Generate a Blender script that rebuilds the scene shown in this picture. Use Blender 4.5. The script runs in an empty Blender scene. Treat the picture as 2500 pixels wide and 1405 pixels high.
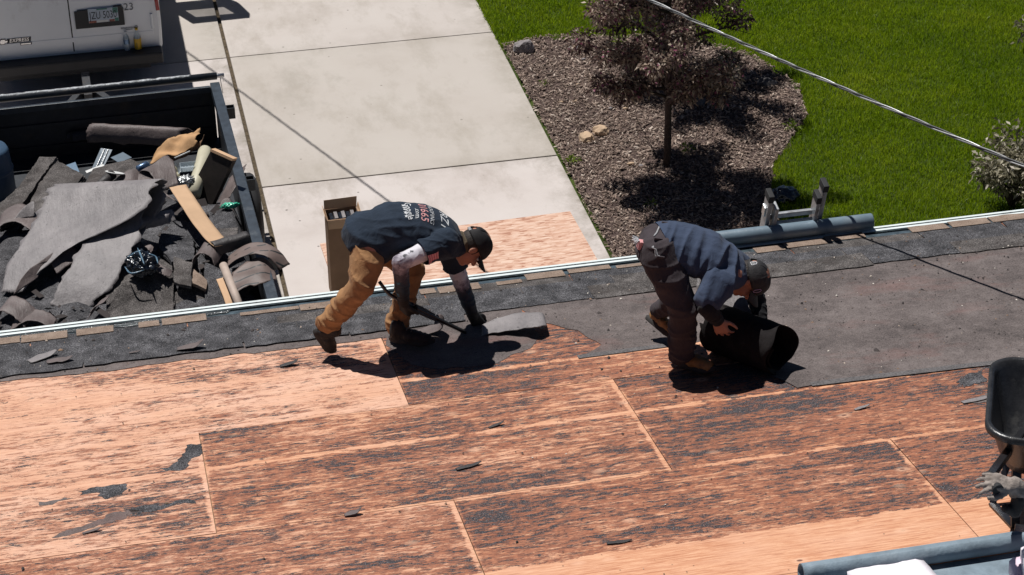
import bpy, bmesh, math, random
import numpy as np
from mathutils import Vector, Matrix, noise as mnoise
from mathutils.bvhtree import BVHTree
from mathutils.geometry import tessellate_polygon

scene = bpy.context.scene
COL = scene.collection
rnd = random.Random(11)
nrng = np.random.default_rng(7)

# ------------------------------------------------------------------ camera
cam_data = bpy.data.cameras.new('camera')
cam_data.sensor_width = 36.0
cam_data.lens = 71.776
cam_data.clip_start = 0.1
cam_data.clip_end = 400.0
cam = bpy.data.objects.new('camera', cam_data)
COL.objects.link(cam)
_yaw, _pit, _rol = 0.215344, 0.547199, -0.006818
_f = Vector((math.sin(_yaw)*math.cos(_pit), math.cos(_yaw)*math.cos(_pit), -math.sin(_pit)))
_r0 = Vector((math.cos(_yaw), -math.sin(_yaw), 0.0))
_u0 = _r0.cross(_f)
_r = _r0*math.cos(_rol) + _u0*math.sin(_rol)
_u = _u0*math.cos(_rol) - _r0*math.sin(_rol)
cam.matrix_world = Matrix(((_r.x, _u.x, -_f.x, 0.0), (_r.y, _u.y, -_f.y, -11.5068),
                           (_r.z, _u.z, -_f.z, 9.6562), (0, 0, 0, 1)))
scene.camera = cam

# ------------------------------------------------------------------ sky, sun, exposure
SUN_TO = Vector((-0.20, 0.415, 1.0)).normalized()          # towards the sun
world = bpy.data.worlds.new('World')
scene.world = world
world.use_nodes = True
wn = world.node_tree
bg = wn.nodes['Background']
sky = wn.nodes.new('ShaderNodeTexSky')
sky.sky_type = 'NISHITA'
sky.sun_disc = False
sky.sun_elevation = math.asin(SUN_TO.z)
sky.sun_rotation = math.atan2(SUN_TO.x, SUN_TO.y)
sky.air_density = 0.35
sky.dust_density = 0.1
wn.links.new(sky.outputs[0], bg.inputs[0])
bg.inputs[1].default_value = 0.05
sun_data = bpy.data.lights.new('sun', 'SUN')
sun_data.energy = 5.0
sun_data.angle = math.radians(0.53)
sun_data.color = (1.0, 0.975, 0.945)
sun = bpy.data.objects.new('sun', sun_data)
sun.rotation_euler = (-SUN_TO).to_track_quat('-Z', 'Y').to_euler()
COL.objects.link(sun)
vs = scene.view_settings
vs.view_transform = 'Standard'
vs.look = 'None'
vs.exposure = 0.08
vs.gamma = 1.0
vs.use_curve_mapping = False

# ------------------------------------------------------------------ small helpers
A_ROOF = 0.167618
CA, SA = math.cos(A_ROOF), math.sin(A_ROOF)
Z_EAVE = 2.5958
RN = Vector((0, SA, CA))                                    # roof normal

def RP(u, v, w=0.0):
    """u along the eave, v up the slope, w off the roof surface."""
    return Vector((u, -v*CA + w*SA, Z_EAVE + v*SA + w*CA))

def V(p):
    return Vector(p)

def link(name, me, m=None, parent=None):
    o = bpy.data.objects.new(name, me)
    COL.objects.link(o)
    if m is not None and me is not None:
        if isinstance(m, (list, tuple)):
            for q in m: me.materials.append(q)
        else:
            me.materials.append(m)
    if parent is not None:
        o.parent = parent
    return o

def empty(name, loc=(0, 0, 0)):
    o = bpy.data.objects.new(name, None)
    o.empty_display_size = 0.2
    o.location = loc
    COL.objects.link(o)
    return o

def tag(o, label, cat, group=None):
    o['label'] = label
    o['category'] = cat
    if group: o['group'] = group
    return o

def place(o, parent):
    """Parent o to an Empty that only has a location, keeping o where it is."""
    o.parent = parent
    o.location = Vector(o.location) - Vector(parent.location)
    return o

def mesh_from(name, verts, faces, smooth=False):
    me = bpy.data.meshes.new(name)
    me.from_pydata([tuple(v) for v in verts], [], faces)
    if smooth:
        me.polygons.foreach_set('use_smooth', [True]*len(me.polygons))
    me.update()
    return me

class B:
    """Collects simple shapes into one mesh."""
    def __init__(s): s.v = []; s.f = []; s.mi = []
    def add(s, vs, fs, mi=0):
        k = len(s.v); s.v += [tuple(p) for p in vs]
        s.f += [tuple(i+k for i in f) for f in fs]; s.mi += [mi]*len(fs)
        return s
    def box(s, c, h, rot=None, mi=0, bevel=0.0):
        c = Vector(c)
        bm = bmesh.new(); bmesh.ops.create_cube(bm, size=2.0)
        for v in bm.verts: v.co = Vector((v.co.x*h[0], v.co.y*h[1], v.co.z*h[2]))
        if bevel > 0:
            bmesh.ops.bevel(bm, geom=bm.edges[:], offset=bevel, segments=2, affect='EDGES', profile=0.6)
        bm.verts.index_update()
        vs = [(rot @ v.co if rot is not None else v.co) + c for v in bm.verts]
        fs = [[v.index for v in f.verts] for f in bm.faces]
        bm.free()
        return s.add(vs, fs, mi)
    def bar(s, p, q, w, h, up=(0, 0, 1), mi=0, bevel=0.0):
        p, q = Vector(p), Vector(q); d = q-p; L = d.length; d.normalize()
        up = Vector(up); x = d.cross(up)
        if x.length < 1e-4: x = d.cross(Vector((1, 0, 0)))
        x.normalize(); z = x.cross(d)
        R = Matrix((x, d, z)).transposed()
        return s.box((p+q)/2, (w/2, L/2, h/2), R, mi, bevel)
    def tube(s, pts, r, n=10, caps=True, mi=0):
        pts = [Vector(p) for p in pts]
        rs = r if isinstance(r, (list, tuple)) else [r]*len(pts)
        vs = []; fs = []
        prev = None
        for i, p in enumerate(pts):
            d = (pts[min(i+1, len(pts)-1)] - pts[max(i-1, 0)]).normalized()
            if prev is None:
                a = d.cross(Vector((0, 0, 1)))
                if a.length < 1e-3: a = d.cross(Vector((1, 0, 0)))
            else:
                a = prev - d*prev.dot(d)
            a.normalize(); prev = a; b = d.cross(a)
            for k in range(n):
                t = 2*math.pi*k/n
                vs.append(p + (a*math.cos(t) + b*math.sin(t))*rs[i])
        for i in range(len(pts)-1):
            for k in range(n):
                fs.append((i*n+k, i*n+(k+1) % n, (i+1)*n+(k+1) % n, (i+1)*n+k))
        if caps:
            fs.append(tuple(range(n))[::-1]); fs.append(tuple((len(pts)-1)*n+k for k in range(n)))
        return s.add(vs, fs, mi)
    def lathe(s, base, axis, prof, n=20, mi=0):
        """prof: (distance along the axis, radius)"""
        base = Vector(base); axis = Vector(axis).normalized()
        a = axis.cross(Vector((0, 0, 1)))
        if a.length < 1e-3: a = axis.cross(Vector((1, 0, 0)))
        a.normalize(); b = axis.cross(a)
        vs = []; fs = []
        for h, r in prof:
            for k in range(n):
                t = 2*math.pi*k/n
                vs.append(base + axis*h + (a*math.cos(t)+b*math.sin(t))*max(r, 1e-4))
        for i in range(len(prof)-1):
            for k in range(n):
                fs.append((i*n+k, i*n+(k+1) % n, (i+1)*n+(k+1) % n, (i+1)*n+k))
        return s.add(vs, fs, mi)
    def prism(s, poly, ext, mi=0):
        """poly: 3-D outline, ext: extrusion vector"""
        n = len(poly); poly = [Vector(p) for p in poly]; ext = Vector(ext)
        vs = poly + [p+ext for p in poly]
        fs = [tuple(range(n))[::-1], tuple(range(n, 2*n))]
        fs += [(i, (i+1) % n, n+(i+1) % n, n+i) for i in range(n)]
        return s.add(vs, fs, mi)
    def mesh(s, name, smooth=False, angle=None):
        me = mesh_from(name, s.v, s.f)
        bm = bmesh.new(); bm.from_mesh(me)
        bmesh.ops.recalc_face_normals(bm, faces=bm.faces)
        if angle is not None:
            for e in bm.edges:
                if len(e.link_faces) == 2 and e.calc_face_angle(0) > angle: e.smooth = False
        bm.to_mesh(me); bm.free()
        me.polygons.foreach_set('material_index', s.mi)
        if smooth or angle is not None:
            me.polygons.foreach_set('use_smooth', [True]*len(me.polygons))
        me.update()
        return me
    def obj(s, name, m, parent=None, smooth=False, angle=None):
        return link(name, s.mesh(name, smooth, angle), m, parent)

def solid(o, t, off=-1.0):
    md = o.modifiers.new('solid', 'SOLIDIFY'); md.thickness = t; md.offset = off
    return o

def catmull(pts, n):
    pts = [Vector(p) for p in pts]
    P = [pts[0]*2-pts[1]] + pts + [pts[-1]*2-pts[-2]]
    out = []
    m = len(pts)-1
    for j in range(n+1):
        t = j/n*m; i = min(int(t), m-1); f = t-i
        a, b, c, d = P[i:i+4]
        out.append(0.5*((2*b)+(c-a)*f+(2*a-5*b+4*c-d)*f*f+(3*b-a-3*c+d)*f**3))
    return out

def strip(name, path, widths, m, parent=None, n=28, nw=14, thick=0.004, jag=0.0, rough=0.004, seed=0):
    """A flexible sheet: a smooth path (its middle line) swept along width vectors."""
    r = random.Random(seed); pp = catmull(path, n)
    if not isinstance(widths[0], (list, tuple, Vector)): widths = [widths]
    ww = [Vector(w) for w in widths]
    if len(ww) == 1: ww = ww*2
    wv = catmull(ww, n)
    vs = []; fs = []; off = Vector((r.random()*50, r.random()*50, seed))
    for i, p in enumerate(pp):
        for k in range(nw+1):
            t = k/nw-0.5
            e = 0.0
            if jag and k in (0, nw):
                e = jag*mnoise.noise(Vector((i*0.45, k, 0))+off)
            q = p + wv[i]*(t*(1+2*e))
            if jag and i in (0, len(pp)-1):
                d = (pp[1]-pp[0]) if i == 0 else (pp[-1]-pp[-2])
                q = q + d.normalized()*(jag*1.2*wv[i].length*mnoise.noise(Vector((k*0.6, i*3.0, 5))+off))
            q = q + Vector((0, 0, 1))*rough*mnoise.noise(q*9+off)*2
            vs.append(q)
    for i in range(len(pp)-1):
        for k in range(nw):
            a = i*(nw+1)+k
            fs.append((a, a+1, a+nw+2, a+nw+1))
    o = link(name, mesh_from(name, vs, fs, True), m, parent)
    solid(o, thick, 0.0)
    return o

def sheet_poly(name, poly, m, w=0.003, parent=None, thick=0.003, wob=0.0, cell=0.06, seed=0):
    """A thin sheet lying on the roof: outline in roof (u, v), ragged by wob."""
    r = Vector((seed*3.1, seed*1.7, 0)); pts = []
    n = len(poly)
    for i in range(n):
        a = Vector((*poly[i], 0)); b = Vector((*poly[(i+1) % n], 0)); L = (b-a).length
        k = max(1, int(L/cell))
        for j in range(k):
            q = a.lerp(b, j/k)
            if wob:
                q = q + Vector((mnoise.noise(q*7+r), mnoise.noise(q*7+r+Vector((9, 9, 9))), 0))*wob \
                      + Vector((mnoise.noise(q*31+r), mnoise.noise(q*31+r+Vector((4, 4, 4))), 0))*wob*0.5
            pts.append(q)
    bm = bmesh.new()
    top = [bm.verts.new(RP(q.x, q.y, w)) for q in pts]
    for tri in tessellate_polygon([[Vector((q.x, q.y, 0)) for q in pts]]):
        try: bm.faces.new([top[i] for i in tri])
        except ValueError: pass
    bmesh.ops.recalc_face_normals(bm, faces=bm.faces[:])
    ex = bmesh.ops.extrude_face_region(bm, geom=bm.faces[:])
    for e in ex['geom']:
        if isinstance(e, bmesh.types.BMVert): e.co -= RN*thick
    bmesh.ops.recalc_face_normals(bm, faces=bm.faces)
    me = bpy.data.meshes.new(name); bm.to_mesh(me); bm.free()
    return link(name, me, m, parent)

def text_mesh(body, size, align='CENTER', extrude=0.0, shear=0.0, space=1.0):
    cu = bpy.data.curves.new('text', 'FONT')
    cu.body = body; cu.size = size; cu.align_x = align; cu.align_y = 'CENTER'; cu.extrude = extrude
    cu.shear = shear; cu.space_character = space; cu.resolution_u = 3
    t = bpy.data.objects.new('text', cu); COL.objects.link(t)
    dg = bpy.context.evaluated_depsgraph_get()
    me = bpy.data.meshes.new_from_object(t.evaluated_get(dg))
    bpy.data.objects.remove(t); bpy.data.curves.remove(cu)
    return me

def text_on(name, body, size, origin, xdir, ydir, m, parent, extrude=0.001, shear=0.0, wx=1.0, align='CENTER'):
    me = text_mesh(body, size, align, extrude, shear)
    x = Vector(xdir).normalized(); y = Vector(ydir).normalized(); z = x.cross(y)
    o = Vector(origin)
    for v in me.vertices:
        v.co = o + x*(v.co.x*wx) + y*v.co.y + z*v.co.z
    me.materials.clear()
    return link(name, me, m, parent)

# ------------------------------------------------------------------ materials
def sr(r, g, b, k=1.0):
    def c(x):
        x /= 255.0
        return (x/12.92 if x <= 0.04045 else ((x+0.055)/1.055)**2.4)*k
    return (c(r), c(g), c(b), 1.0)

class NT:
    def __init__(s, name):
        s.m = bpy.data.materials.new(name); s.m.use_nodes = True
        s.t = s.m.node_tree; s.b = s.t.nodes['Principled BSDF']; s.out = s.t.nodes['Material Output']
    def n(s, kind, **kw):
        q = s.t.nodes.new(kind)
        for k, v in kw.items(): setattr(q, k, v)
        return q
    def put(s, sock, val):
        if hasattr(val, 'is_output') or isinstance(val, bpy.types.NodeSocket): s.t.links.new(val, sock)
        else: sock.default_value = val
    def obj(s): return s.n('ShaderNodeTexCoord').outputs['Object']
    def gen(s): return s.n('ShaderNodeTexCoord').outputs['Generated']
    def scale(s, vec, sc, loc=(0, 0, 0), rot=(0, 0, 0)):
        q = s.n('ShaderNodeMapping'); s.put(q.inputs[0], vec)
        q.inputs[1].default_value = loc; q.inputs[2].default_value = rot; q.inputs[3].default_value = sc
        return q.outputs[0]
    def noise(s, vec, scale, detail=4, rough=0.55, dist=0.0):
        q = s.n('ShaderNodeTexNoise'); s.put(q.inputs['Vector'], vec)
        q.inputs['Scale'].default_value = scale; q.inputs['Detail'].default_value = detail
        q.inputs['Roughness'].default_value = rough; q.inputs['Distortion'].default_value = dist
        return q.outputs[0]
    def voro(s, vec, scale, out='Distance', feature='F1', rand=1.0):
        q = s.n('ShaderNodeTexVoronoi', feature=feature); s.put(q.inputs['Vector'], vec)
        q.inputs['Scale'].default_value = scale; q.inputs['Randomness'].default_value = rand
        return q.outputs[out]
    def math(s, op, a, b=0.0, c=None, clamp=False):
        q = s.n('ShaderNodeMath', operation=op, use_clamp=clamp)
        s.put(q.inputs[0], a); s.put(q.inputs[1], b)
        if c is not None: s.put(q.inputs[2], c)
        return q.outputs[0]
    def ramp(s, fac, stops, interp='LINEAR'):
        q = s.n('ShaderNodeValToRGB'); s.put(q.inputs[0], fac); cr = q.color_ramp; cr.interpolation = interp
        while len(cr.elements) < len(stops): cr.elements.new(0.5)
        for e, (p, c) in zip(cr.elements, stops):
            e.position = p; e.color = c if isinstance(c, (tuple, list)) else (c, c, c, 1)
        return q.outputs[0]
    def step(s, fac, lo, hi):
        q = s.n('ShaderNodeMapRange', clamp=True); s.put(q.inputs[0], fac)
        q.inputs[1].default_value = lo; q.inputs[2].default_value = hi
        return q.outputs[0]
    def mix(s, fac, a, b, blend='MIX'):
        q = s.n('ShaderNodeMix', data_type='RGBA', blend_type=blend)
        s.put(q.inputs[0], fac); s.put(q.inputs[6], a); s.put(q.inputs[7], b)
        return q.outputs[2]
    def sep(s, vec):
        q = s.n('ShaderNodeSeparateXYZ'); s.put(q.inputs[0], vec); return q.outputs
    def attr(s, name, kind='GEOMETRY', out='Fac'):
        q = s.n('ShaderNodeAttribute', attribute_name=name, attribute_type=kind); return q.outputs[out]
    def bump(s, h, strength=0.3, dist=0.01):
        q = s.n('ShaderNodeBump'); s.put(q.inputs['Height'], h)
        q.inputs['Strength'].default_value = strength; q.inputs['Distance'].default_value = dist
        s.t.links.new(q.outputs[0], s.b.inputs['Normal'])
    def fin(s, col, rough=0.7, metal=0.0, spec=0.5):
        s.put(s.b.inputs['Base Color'], col); s.put(s.b.inputs['Roughness'], rough)
        s.b.inputs['Metallic'].default_value = metal; s.b.inputs['Specular IOR Level'].default_value = spec
        return s.m

def plain(name, col, rough=0.6, metal=0.0, spec=0.5, var=0.15, nscale=12.0, bump=0.1, bscale=60.0, dirt=None):
    k = NT(name); o = k.obj()
    f = k.noise(o, nscale, 5, 0.6)
    d = tuple(c*(1-var) for c in col[:3]) + (1,); l = tuple(min(1, c*(1+var)) for c in col[:3]) + (1,)
    c = k.ramp(f, [(0.3, d), (0.7, l)])
    if dirt is not None:
        c = k.mix(k.step(k.noise(o, nscale*0.4, 6, 0.7), 0.55, 0.72), c, dirt)
    if bump: k.bump(k.noise(o, bscale, 4, 0.6), bump, 0.01)
    return k.fin(c, rough, metal, spec)

def grainy(name, dark, mid, light, gs=260.0, rough=0.95, blot=6.0, bstr=0.6, stain=None):
    """mineral granules on asphalt"""
    k = NT(name); o = k.obj()
    g = k.noise(o, gs, 2, 0.8)
    b = k.noise(o, blot, 5, 0.65)
    f = k.math('ADD', k.math('MULTIPLY', g, 0.75), k.math('MULTIPLY', b, 0.35))
    c = k.ramp(f, [(0.42, dark), (0.55, mid), (0.70, light)])
    if stain is not None:
        c = k.mix(k.step(k.noise(o, 3.0, 5, 0.65), 0.52, 0.68), c, stain)
    k.bump(g, bstr, 0.006)
    return k.fin(c, rough, 0, 0.25)

MT = {}
MT['white_paint'] = plain('white_paint', (0.74, 0.76, 0.78, 1), 0.32, 0, 0.5, 0.04, 2.5, 0.02, 40, (0.42, 0.41, 0.39, 1))
MT['black_trim'] = plain('black_trim', (0.018, 0.018, 0.02, 1), 0.55)
MT['trailer_black'] = plain('trailer_black', (0.022, 0.025, 0.030, 1), 0.42, 0.0, 0.5, 0.3, 9, 0.15, 40, (0.05, 0.04, 0.033, 1))
MT['rail_paint'] = plain('rail_paint', (0.030, 0.040, 0.052, 1), 0.35, 0.0, 0.6, 0.35, 14, 0.1, 80, (0.10, 0.11, 0.12, 1))
MT['rubber'] = plain('rubber', (0.022, 0.022, 0.023, 1), 0.75, 0, 0.35, 0.2)
MT['steel'] = plain('steel', (0.45, 0.46, 0.47, 1), 0.38, 0.9, 0.5, 0.15)
MT['alu'] = plain('alu', (0.36, 0.37, 0.38, 1), 0.45, 0.55, 0.5, 0.2, 20, 0.1, 90, (0.12, 0.11, 0.10, 1))
MT['gutter_white'] = plain('gutter_white', (0.66, 0.72, 0.71, 1), 0.35, 0, 0.5, 0.06, 6, 0.03, 50, (0.45, 0.46, 0.45, 1))
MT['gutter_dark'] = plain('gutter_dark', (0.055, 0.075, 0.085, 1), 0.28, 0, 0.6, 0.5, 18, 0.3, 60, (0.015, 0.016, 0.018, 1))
MT['siding'] = plain('siding', (0.45, 0.46, 0.47, 1), 0.6)
MT['wood_frame'] = plain('wood_frame', (0.35, 0.22, 0.12, 1), 0.8)
MT['skin'] = plain('skin', (0.38, 0.17, 0.11, 1), 0.5, 0, 0.4, 0.12, 20, 0.05)
MT['hair'] = plain('hair', (0.020, 0.014, 0.011, 1), 0.6, 0, 0.4, 0.4, 60, 0.5, 160)
MT['boot_tan'] = plain('boot_tan', (0.30, 0.155, 0.055, 1), 0.6, 0, 0.4, 0.25, 25, 0.2, 60, (0.12, 0.07, 0.04, 1))
MT['sole'] = plain('sole', (0.03, 0.027, 0.025, 1), 0.8)
MT['shoe_black'] = plain('shoe_black', (0.022, 0.020, 0.020, 1), 0.65, 0, 0.35, 0.3, 40, 0.5, 120)
MT['shoe_grey'] = plain('shoe_grey', (0.12, 0.12, 0.12, 1), 0.6)
MT['cap_black'] = plain('cap_black', (0.016, 0.015, 0.016, 1), 0.75, 0, 0.3, 0.3, 50, 0.3, 300)
MT['cap_shiny'] = plain('cap_shiny', (0.018, 0.017, 0.018, 1), 0.7, 0, 0.5, 0.3, 40, 0.4, 120)
MT['glove_black'] = plain('glove_black', (0.018, 0.017, 0.017, 1), 0.7, 0, 0.3, 0.3, 40, 0.2)
MT['glove_grey'] = plain('glove_grey', (0.25, 0.215, 0.19, 1), 0.85, 0, 0.2, 0.45, 22, 0.5, 60, (0.14, 0.11, 0.09, 1))
MT['print_white'] = plain('print_white', (0.62, 0.63, 0.64, 1), 0.7, 0, 0.3, 0.1)
MT['print_pink'] = plain('print_pink', (0.62, 0.30, 0.30, 1), 0.7, 0, 0.3, 0.1)
MT['print_red'] = plain('print_red', (0.45, 0.12, 0.16, 1), 0.7)
MT['print_navy'] = plain('print_navy', (0.03, 0.035, 0.07, 1), 0.7)
MT['print_mauve'] = plain('print_mauve', (0.42, 0.28, 0.42, 1), 0.6)
MT['cardboard'] = plain('cardboard', (0.20, 0.125, 0.078, 1), 0.85, 0, 0.2, 0.12, 6, 0.1, 30)
MT['cardboard_light'] = plain('cardboard_light', (0.48, 0.32, 0.20, 1), 0.85, 0, 0.2, 0.08, 5, 0.05)
MT['kraft'] = plain('kraft', (0.52, 0.34, 0.21, 1), 0.8, 0, 0.2, 0.1, 5, 0.15, 25)
MT['paperbag'] = plain('paperbag', (0.44, 0.26, 0.13, 1), 0.8, 0, 0.2, 0.18, 8, 0.4, 18)
MT['beige'] = plain('beige', (0.45, 0.42, 0.31, 1), 0.5, 0, 0.4, 0.06)
MT['pole_wood'] = plain('pole_wood', (0.40, 0.32, 0.27, 1), 0.6, 0, 0.3, 0.12)
MT['panel_dark'] = plain('panel_dark', (0.028, 0.022, 0.019, 1), 0.7, 0, 0.3, 0.25)
MT['blue_grey'] = plain('blue_grey', (0.10, 0.135, 0.17, 1), 0.5, 0, 0.4, 0.15)
MT['blue_barrel'] = plain('blue_barrel', (0.045, 0.085, 0.14, 1), 0.45, 0, 0.5, 0.1)
MT['blue_vinyl'] = plain('blue_vinyl', (0.09, 0.17, 0.26, 1), 0.5)
MT['white_plastic'] = plain('white_plastic', (0.62, 0.62, 0.60, 1), 0.4, 0, 0.5, 0.06)
MT['cream_plastic'] = plain('cream_plastic', (0.55, 0.50, 0.33, 1), 0.35, 0, 0.5, 0.15)
MT['foil'] = plain('foil', (0.55, 0.56, 0.55, 1), 0.3, 0.7, 0.5, 0.25, 30, 0.9, 30)
MT['can_blue'] = plain('can_blue', (0.10, 0.16, 0.26, 1), 0.25, 0.6, 0.5, 0.5, 40)
MT['bag_black'] = plain('bag_black', (0.010, 0.014, 0.022, 1), 0.22, 0, 0.7, 0.4, 14, 0.6, 26)
MT['bag_blue'] = plain('bag_blue', (0.10, 0.18, 0.25, 1), 0.3, 0, 0.6, 0.4, 18, 0.5, 30)
MT['green_film'] = plain('green_film', (0.05, 0.42, 0.27, 1), 0.25, 0, 0.6, 0.4, 16, 0.8, 22)
MT['yellow'] = plain('yellow', (0.62, 0.36, 0.01, 1), 0.4, 0, 0.5, 0.12)
MT['tape_silver'] = plain('tape_silver', (0.26, 0.27, 0.28, 1), 0.55, 0.3, 0.4, 0.5, 22, 1.0, 34, (0.025, 0.027, 0.03, 1))
MT['cable_grey'] = plain('cable_grey', (0.20, 0.20, 0.20, 1), 0.45, 0.2, 0.5, 0.3, 30)
MT['cable_bare'] = plain('cable_bare', (0.50, 0.50, 0.49, 1), 0.35, 0.6, 0.5, 0.2, 60)
MT['cable_black'] = plain('cable_black', (0.05, 0.05, 0.05, 1), 0.5, 0, 0.5, 0.3, 30)
MT['barrow_black'] = plain('barrow_black', (0.022, 0.022, 0.023, 1), 0.32, 0, 0.5, 0.4, 16, 0.15, 70, (0.06, 0.058, 0.055, 1))
MT['barrow_steel'] = plain('barrow_steel', (0.014, 0.014, 0.016, 1), 0.3, 0, 0.6, 0.2)
MT['membrane'] = plain('membrane', (0.17, 0.22, 0.26, 1), 0.6, 0, 0.35, 0.25, 7, 0.7, 16, (0.25, 0.30, 0.34, 1))
MT['wrap_white'] = plain('wrap_white', (0.74, 0.70, 0.74, 1), 0.5, 0, 0.4, 0.06, 6, 0.35, 14)
MT['wrap_pink'] = plain('wrap_pink', (0.66, 0.50, 0.58, 1), 0.5, 0, 0.4, 0.12, 10, 0.6, 18)
MT['pipe'] = plain('pipe', (0.14, 0.19, 0.23, 1), 0.4, 0, 0.5, 0.14, 8, 0.12, 40, (0.20, 0.24, 0.27, 1))
MT['rock_grey'] = plain('rock_grey', (0.22, 0.20, 0.20, 1), 0.85, 0, 0.3, 0.3, 9, 0.6, 22)
MT['rock_shaded'] = plain('rock_shaded', (0.10, 0.092, 0.092, 1), 0.9, 0, 0.2, 0.3, 9, 0.6, 22)  # grey rock with the tree shade put into its colour
MT['rock_tan'] = plain('rock_tan', (0.46, 0.33, 0.22, 1), 0.85, 0, 0.3, 0.25, 9, 0.6, 22)
MT['bark'] = plain('bark', (0.060, 0.042, 0.036, 1), 0.9, 0, 0.2, 0.4, 30, 0.7, 60)
MT['soil'] = plain('soil', (0.075, 0.052, 0.045, 1), 0.95, 0, 0.2, 0.4, 14, 0.5, 50)
MT['joint_dirt'] = plain('joint_dirt', (0.085, 0.065, 0.042, 1), 0.95, 0, 0.2, 0.6, 30, 0.9, 80)
MT['tail_red'] = plain('tail_red', (0.30, 0.02, 0.02, 1), 0.2, 0, 0.6)
MT['plate_white'] = plain('plate_white', (0.42, 0.48, 0.55, 1), 0.4, 0, 0.4, 0.2, 14)
MT['plate_art'] = plain('plate_art', (0.28, 0.10, 0.07, 1), 0.4, 0, 0.4, 0.7, 40)
MT['plate_green'] = plain('plate_green', (0.05, 0.16, 0.13, 1), 0.4, 0, 0.4, 0.4, 30)
MT['ink'] = plain('ink', (0.012, 0.016, 0.022, 1), 0.5)
MT['ink_faded'] = plain('ink_faded', (0.16, 0.17, 0.18, 1), 0.5, 0, 0.4, 0.5, 30)
MT['chrome'] = plain('chrome', (0.62, 0.62, 0.62, 1), 0.2, 0.8, 0.5, 0.05)

def glass_mat(name, col, rough=0.05, alpha=0.25):
    k = NT(name)
    k.b.inputs['Alpha'].default_value = alpha
    return k.fin(col, rough, 0, 0.5)
def wet_tar():
    k = NT('wet_tar'); o = k.obj()
    c = k.ramp(k.noise(o, 40, 4, 0.7), [(0.4, (0.008, 0.009, 0.010, 1)), (0.65, (0.035, 0.038, 0.040, 1))])
    k.bump(k.noise(k.scale(o, (0.6, 1.6, 1)), 34, 4, 0.6), 0.9, 0.02)
    return k.fin(c, 0.16, 0, 0.8)
MT['wet_tar'] = wet_tar()
MT['glass'] = glass_mat('glass', (0.25, 0.34, 0.30, 1), 0.04, 0.35)
MT['clear_plastic'] = glass_mat('clear_plastic', (0.55, 0.63, 0.68, 1), 0.12, 0.42)

# cloth with a fine weave; used by shirts and trousers
def cloth(name, col, var=0.12, wrinkle=0.0, worn=None):
    k = NT(name); o = k.obj()
    c = k.ramp(k.noise(o, 7, 5, 0.6), [(0.3, tuple(x*(1-var) for x in col[:3])+(1,)), (0.7, tuple(x*(1+var) for x in col[:3])+(1,))])
    if worn is not None:
        c = k.mix(k.step(k.noise(o, 4.5, 6, 0.7), 0.52, 0.75), c, worn)
    h = k.math('ADD', k.math('MULTIPLY', k.noise(o, 420, 2, 0.6), 0.12), k.noise(k.scale(o, (1, 1, 0.55)), 19, 5, 0.55, 1.2))
    k.bump(h, 0.55, 0.014)
    k.b.inputs['Sheen Weight'].default_value = 0.05
    return k.fin(c, 0.9, 0, 0.2)
MT['shirt_navy'] = cloth('shirt_navy', (0.018, 0.028, 0.045, 1), 0.2)
MT['shirt_blue'] = cloth('shirt_blue', (0.042, 0.058, 0.098, 1), 0.15)
MT['trousers_tan'] = cloth('trousers_tan', (0.31, 0.165, 0.075, 1), 0.16, worn=(0.17, 0.085, 0.045, 1))
MT['trousers_dark'] = cloth('trousers_dark', (0.045, 0.036, 0.040, 1), 0.2)
MT['sleeve_black'] = cloth('sleeve_black', (0.015, 0.015, 0.017, 1), 0.2)
MT['gaiter'] = cloth('gaiter', (0.11, 0.085, 0.055, 1), 0.5)
MT['patch_grey'] = cloth('patch_grey', (0.30, 0.30, 0.31, 1), 0.1)

def arm_sleeve_mat():
    k = NT('printed_arm_sleeve'); t = k.attr('along'); o = k.obj()
    n = k.math('MULTIPLY', k.math('SUBTRACT', k.noise(o, 26, 5, 0.7), 0.5), 0.55)
    f = k.math('ADD', t, n)
    c = k.ramp(f, [(0.28, (0.60, 0.58, 0.62, 1)), (0.42, (0.24, 0.21, 0.25, 1)), (0.55, (0.05, 0.045, 0.06, 1)),
                   (0.72, (0.014, 0.03, 0.05, 1)), (0.9, (0.012, 0.014, 0.02, 1))])
    c = k.mix(k.step(k.noise(o, 13, 3, 0.6), 0.60, 0.66), c, k.ramp(f, [(0.6, (0.02, 0.02, 0.03, 1)), (0.75, (0.02, 0.13, 0.22, 1))]))
    return k.fin(c, 0.6, 0, 0.3)
MT['arm_sleeve'] = arm_sleeve_mat()

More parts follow.
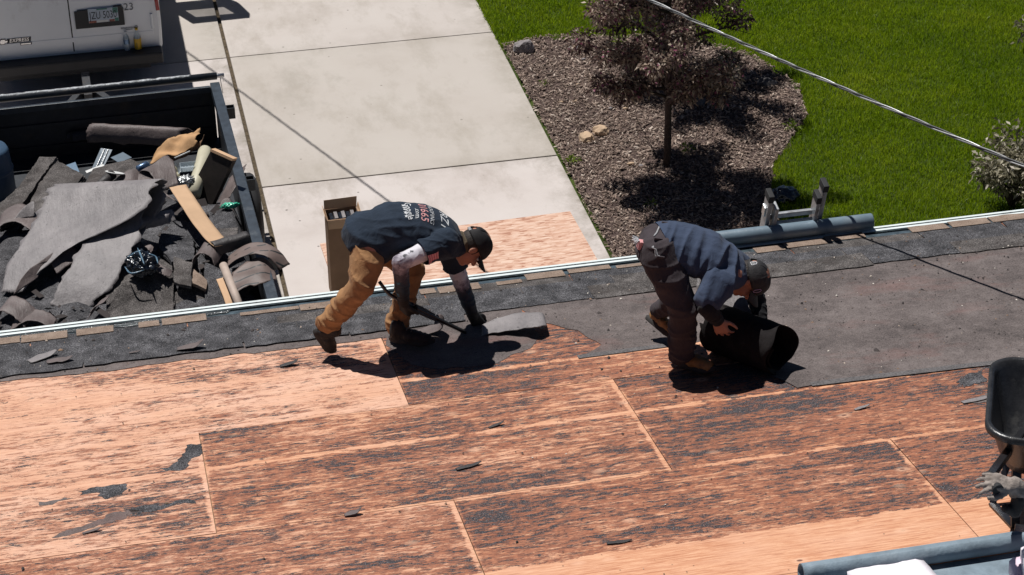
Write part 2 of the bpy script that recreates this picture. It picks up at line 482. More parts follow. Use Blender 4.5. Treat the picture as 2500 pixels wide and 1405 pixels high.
# --- plywood deck: salmon coloured veneer, streaks of old felt and tar left on it
def plywood():
    k = NT('weathered_plywood'); o = k.obj()
    x, y, z = k.sep(o)                                   # x along the grain, y = minus the distance up the slope
    v = k.math('MULTIPLY', y, -1.0)
    tone = k.attr('tone', 'OBJECT'); cover = k.attr('cover', 'OBJECT'); shift = k.attr('shift', 'OBJECT')
    cb = k.n('ShaderNodeCombineXYZ'); k.put(cb.inputs[2], shift)
    ad = k.n('ShaderNodeVectorMath', operation='ADD'); k.put(ad.inputs[0], o); k.put(ad.inputs[1], cb.outputs[0]); g = ad.outputs[0]   # each sheet its own veneer
    grain = k.noise(k.scale(g, (1.5, 24, 1)), 4.0, 7, 0.65, 0.8)
    fine = k.noise(k.scale(g, (4, 70, 1)), 9.0, 5, 0.7)
    wood = k.ramp(grain, [(0.30, (0.32, 0.115, 0.055, 1)), (0.46, (0.52, 0.240, 0.130, 1)), (0.62, (0.66, 0.375, 0.225, 1))])
    wood = k.mix(k.math('MULTIPLY', k.step(fine, 0.52, 0.66), 0.55), wood, (0.31, 0.115, 0.06, 1))
    pale = k.step(k.noise(k.scale(g, (1, 2.2, 1)), 1.7, 5, 0.65), 0.45, 0.7)
    wood = k.mix(k.math('MULTIPLY', pale, 0.40), wood, (0.66, 0.39, 0.26, 1))
    wood = k.mix(k.math('MULTIPLY', tone, k.math('ADD', 0.35, k.math('MULTIPLY', pale, 0.35))), wood, (0.655, 0.425, 0.32, 1))
    big = k.noise(k.scale(g, (0.8, 1.3, 1)), 1.3, 5, 0.6)
    band = k.noise(k.scale(g, (0.5, 8.0, 1)), 1.6, 4, 0.6)
    wob = k.math('MULTIPLY', k.math('SUBTRACT', k.noise(k.scale(o, (3, 5, 1)), 3, 8, 0.8), 0.5), 0.085)
    vv = k.math('ADD', v, wob)
    clean = None                                         # clean lines where laps and board edges lay
    for c0, hw in ((1.512, 0.017), (1.858, 0.007), (2.33, 0.015), (3.085, 0.014)):
        dd = k.math('ABSOLUTE', k.math('SUBTRACT', vv, c0))
        m = k.math('SUBTRACT', 1.0, k.step(dd, hw*0.5, hw*1.7))
        clean = m if clean is None else k.math('MAXIMUM', clean, m)
    gx = k.sep(k.gen())[0]
    e = k.math('SUBTRACT', 1.0, k.step(k.math('ADD', gx, k.math('MULTIPLY', wob, 0.3)), 0.002, 0.008))
    e2 = k.step(k.math('ADD', gx, k.math('MULTIPLY', wob, 0.3)), 0.987, 0.995)
    clean = k.math('MAXIMUM', clean, k.math('MAXIMUM', k.math('MULTIPLY', e2, 0.85), k.math('MULTIPLY', e, 0.3)))
    clean = k.math('MULTIPLY', clean, k.step(k.noise(k.scale(o, (2.5, 2.5, 1)), 2.0, 6, 0.7), 0.38, 0.56))
    new = k.step(k.math('ADD', vv, k.math('MULTIPLY', k.math('SUBTRACT', k.noise(o, 5, 5, 0.65), 0.5), 0.10)), 3.86, 3.90)
    # reddish brown film: dense fine streaks along the grain
    film = k.noise(k.scale(g, (2.0, 9.0, 1)), 4.5, 11, 0.82, 0.3)
    fth = k.math('ADD', k.math('ADD', film, k.math('MULTIPLY', cover, 0.30)), k.math('ADD', k.math('MULTIPLY', k.math('SUBTRACT', band, 0.5), 0.22), k.math('MULTIPLY', k.math('SUBTRACT', big, 0.5), 0.24)))
    fth = k.math('SUBTRACT', k.math('SUBTRACT', fth, k.math('MULTIPLY', clean, 0.26)), new)
    fm = k.math('MULTIPLY', k.step(fth, 0.575, 0.64), 0.86)
    fcol = k.ramp(k.noise(k.scale(g, (1, 3, 1)), 26, 4, 0.75), [(0.34, (0.080, 0.030, 0.024, 1)), (0.50, (0.215, 0.070, 0.038, 1)), (0.66, (0.38, 0.145, 0.075, 1))])
    wood = k.mix(fm, wood, fcol)
    # tar and granules in small ragged flakes
    st = k.noise(k.scale(g, (2.4, 9.6, 1)), 4.6, 11, 0.82, 0.4)
    st = k.math('ADD', st, k.math('MULTIPLY', k.math('SUBTRACT', big, 0.5), 0.34))
    st = k.math('ADD', st, k.math('MULTIPLY', k.math('SUBTRACT', band, 0.5), 0.24))
    st = k.math('ADD', st, k.math('MULTIPLY', cover, 0.15))
    st = k.math('SUBTRACT', k.math('SUBTRACT', st, k.math('MULTIPLY', clean, 0.22)), new)
    tar = k.step(st, 0.600, 0.625)
    gr = k.noise(o, 130, 2, 0.8)
    tcol = k.ramp(gr, [(0.36, (0.012, 0.011, 0.013, 1)), (0.55, (0.044, 0.041, 0.046, 1)), (0.67, (0.20, 0.185, 0.19, 1))])
    tar = k.math('MULTIPLY', tar, k.step(k.noise(o, 60, 3, 0.8), 0.34, 0.42))
    # a few larger smears where whole flaps tore off
    sm = k.noise(k.scale(g, (1.5, 5, 1)), 1.3, 7, 0.7, 0.5)
    smear = k.math('MULTIPLY', k.step(k.math('SUBTRACT', k.math('SUBTRACT', sm, new), k.math('MULTIPLY', clean, 0.1)), 0.655, 0.675), 0.85)
    tar = k.math('MAXIMUM', tar, k.math('MULTIPLY', smear, k.step(k.noise(o, 22, 5, 0.75), 0.40, 0.47)))
    col = k.mix(tar, wood, tcol)
    kn = k.voro(k.scale(g, (1, 1.6, 1)), 3.0)
    halo = k.math('SUBTRACT', 1.0, k.step(kn, 0.06, 0.16))
    col = k.mix(k.math('MULTIPLY', halo, 0.45), col, (0.70, 0.44, 0.30, 1))
    knot = k.math('SUBTRACT', 1.0, k.step(k.math('ADD', kn, k.math('MULTIPLY', k.math('SUBTRACT', fine, 0.5), 0.03)), 0.035, 0.060))
    col = k.mix(k.math('MULTIPLY', knot, k.math('MULTIPLY', k.step(k.noise(g, 1.9, 1, 0.5), 0.40, 0.45), 0.9)), col, (0.11, 0.045, 0.035, 1))
    nl = k.math('SUBTRACT', 1.0, k.step(k.voro(g, 8.0), 0.035, 0.05))
    col = k.mix(k.math('MULTIPLY', nl, 0.7), col, (0.05, 0.03, 0.025, 1))
    sp = k.step(k.noise(k.scale(g, (1.8, 26, 1)), 3.1, 4, 0.6), 0.69, 0.72)
    col = k.mix(k.math('MULTIPLY', sp, 0.75), col, (0.74, 0.50, 0.31, 1))
    h = k.math('ADD', k.math('MULTIPLY', grain, 0.5), k.math('ADD', k.math('MULTIPLY', tar, 0.8), k.math('MULTIPLY', gr, 0.4)))
    k.bump(h, 0.45, 0.006)
    return k.fin(col, 0.70, 0, 0.3)
MT['plywood'] = plywood()

def osb():
    k = NT('strand_board'); o = k.obj()
    w = k.noise(o, 7, 3, 0.5)
    def strands(rot, sc, off):
        vec = k.scale(o, sc, off, (0, 0, rot))
        q = k.n('ShaderNodeMix', data_type='VECTOR'); q.inputs[0].default_value = 0.02
        k.put(q.inputs[4], vec)
        qq = k.n('ShaderNodeTexNoise'); k.put(qq.inputs['Vector'], o); qq.inputs['Scale'].default_value = 9
        k.put(q.inputs[5], qq.outputs[1])
        vq = k.n('ShaderNodeTexVoronoi'); k.put(vq.inputs['Vector'], q.outputs[1]); vq.inputs['Scale'].default_value = 1.0
        return vq.outputs['Color']
    a = k.sep(strands(0.35, (11, 52, 1), (0, 0, 0)))[0]
    b = k.sep(strands(-0.75, (12, 56, 1), (3, 7, 0)))[1]
    c = k.sep(strands(1.5, (13, 60, 1), (9, 1, 0)))[2]
    m = k.math('ADD', k.math('MULTIPLY', a, 0.4), k.math('ADD', k.math('MULTIPLY', b, 0.35), k.math('MULTIPLY', c, 0.25)))
    col = k.ramp(m, [(0.20, (0.34, 0.16, 0.10, 1)), (0.38, (0.52, 0.315, 0.225, 1)), (0.6, (0.57, 0.38, 0.285, 1)), (0.8, (0.63, 0.46, 0.36, 1))])
    k.bump(m, 0.3, 0.006)
    return k.fin(col, 0.7, 0, 0.3)
MT['osb'] = osb()

def concrete():
    k = NT('broom_concrete'); o = k.obj(); tone = k.attr('tone', 'OBJECT')
    b = k.noise(o, 0.9, 6, 0.6); f = k.noise(o, 90, 3, 0.7)
    c = k.ramp(b, [(0.32, (0.45, 0.398, 0.372, 1)), (0.5, (0.515, 0.465, 0.440, 1)), (0.72, (0.545, 0.50, 0.475, 1))])
    st = k.math('MULTIPLY', k.step(k.noise(k.scale(o, (1.0, 0.45, 1)), 1.6, 9, 0.74), 0.50, 0.70), 0.75)
    c = k.mix(st, c, (0.30, 0.258, 0.222, 1))
    dk = k.math('MULTIPLY', k.step(k.noise(k.scale(o, (1, 0.6, 1), (7, 3, 0)), 0.8, 8, 0.75), 0.56, 0.70), 0.55)
    c = k.mix(dk, c, (0.235, 0.215, 0.19, 1))
    # grime along the outer edges of each slab
    g = k.sep(k.gen())
    ed = k.math('MAXIMUM', k.step(g[0], 0.88, 1.0), k.math('MULTIPLY', k.step(k.math('ABSOLUTE', k.math('SUBTRACT', g[1], 0.5)), 0.42, 0.5), 0.5))
    c = k.mix(k.math('MULTIPLY', ed, k.math('MULTIPLY', k.step(k.noise(o, 3.0, 8, 0.75), 0.38, 0.66), 0.80)), c, (0.17, 0.15, 0.115, 1))
    c = k.mix(k.math('MULTIPLY', k.math('SUBTRACT', f, 0.5), 0.35), c, (0.2, 0.18, 0.15, 1))
    spk = k.math('SUBTRACT', 1.0, k.step(k.voro(o, 4.0), 0.04, 0.06))
    c = k.mix(k.math('MULTIPLY', spk, 0.8), c, (0.08, 0.07, 0.06, 1))
    c = k.mix(k.math('MULTIPLY', tone, 0.6), c, (0.34, 0.31, 0.26, 1))
    k.bump(k.math('ADD', f, k.noise(k.scale(o, (2, 80, 1)), 2, 2, 0.5)), 0.15, 0.004)
    return k.fin(c, 0.85, 0, 0.25)
MT['concrete'] = concrete()

MT['shingle_dark'] = grainy('shingle_dark', (0.014, 0.014, 0.016, 1), (0.046, 0.045, 0.048, 1), (0.20, 0.195, 0.205, 1), 140, 0.92, 7, 0.8)
MT['shingle_mid'] = grainy('shingle_mid', (0.020, 0.018, 0.017, 1), (0.068, 0.061, 0.058, 1), (0.22, 0.20, 0.19, 1), 150, 0.95, 7, 0.8, (0.052, 0.044, 0.040, 1))
MT['shingle_tan'] = grainy('shingle_tan', (0.11, 0.078, 0.058, 1), (0.225, 0.165, 0.128, 1), (0.33, 0.26, 0.21, 1), 190, 0.95, 9, 0.5)
def old_felt():
    k = NT('felt'); o = k.obj()
    g = k.noise(o, 120, 2, 0.8); b = k.noise(o, 2.2, 7, 0.68); m = k.noise(o, 14, 6, 0.72)
    f = k.math('ADD', k.math('MULTIPLY', g, 0.42), k.math('ADD', k.math('MULTIPLY', b, 0.38), k.math('MULTIPLY', m, 0.22)))
    c = k.ramp(f, [(0.40, (0.048, 0.040, 0.038, 1)), (0.50, (0.105, 0.086, 0.081, 1)), (0.61, (0.175, 0.148, 0.140, 1))])
    c = k.mix(k.math('MULTIPLY', k.step(k.noise(k.scale(o, (0.7, 1.6, 1)), 1.5, 6, 0.7), 0.56, 0.72), 0.45), c, (0.175, 0.085, 0.072, 1))
    c = k.mix(k.math('MULTIPLY', k.step(k.noise(k.scale(o, (1, 1, 1), (4, 4, 0)), 26, 6, 0.8), 0.60, 0.66), 0.85), c, (0.022, 0.019, 0.019, 1))
    sc = k.step(k.noise(k.scale(o, (1.2, 30, 1), (0, 0, 0), (0, 0, 0.12)), 2.0, 4, 0.6), 0.66, 0.70)
    c = k.mix(k.math('MULTIPLY', sc, 0.35), c, (0.23, 0.195, 0.185, 1))
    k.bump(k.math('ADD', g, k.math('MULTIPLY', k.noise(k.scale(o, (1, 2.5, 1)), 3.0, 5, 0.6), 3.0)), 0.4, 0.008)
    return k.fin(c, 0.82, 0, 0.3)
MT['felt'] = old_felt()
MT['felt_edge'] = grainy('felt_edge', (0.062, 0.058, 0.058, 1), (0.100, 0.093, 0.093, 1), (0.16, 0.15, 0.15, 1), 90, 0.85, 5, 0.3)

def felt_sheet(name, a, b, spots):
    k = NT(name); o = k.obj()
    c = k.ramp(k.noise(o, 3.2, 6, 0.65), [(0.3, a), (0.72, b)])
    c = k.mix(k.math('MULTIPLY', k.step(k.noise(o, 38, 3, 0.7), 0.62, 0.70), 0.7), c, (0.02, 0.018, 0.018, 1))
    if spots: c = k.mix(k.step(k.noise(o, 13, 5, 0.7), 0.68, 0.72), c, (0.30, 0.21, 0.14, 1))
    st = k.noise(k.scale(o, (9, 2.2, 3), (0, 0, 0), (0, 0, 0.5)), 3.0, 8, 0.72)
    c = k.mix(k.math('MULTIPLY', k.step(st, 0.48, 0.66), 0.45), c, a)
    k.bump(k.math('ADD', k.math('ADD', k.noise(o, 11, 4, 0.6), st), k.math('MULTIPLY', k.noise(o, 120, 2, 0.6), 0.25)), 0.5, 0.014)
    return k.fin(c, 0.55, 0, 0.45)
MT['felt_grey'] = felt_sheet('felt_grey', (0.135, 0.123, 0.124, 1), (0.265, 0.242, 0.240, 1), True)
MT['felt_brown'] = felt_sheet('felt_brown', (0.085, 0.066, 0.062, 1), (0.15, 0.118, 0.112, 1), False)
def felt_lined():
    k = NT('felt_lined'); o = k.obj()
    c = k.ramp(k.noise(o, 3.2, 6, 0.65), [(0.3, (0.085, 0.060, 0.052, 1)), (0.72, (0.17, 0.125, 0.11, 1))])
    w = k.math('FRACT', k.math('MULTIPLY', k.math('ADD', k.sep(o)[1], k.math('MULTIPLY', k.noise(o, 4, 2, 0.5), 0.06)), 9.0))
    ln = k.math('MULTIPLY', k.math('SUBTRACT', 1.0, k.step(k.math('ABSOLUTE', k.math('SUBTRACT', w, 0.5)), 0.05, 0.09)), k.step(k.noise(o, 14, 2, 0.5), 0.44, 0.5))
    c = k.mix(ln, c, (0.012, 0.016, 0.017, 1))
    k.bump(k.noise(o, 11, 4, 0.6), 0.3, 0.012)
    return k.fin(c, 0.55, 0, 0.45)
MT['felt_lined'] = felt_lined()
MT['felt_shaded'] = plain('felt_shaded', (0.016, 0.014, 0.014, 1), 0.95, 0, 0.1, 0.35, 14, 0.4, 40, (0.034, 0.029, 0.028, 1))  # felt blackened, the bending man's shadow put into the colour
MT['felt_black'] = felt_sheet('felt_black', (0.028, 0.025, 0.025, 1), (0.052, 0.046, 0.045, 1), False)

def leafy(name, stops, trans=0.35, rough=0.5, posn=None):
    """leaves or blades: colour by a per-face random value, light passing through"""
    k = NT(name)
    r = k.attr('rnd')
    if posn:
        n = k.noise(k.obj(), posn[0], 3, 0.6)
        r = k.math('ADD', k.math('MULTIPLY', r, 1-posn[1]), k.math('MULTIPLY', n, posn[1]))
    c = k.ramp(r, stops)
    k.fin(c, rough, 0, 0.3)
    if trans:
        tr = k.n('ShaderNodeBsdfTranslucent'); k.t.links.new(c, tr.inputs[0])
        mx = k.n('ShaderNodeMixShader'); mx.inputs[0].default_value = trans
        k.t.links.new(k.b.outputs[0], mx.inputs[1]); k.t.links.new(tr.outputs[0], mx.inputs[2])
        k.t.links.new(mx.outputs[0], k.out.inputs[0])
    return k.m
MT['grass_blade'] = leafy('grass_blade', [(0.12, (0.060, 0.115, 0.004, 1)), (0.38, (0.150, 0.245, 0.006, 1)), (0.60, (0.255, 0.345, 0.010, 1)),
                                          (0.84, (0.40, 0.43, 0.05, 1)), (0.97, (0.58, 0.50, 0.26, 1))], 0.55, 0.42, (0.9, 0.55))
MT['leaf_purple'] = leafy('leaf_purple', [(0.0, (0.036, 0.018, 0.020, 1)), (0.30, (0.105, 0.060, 0.056, 1)), (0.55, (0.22, 0.160, 0.125, 1)),
                                          (0.78, (0.42, 0.33, 0.25, 1)), (1.0, (0.60, 0.51, 0.42, 1))], 0.26, 0.40)
MT['blossom'] = leafy('blossom', [(0.0, (0.22, 0.05, 0.11, 1)), (1.0, (0.40, 0.14, 0.22, 1))], 0.3, 0.6)
MT['leaf_shrub'] = leafy('leaf_shrub', [(0.0, (0.05, 0.045, 0.025, 1)), (0.4, (0.20, 0.18, 0.11, 1)), (0.75, (0.42, 0.38, 0.28, 1)),
                                        (1.0, (0.62, 0.56, 0.47, 1))], 0.3, 0.5)
MT['weed'] = leafy('weed', [(0.0, (0.08, 0.13, 0.02, 1)), (1.0, (0.20, 0.26, 0.03, 1))], 0.4, 0.5)
MT['mulch_chip'] = leafy('mulch_chip', [(0.0, (0.065, 0.044, 0.035, 1)), (0.38, (0.205, 0.145, 0.115, 1)), (0.70, (0.37, 0.29, 0.235, 1)),
                                        (0.94, (0.62, 0.54, 0.46, 1))], 0.0, 0.8, (1.1, 0.2))
MT['crumb'] = leafy('crumb', [(0.0, (0.015, 0.013, 0.013, 1)), (0.70, (0.05, 0.04, 0.038, 1)), (0.90, (0.22, 0.14, 0.09, 1)), (1.0, (0.6, 0.56, 0.5, 1))], 0.0, 0.8)
MT['lawn_soil'] = plain('lawn_soil', (0.040, 0.058, 0.012, 1), 0.95, 0, 0.1, 0.4, 6, 0.3, 30)

# ------------------------------------------------------------------ ground, driveway, lawn, bed
def sheet(name, x0, x1, y0, y1, z, m, n=1):
    vs = []; fs = []
    for i in range(n+1):
        for j in range(n+1):
            vs.append((x0+(x1-x0)*i/n, y0+(y1-y0)*j/n, z))
    for i in range(n):
        for j in range(n):
            a = i*(n+1)+j; fs.append((a, a+n+1, a+n+2, a+1))
    return link(name, mesh_from(name, vs, fs), m)

ground = sheet('ground', -150, 150, -150, 150, -0.10, MT['lawn_soil'])
ground['kind'] = 'structure'

drive = sheet('driveway', -4.72, 4.36, -0.30, 31.0, -0.030, MT['joint_dirt'])
drive['kind'] = 'structure'
DY = [-0.28, 3.285, 6.401, 9.518, 12.635, 15.752, 18.87, 21.99, 25.1]
k = 0
for (x0, x1) in ((-4.68, -1.655), (-1.640, 1.352), (1.392, 4.395)):
    for j in range(len(DY)-1):
        y0, y1 = DY[j]+0.008, DY[j+1]-0.008
        b = B(); b.box(((x0+x1)/2, (y0+y1)/2, -0.05), ((x1-x0)/2, (y1-y0)/2, 0.05), bevel=0.008)
        o = b.obj('slab', MT['concrete'], drive)
        o.data.transform(Matrix.Translation((0, 0, -0.001*((k*7) % 3))))
        o['tone'] = ((k*5) % 7)/7.0
        k += 1

BED = np.array([(4.40, -0.2), (4.405, 9.10), (4.75, 9.22), (5.4, 9.16), (6.4, 8.95), (7.05, 8.25), (7.32, 7.35), (7.16, 6.65),
                (6.80, 6.15), (6.46, 5.70), (6.26, 5.15), (6.10, 4.3), (6.0, 3.0), (6.0, -0.2)])
def inside(px, py, poly):
    r = np.zeros(px.shape, bool); n = len(poly)
    for i in range(n):
        x0, y0 = poly[i]; x1, y1 = poly[(i+1) % n]
        c = ((y0 > py) != (y1 > py)) & (px < (x1-x0)*(py-y0)/(y1-y0+1e-12)+x0)
        r ^= c
    return r

# bed of bark mulch: a low mound of soil ...
def bed_z(x, y):
    return 0.015 + 0.035*mnoise.noise(Vector((x*1.3, y*1.3, 2.0))) + 0.02*mnoise.noise(Vector((x*4, y*4, 7.0)))
vs = []; fs = []; nx, ny = 34, 96; idx = {}
xs = np.linspace(4.40, 7.5, nx); ys = np.linspace(-0.2, 9.3, ny)
gx, gy = np.meshgrid(xs, ys, indexing='ij')
ins = inside(gx.ravel(), gy.ravel(), BED).reshape(gx.shape)
for i in range(nx):
    for j in range(ny):
        idx[i, j] = len(vs); vs.append((xs[i], ys[j], bed_z(xs[i], ys[j]) if ins[i, j] else -0.045))
for i in range(nx-1):
    for j in range(ny-1):
        if ins[i, j] or ins[i+1, j] or ins[i, j+1] or ins[i+1, j+1]:
            fs.append((idx[i, j], idx[i+1, j], idx[i+1, j+1], idx[i, j+1]))
bed = link('mulch_bed', mesh_from('mulch_bed', vs, fs, True), MT['soil'])
bed['kind'] = 'structure'

def quick_mesh(name, verts, quads, tris, rq, rt, m, parent=None, smooth=False):
    """big meshes from numpy arrays, with a per-face random value"""
    me = bpy.data.meshes.new(name)
    nv = len(verts); nq = len(quads); ntr = len(tris)
    me.vertices.add(nv); me.vertices.foreach_set('co', np.asarray(verts, np.float32).ravel())
    loops = np.concatenate([np.asarray(quads, np.int32).ravel(), np.asarray(tris, np.int32).ravel()]).astype(np.int32)
    me.loops.add(len(loops)); me.loops.foreach_set('vertex_index', loops)
    me.polygons.add(nq+ntr)
    st = np.concatenate([np.arange(nq)*4, nq*4+np.arange(ntr)*3]).astype(np.int32)
    me.polygons.foreach_set('loop_start', st)
    me.update(calc_edges=True)
    a = me.attributes.new('rnd', 'FLOAT', 'FACE')
    a.data.foreach_set('value', np.concatenate([rq, rt]).astype(np.float32))
    if smooth: me.polygons.foreach_set('use_smooth', np.ones(nq+ntr, bool))
    return link(name, me, m, parent)

# ... and the chips on it
def chips(n):
    x = nrng.uniform(4.38, 7.5, n*2); y = nrng.uniform(2.6, 9.3, n*2)
    ok = inside(x, y, BED); x = x[ok][:n]; y = y[ok][:n]; n = len(x)
    z = np.array([bed_z(a, b) for a, b in zip(x, y)]) + nrng.uniform(0.002, 0.020, n)
    L = nrng.gamma(3.0, 0.0075, n)+0.007; W = L*nrng.uniform(0.22, 0.6, n)*0.7; H = 0.0035
    th = nrng.uniform(0, 2*math.pi, n); tl = nrng.normal(0, 0.38, n); rl = nrng.normal(0, 0.38, n)
    d = np.stack([np.cos(th)*np.cos(tl), np.sin(th)*np.cos(tl), np.sin(tl)], 1)
    s = np.stack([-np.sin(th)*np.cos(rl), np.cos(th)*np.cos(rl), np.sin(rl)], 1)
    up = np.cross(d, s)
    c = np.stack([x, y, z], 1)
    vs = np.zeros((n, 8, 3))
    for q, (a, b, e) in enumerate(((-1, -1, 0), (1, -1, 0), (1, 1, 0), (-1, 1, 0), (-1, -1, 1), (1, -1, 1), (1, 1, 1), (-1, 1, 1))):
        tap = 0.75 if a > 0 else 1.0
        vs[:, q] = c + d*(a*L/2)[:, None] + s*(b*tap*W/2)[:, None] + up*(e*H)
    base = (np.arange(n)*8)[:, None]
    Q = np.concatenate([base+np.array(f) for f in ((4, 5, 6, 7), (0, 1, 5, 4), (1, 2, 6, 5), (2, 3, 7, 6), (3, 0, 4, 7))])
    r = nrng.beta(1.6, 2.2, n)
    return quick_mesh('mulch_chips', vs.reshape(-1, 3), Q, np.zeros((0, 3), int), np.tile(r, 5), np.zeros(0), MT['mulch_chip'])
ch = chips(30000)
ch['kind'] = 'stuff'

# lawn: every blade is geometry
lawn = sheet('lawn', 4.30, 60, -0.30, 60, -0.020, MT['lawn_soil'])
lawn['kind'] = 'structure'
def blades(n):
    x = nrng.uniform(4.36, 11.6, n*2); y = nrng.uniform(3.2, 12.6, n*2)
    ok = ~inside(x, y, BED*1.0) & (x + 0.0*y > 4.38)
    # only where the photograph's frame (with a margin) reaches
    ok &= (y < 11.6-(x-4.4)*0.17) & (x < 8.9+(y-4.4)*0.52) & ((x > 5.7) | (y > 9.0))
    x = x[ok][:n]; y = y[ok][:n]; n = len(x)
    pat = np.array([mnoise.noise(Vector((a*1.1, b*1.1, 3)))*0.5 + mnoise.noise(Vector((a*4.3, b*4.3, 8)))*0.5 for a, b in zip(x, y)])
    h = (0.060 + 0.035*pat)*nrng.uniform(0.55, 1.35, n)
    w = nrng.uniform(0.0035, 0.0075, n)
    th = nrng.uniform(0, 2*math.pi, n); lean = np.abs(nrng.normal(0.35, 0.28, n)); la = nrng.uniform(0, 2*math.pi, n)
    s = np.stack([np.cos(th), np.sin(th), 0*th], 1)
    ld = np.stack([np.cos(la), np.sin(la), 0*la], 1)
    c = np.stack([x, y, np.full(n, -0.022)], 1)
    up = np.array([0, 0, 1.0])
    m1 = c + up*(h*0.55)[:, None] + ld*(h*lean*0.35)[:, None]
    m2 = c + up*(h*(1-0.25*lean))[:, None] + ld*(h*lean*1.1)[:, None]
    vs = np.stack([c-s*(w/2)[:, None], c+s*(w/2)[:, None], m1+s*(w*0.45)[:, None], m1-s*(w*0.45)[:, None], m2], 1).reshape(-1, 3)
    b = (np.arange(n)*5)[:, None]
    Q = b+np.array((0, 1, 2, 3)); T = b+np.array((3, 2, 4))
    r = np.clip(nrng.normal(0.5, 0.17, n)+pat*0.20, 0, 1)
    dry = nrng.random(n) < 0.012+0.9*np.clip(pat-0.30, 0, 1)
    r[dry] = 0.98
    return quick_mesh('grass', vs, Q, T, r, r, MT['grass_blade'])
gr = blades(215000)
gr['kind'] = 'stuff'

# ------------------------------------------------------------------ the house with the stripped roof
house = empty('house', (2.0, -4.0, 0.0))
tag(house, 'house with its low roof stripped to bare plywood, the men kneel on it', 'house')
HX0, HX1 = -4.5, 10.5
VR = 7.2                                                    # slope length up to the ridge
yr, zr = -VR*CA, Z_EAVE+VR*SA
def hpart(b, name, m, parent=house, **kw):
    o = b.obj(name, m, None, **kw)
    o.parent = parent
    o.location = -Vector(house.location) if parent is house else (0, 0, 0)
    return o
w = B()
w.box(((HX0+HX1)/2, -0.52, 1.15), ((HX1-HX0)/2-0.3, 0.08, 1.25))
w.box(((HX0+HX1)/2, 2*yr+0.52, 1.15), ((HX1-HX0)/2-0.3, 0.08, 1.25))
for x in (HX0+0.4, HX1-0.4): w.box((x, yr, 1.15), (0.08, -yr-0.61, 1.248))
hpart(w, 'wall', MT['siding'])
f = B(); f.box(((HX0+HX1)/2, -0.140, 2.50), ((HX1-HX0)/2, 0.012, 0.10))
hpart(f, 'fascia', MT['gutter_white'])
f = B(); f.box(((HX0+HX1)/2, -0.30, 2.395), ((HX1-HX0)/2, 0.145, 0.006))
hpart(f, 'soffit', MT['gutter_white'])

# gutter: an outer lip of two white ridges, a shallow trough behind it
gut = B()
g0, g1 = HX0, HX1
xm, xh = (g0+g1)/2, (g1-g0)/2
gut.box((xm, -0.0095, 2.5635), (xh, 0.0035, 0.0495))
gut.box((xm, -0.0580, 2.4950), (xh, 0.0440, 0.0035))
gut.box((xm, -0.1050, 2.5350), (xh, 0.0030, 0.0450))
gutter = hpart(gut, 'gutter', MT['gutter_white'])
gl = B(); gl.box((xm, -0.010, 2.6160), (xh, 0.0105, 0.0030), bevel=0.002)
gl.box((xm, -0.0415, 2.6125), (xh, 0.0120, 0.0030), bevel=0.002)
lip = gl.obj('gutter_lip', MT['gutter_white'], gutter)
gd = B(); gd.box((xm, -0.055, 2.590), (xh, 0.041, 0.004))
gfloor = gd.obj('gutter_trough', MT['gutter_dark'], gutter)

# roof body (rafters and the other slope), the boards lie on it
rb = B()
prof = [RP(HX0, 0.14, -0.016), RP(HX0, VR, -0.016), Vector((HX0, 2*yr, Z_EAVE-0.016)), Vector((HX0, 2*yr, Z_EAVE-0.20)),
        Vector((HX0, yr, zr-0.20)), RP(HX0, 0.14, -0.19)]
rb.prism(prof, (HX1-HX0, 0, 0))
roof = hpart(rb, 'roof', MT['wood_frame'])

def on_roof(name, b, m, parent=roof, **kw):
    """b holds roof coordinates (u, -v, w); the object carries the slope"""
    o = b.obj(name, m, parent, **kw)
    o.rotation_euler = (-A_ROOF, 0, 0); o.location = (0, 0, Z_EAVE)
    return o

ROWS = [(0.13, 0.640, 0.28), (0.640, 1.858, 1.500), (1.858, 3.085, 0.285), (3.085, 4.305, 1.530), (4.305, 5.525, 0.31), (5.525, 6.745, 1.53), (6.745, 7.19, 0.3)]
pr = random.Random(5)
for ri, (v0, v1, us) in enumerate(ROWS):
    kk = -3
    while us+2.44*kk < HX1:
        a, c = max(us+2.44*kk, HX0), min(us+2.44*(kk+1), HX1)
        kk += 1
        if c-a < 0.1: continue
        b = B()
        lift = pr.uniform(-0.0015, 0.0015)
        b.box(((a+c)/2, -(v0+v1)/2, -0.006+lift), ((c-a)/2-0.0022, (v1-v0)/2-0.0022, 0.006), bevel=0.0012)
        R = Matrix.Translation(((a+c)/2, -(v0+v1)/2, 0)) @ Matrix.Rotation(pr.uniform(-0.0012, 0.0012), 4, 'Z') @ Matrix.Translation((-(a+c)/2, (v0+v1)/2, 0))
        o = on_roof('plywood_sheet', b, MT['plywood'])
        o.data.transform(R)
        cu = (a+c)/2
        cover = 0.44+0.27*min(cu, 4)/4 + pr.uniform(-0.06, 0.06)
        tone = max(0.0, 0.55-0.16*cu)
        if ri == 1 and cu < 1.5: cover = 0.26; tone = 1.0
        if ri == 2 and cu < 0.3: cover = 0.30; tone = 0.95
        if ri == 2 and 0.3 < cu < 2.7: cover = 0.50; tone = 0.25
        if ri == 3 and cu < 1.5: cover = 0.54; tone = 0.4
        o['cover'] = cover; o['tone'] = tone; o['shift'] = pr.uniform(0, 30)

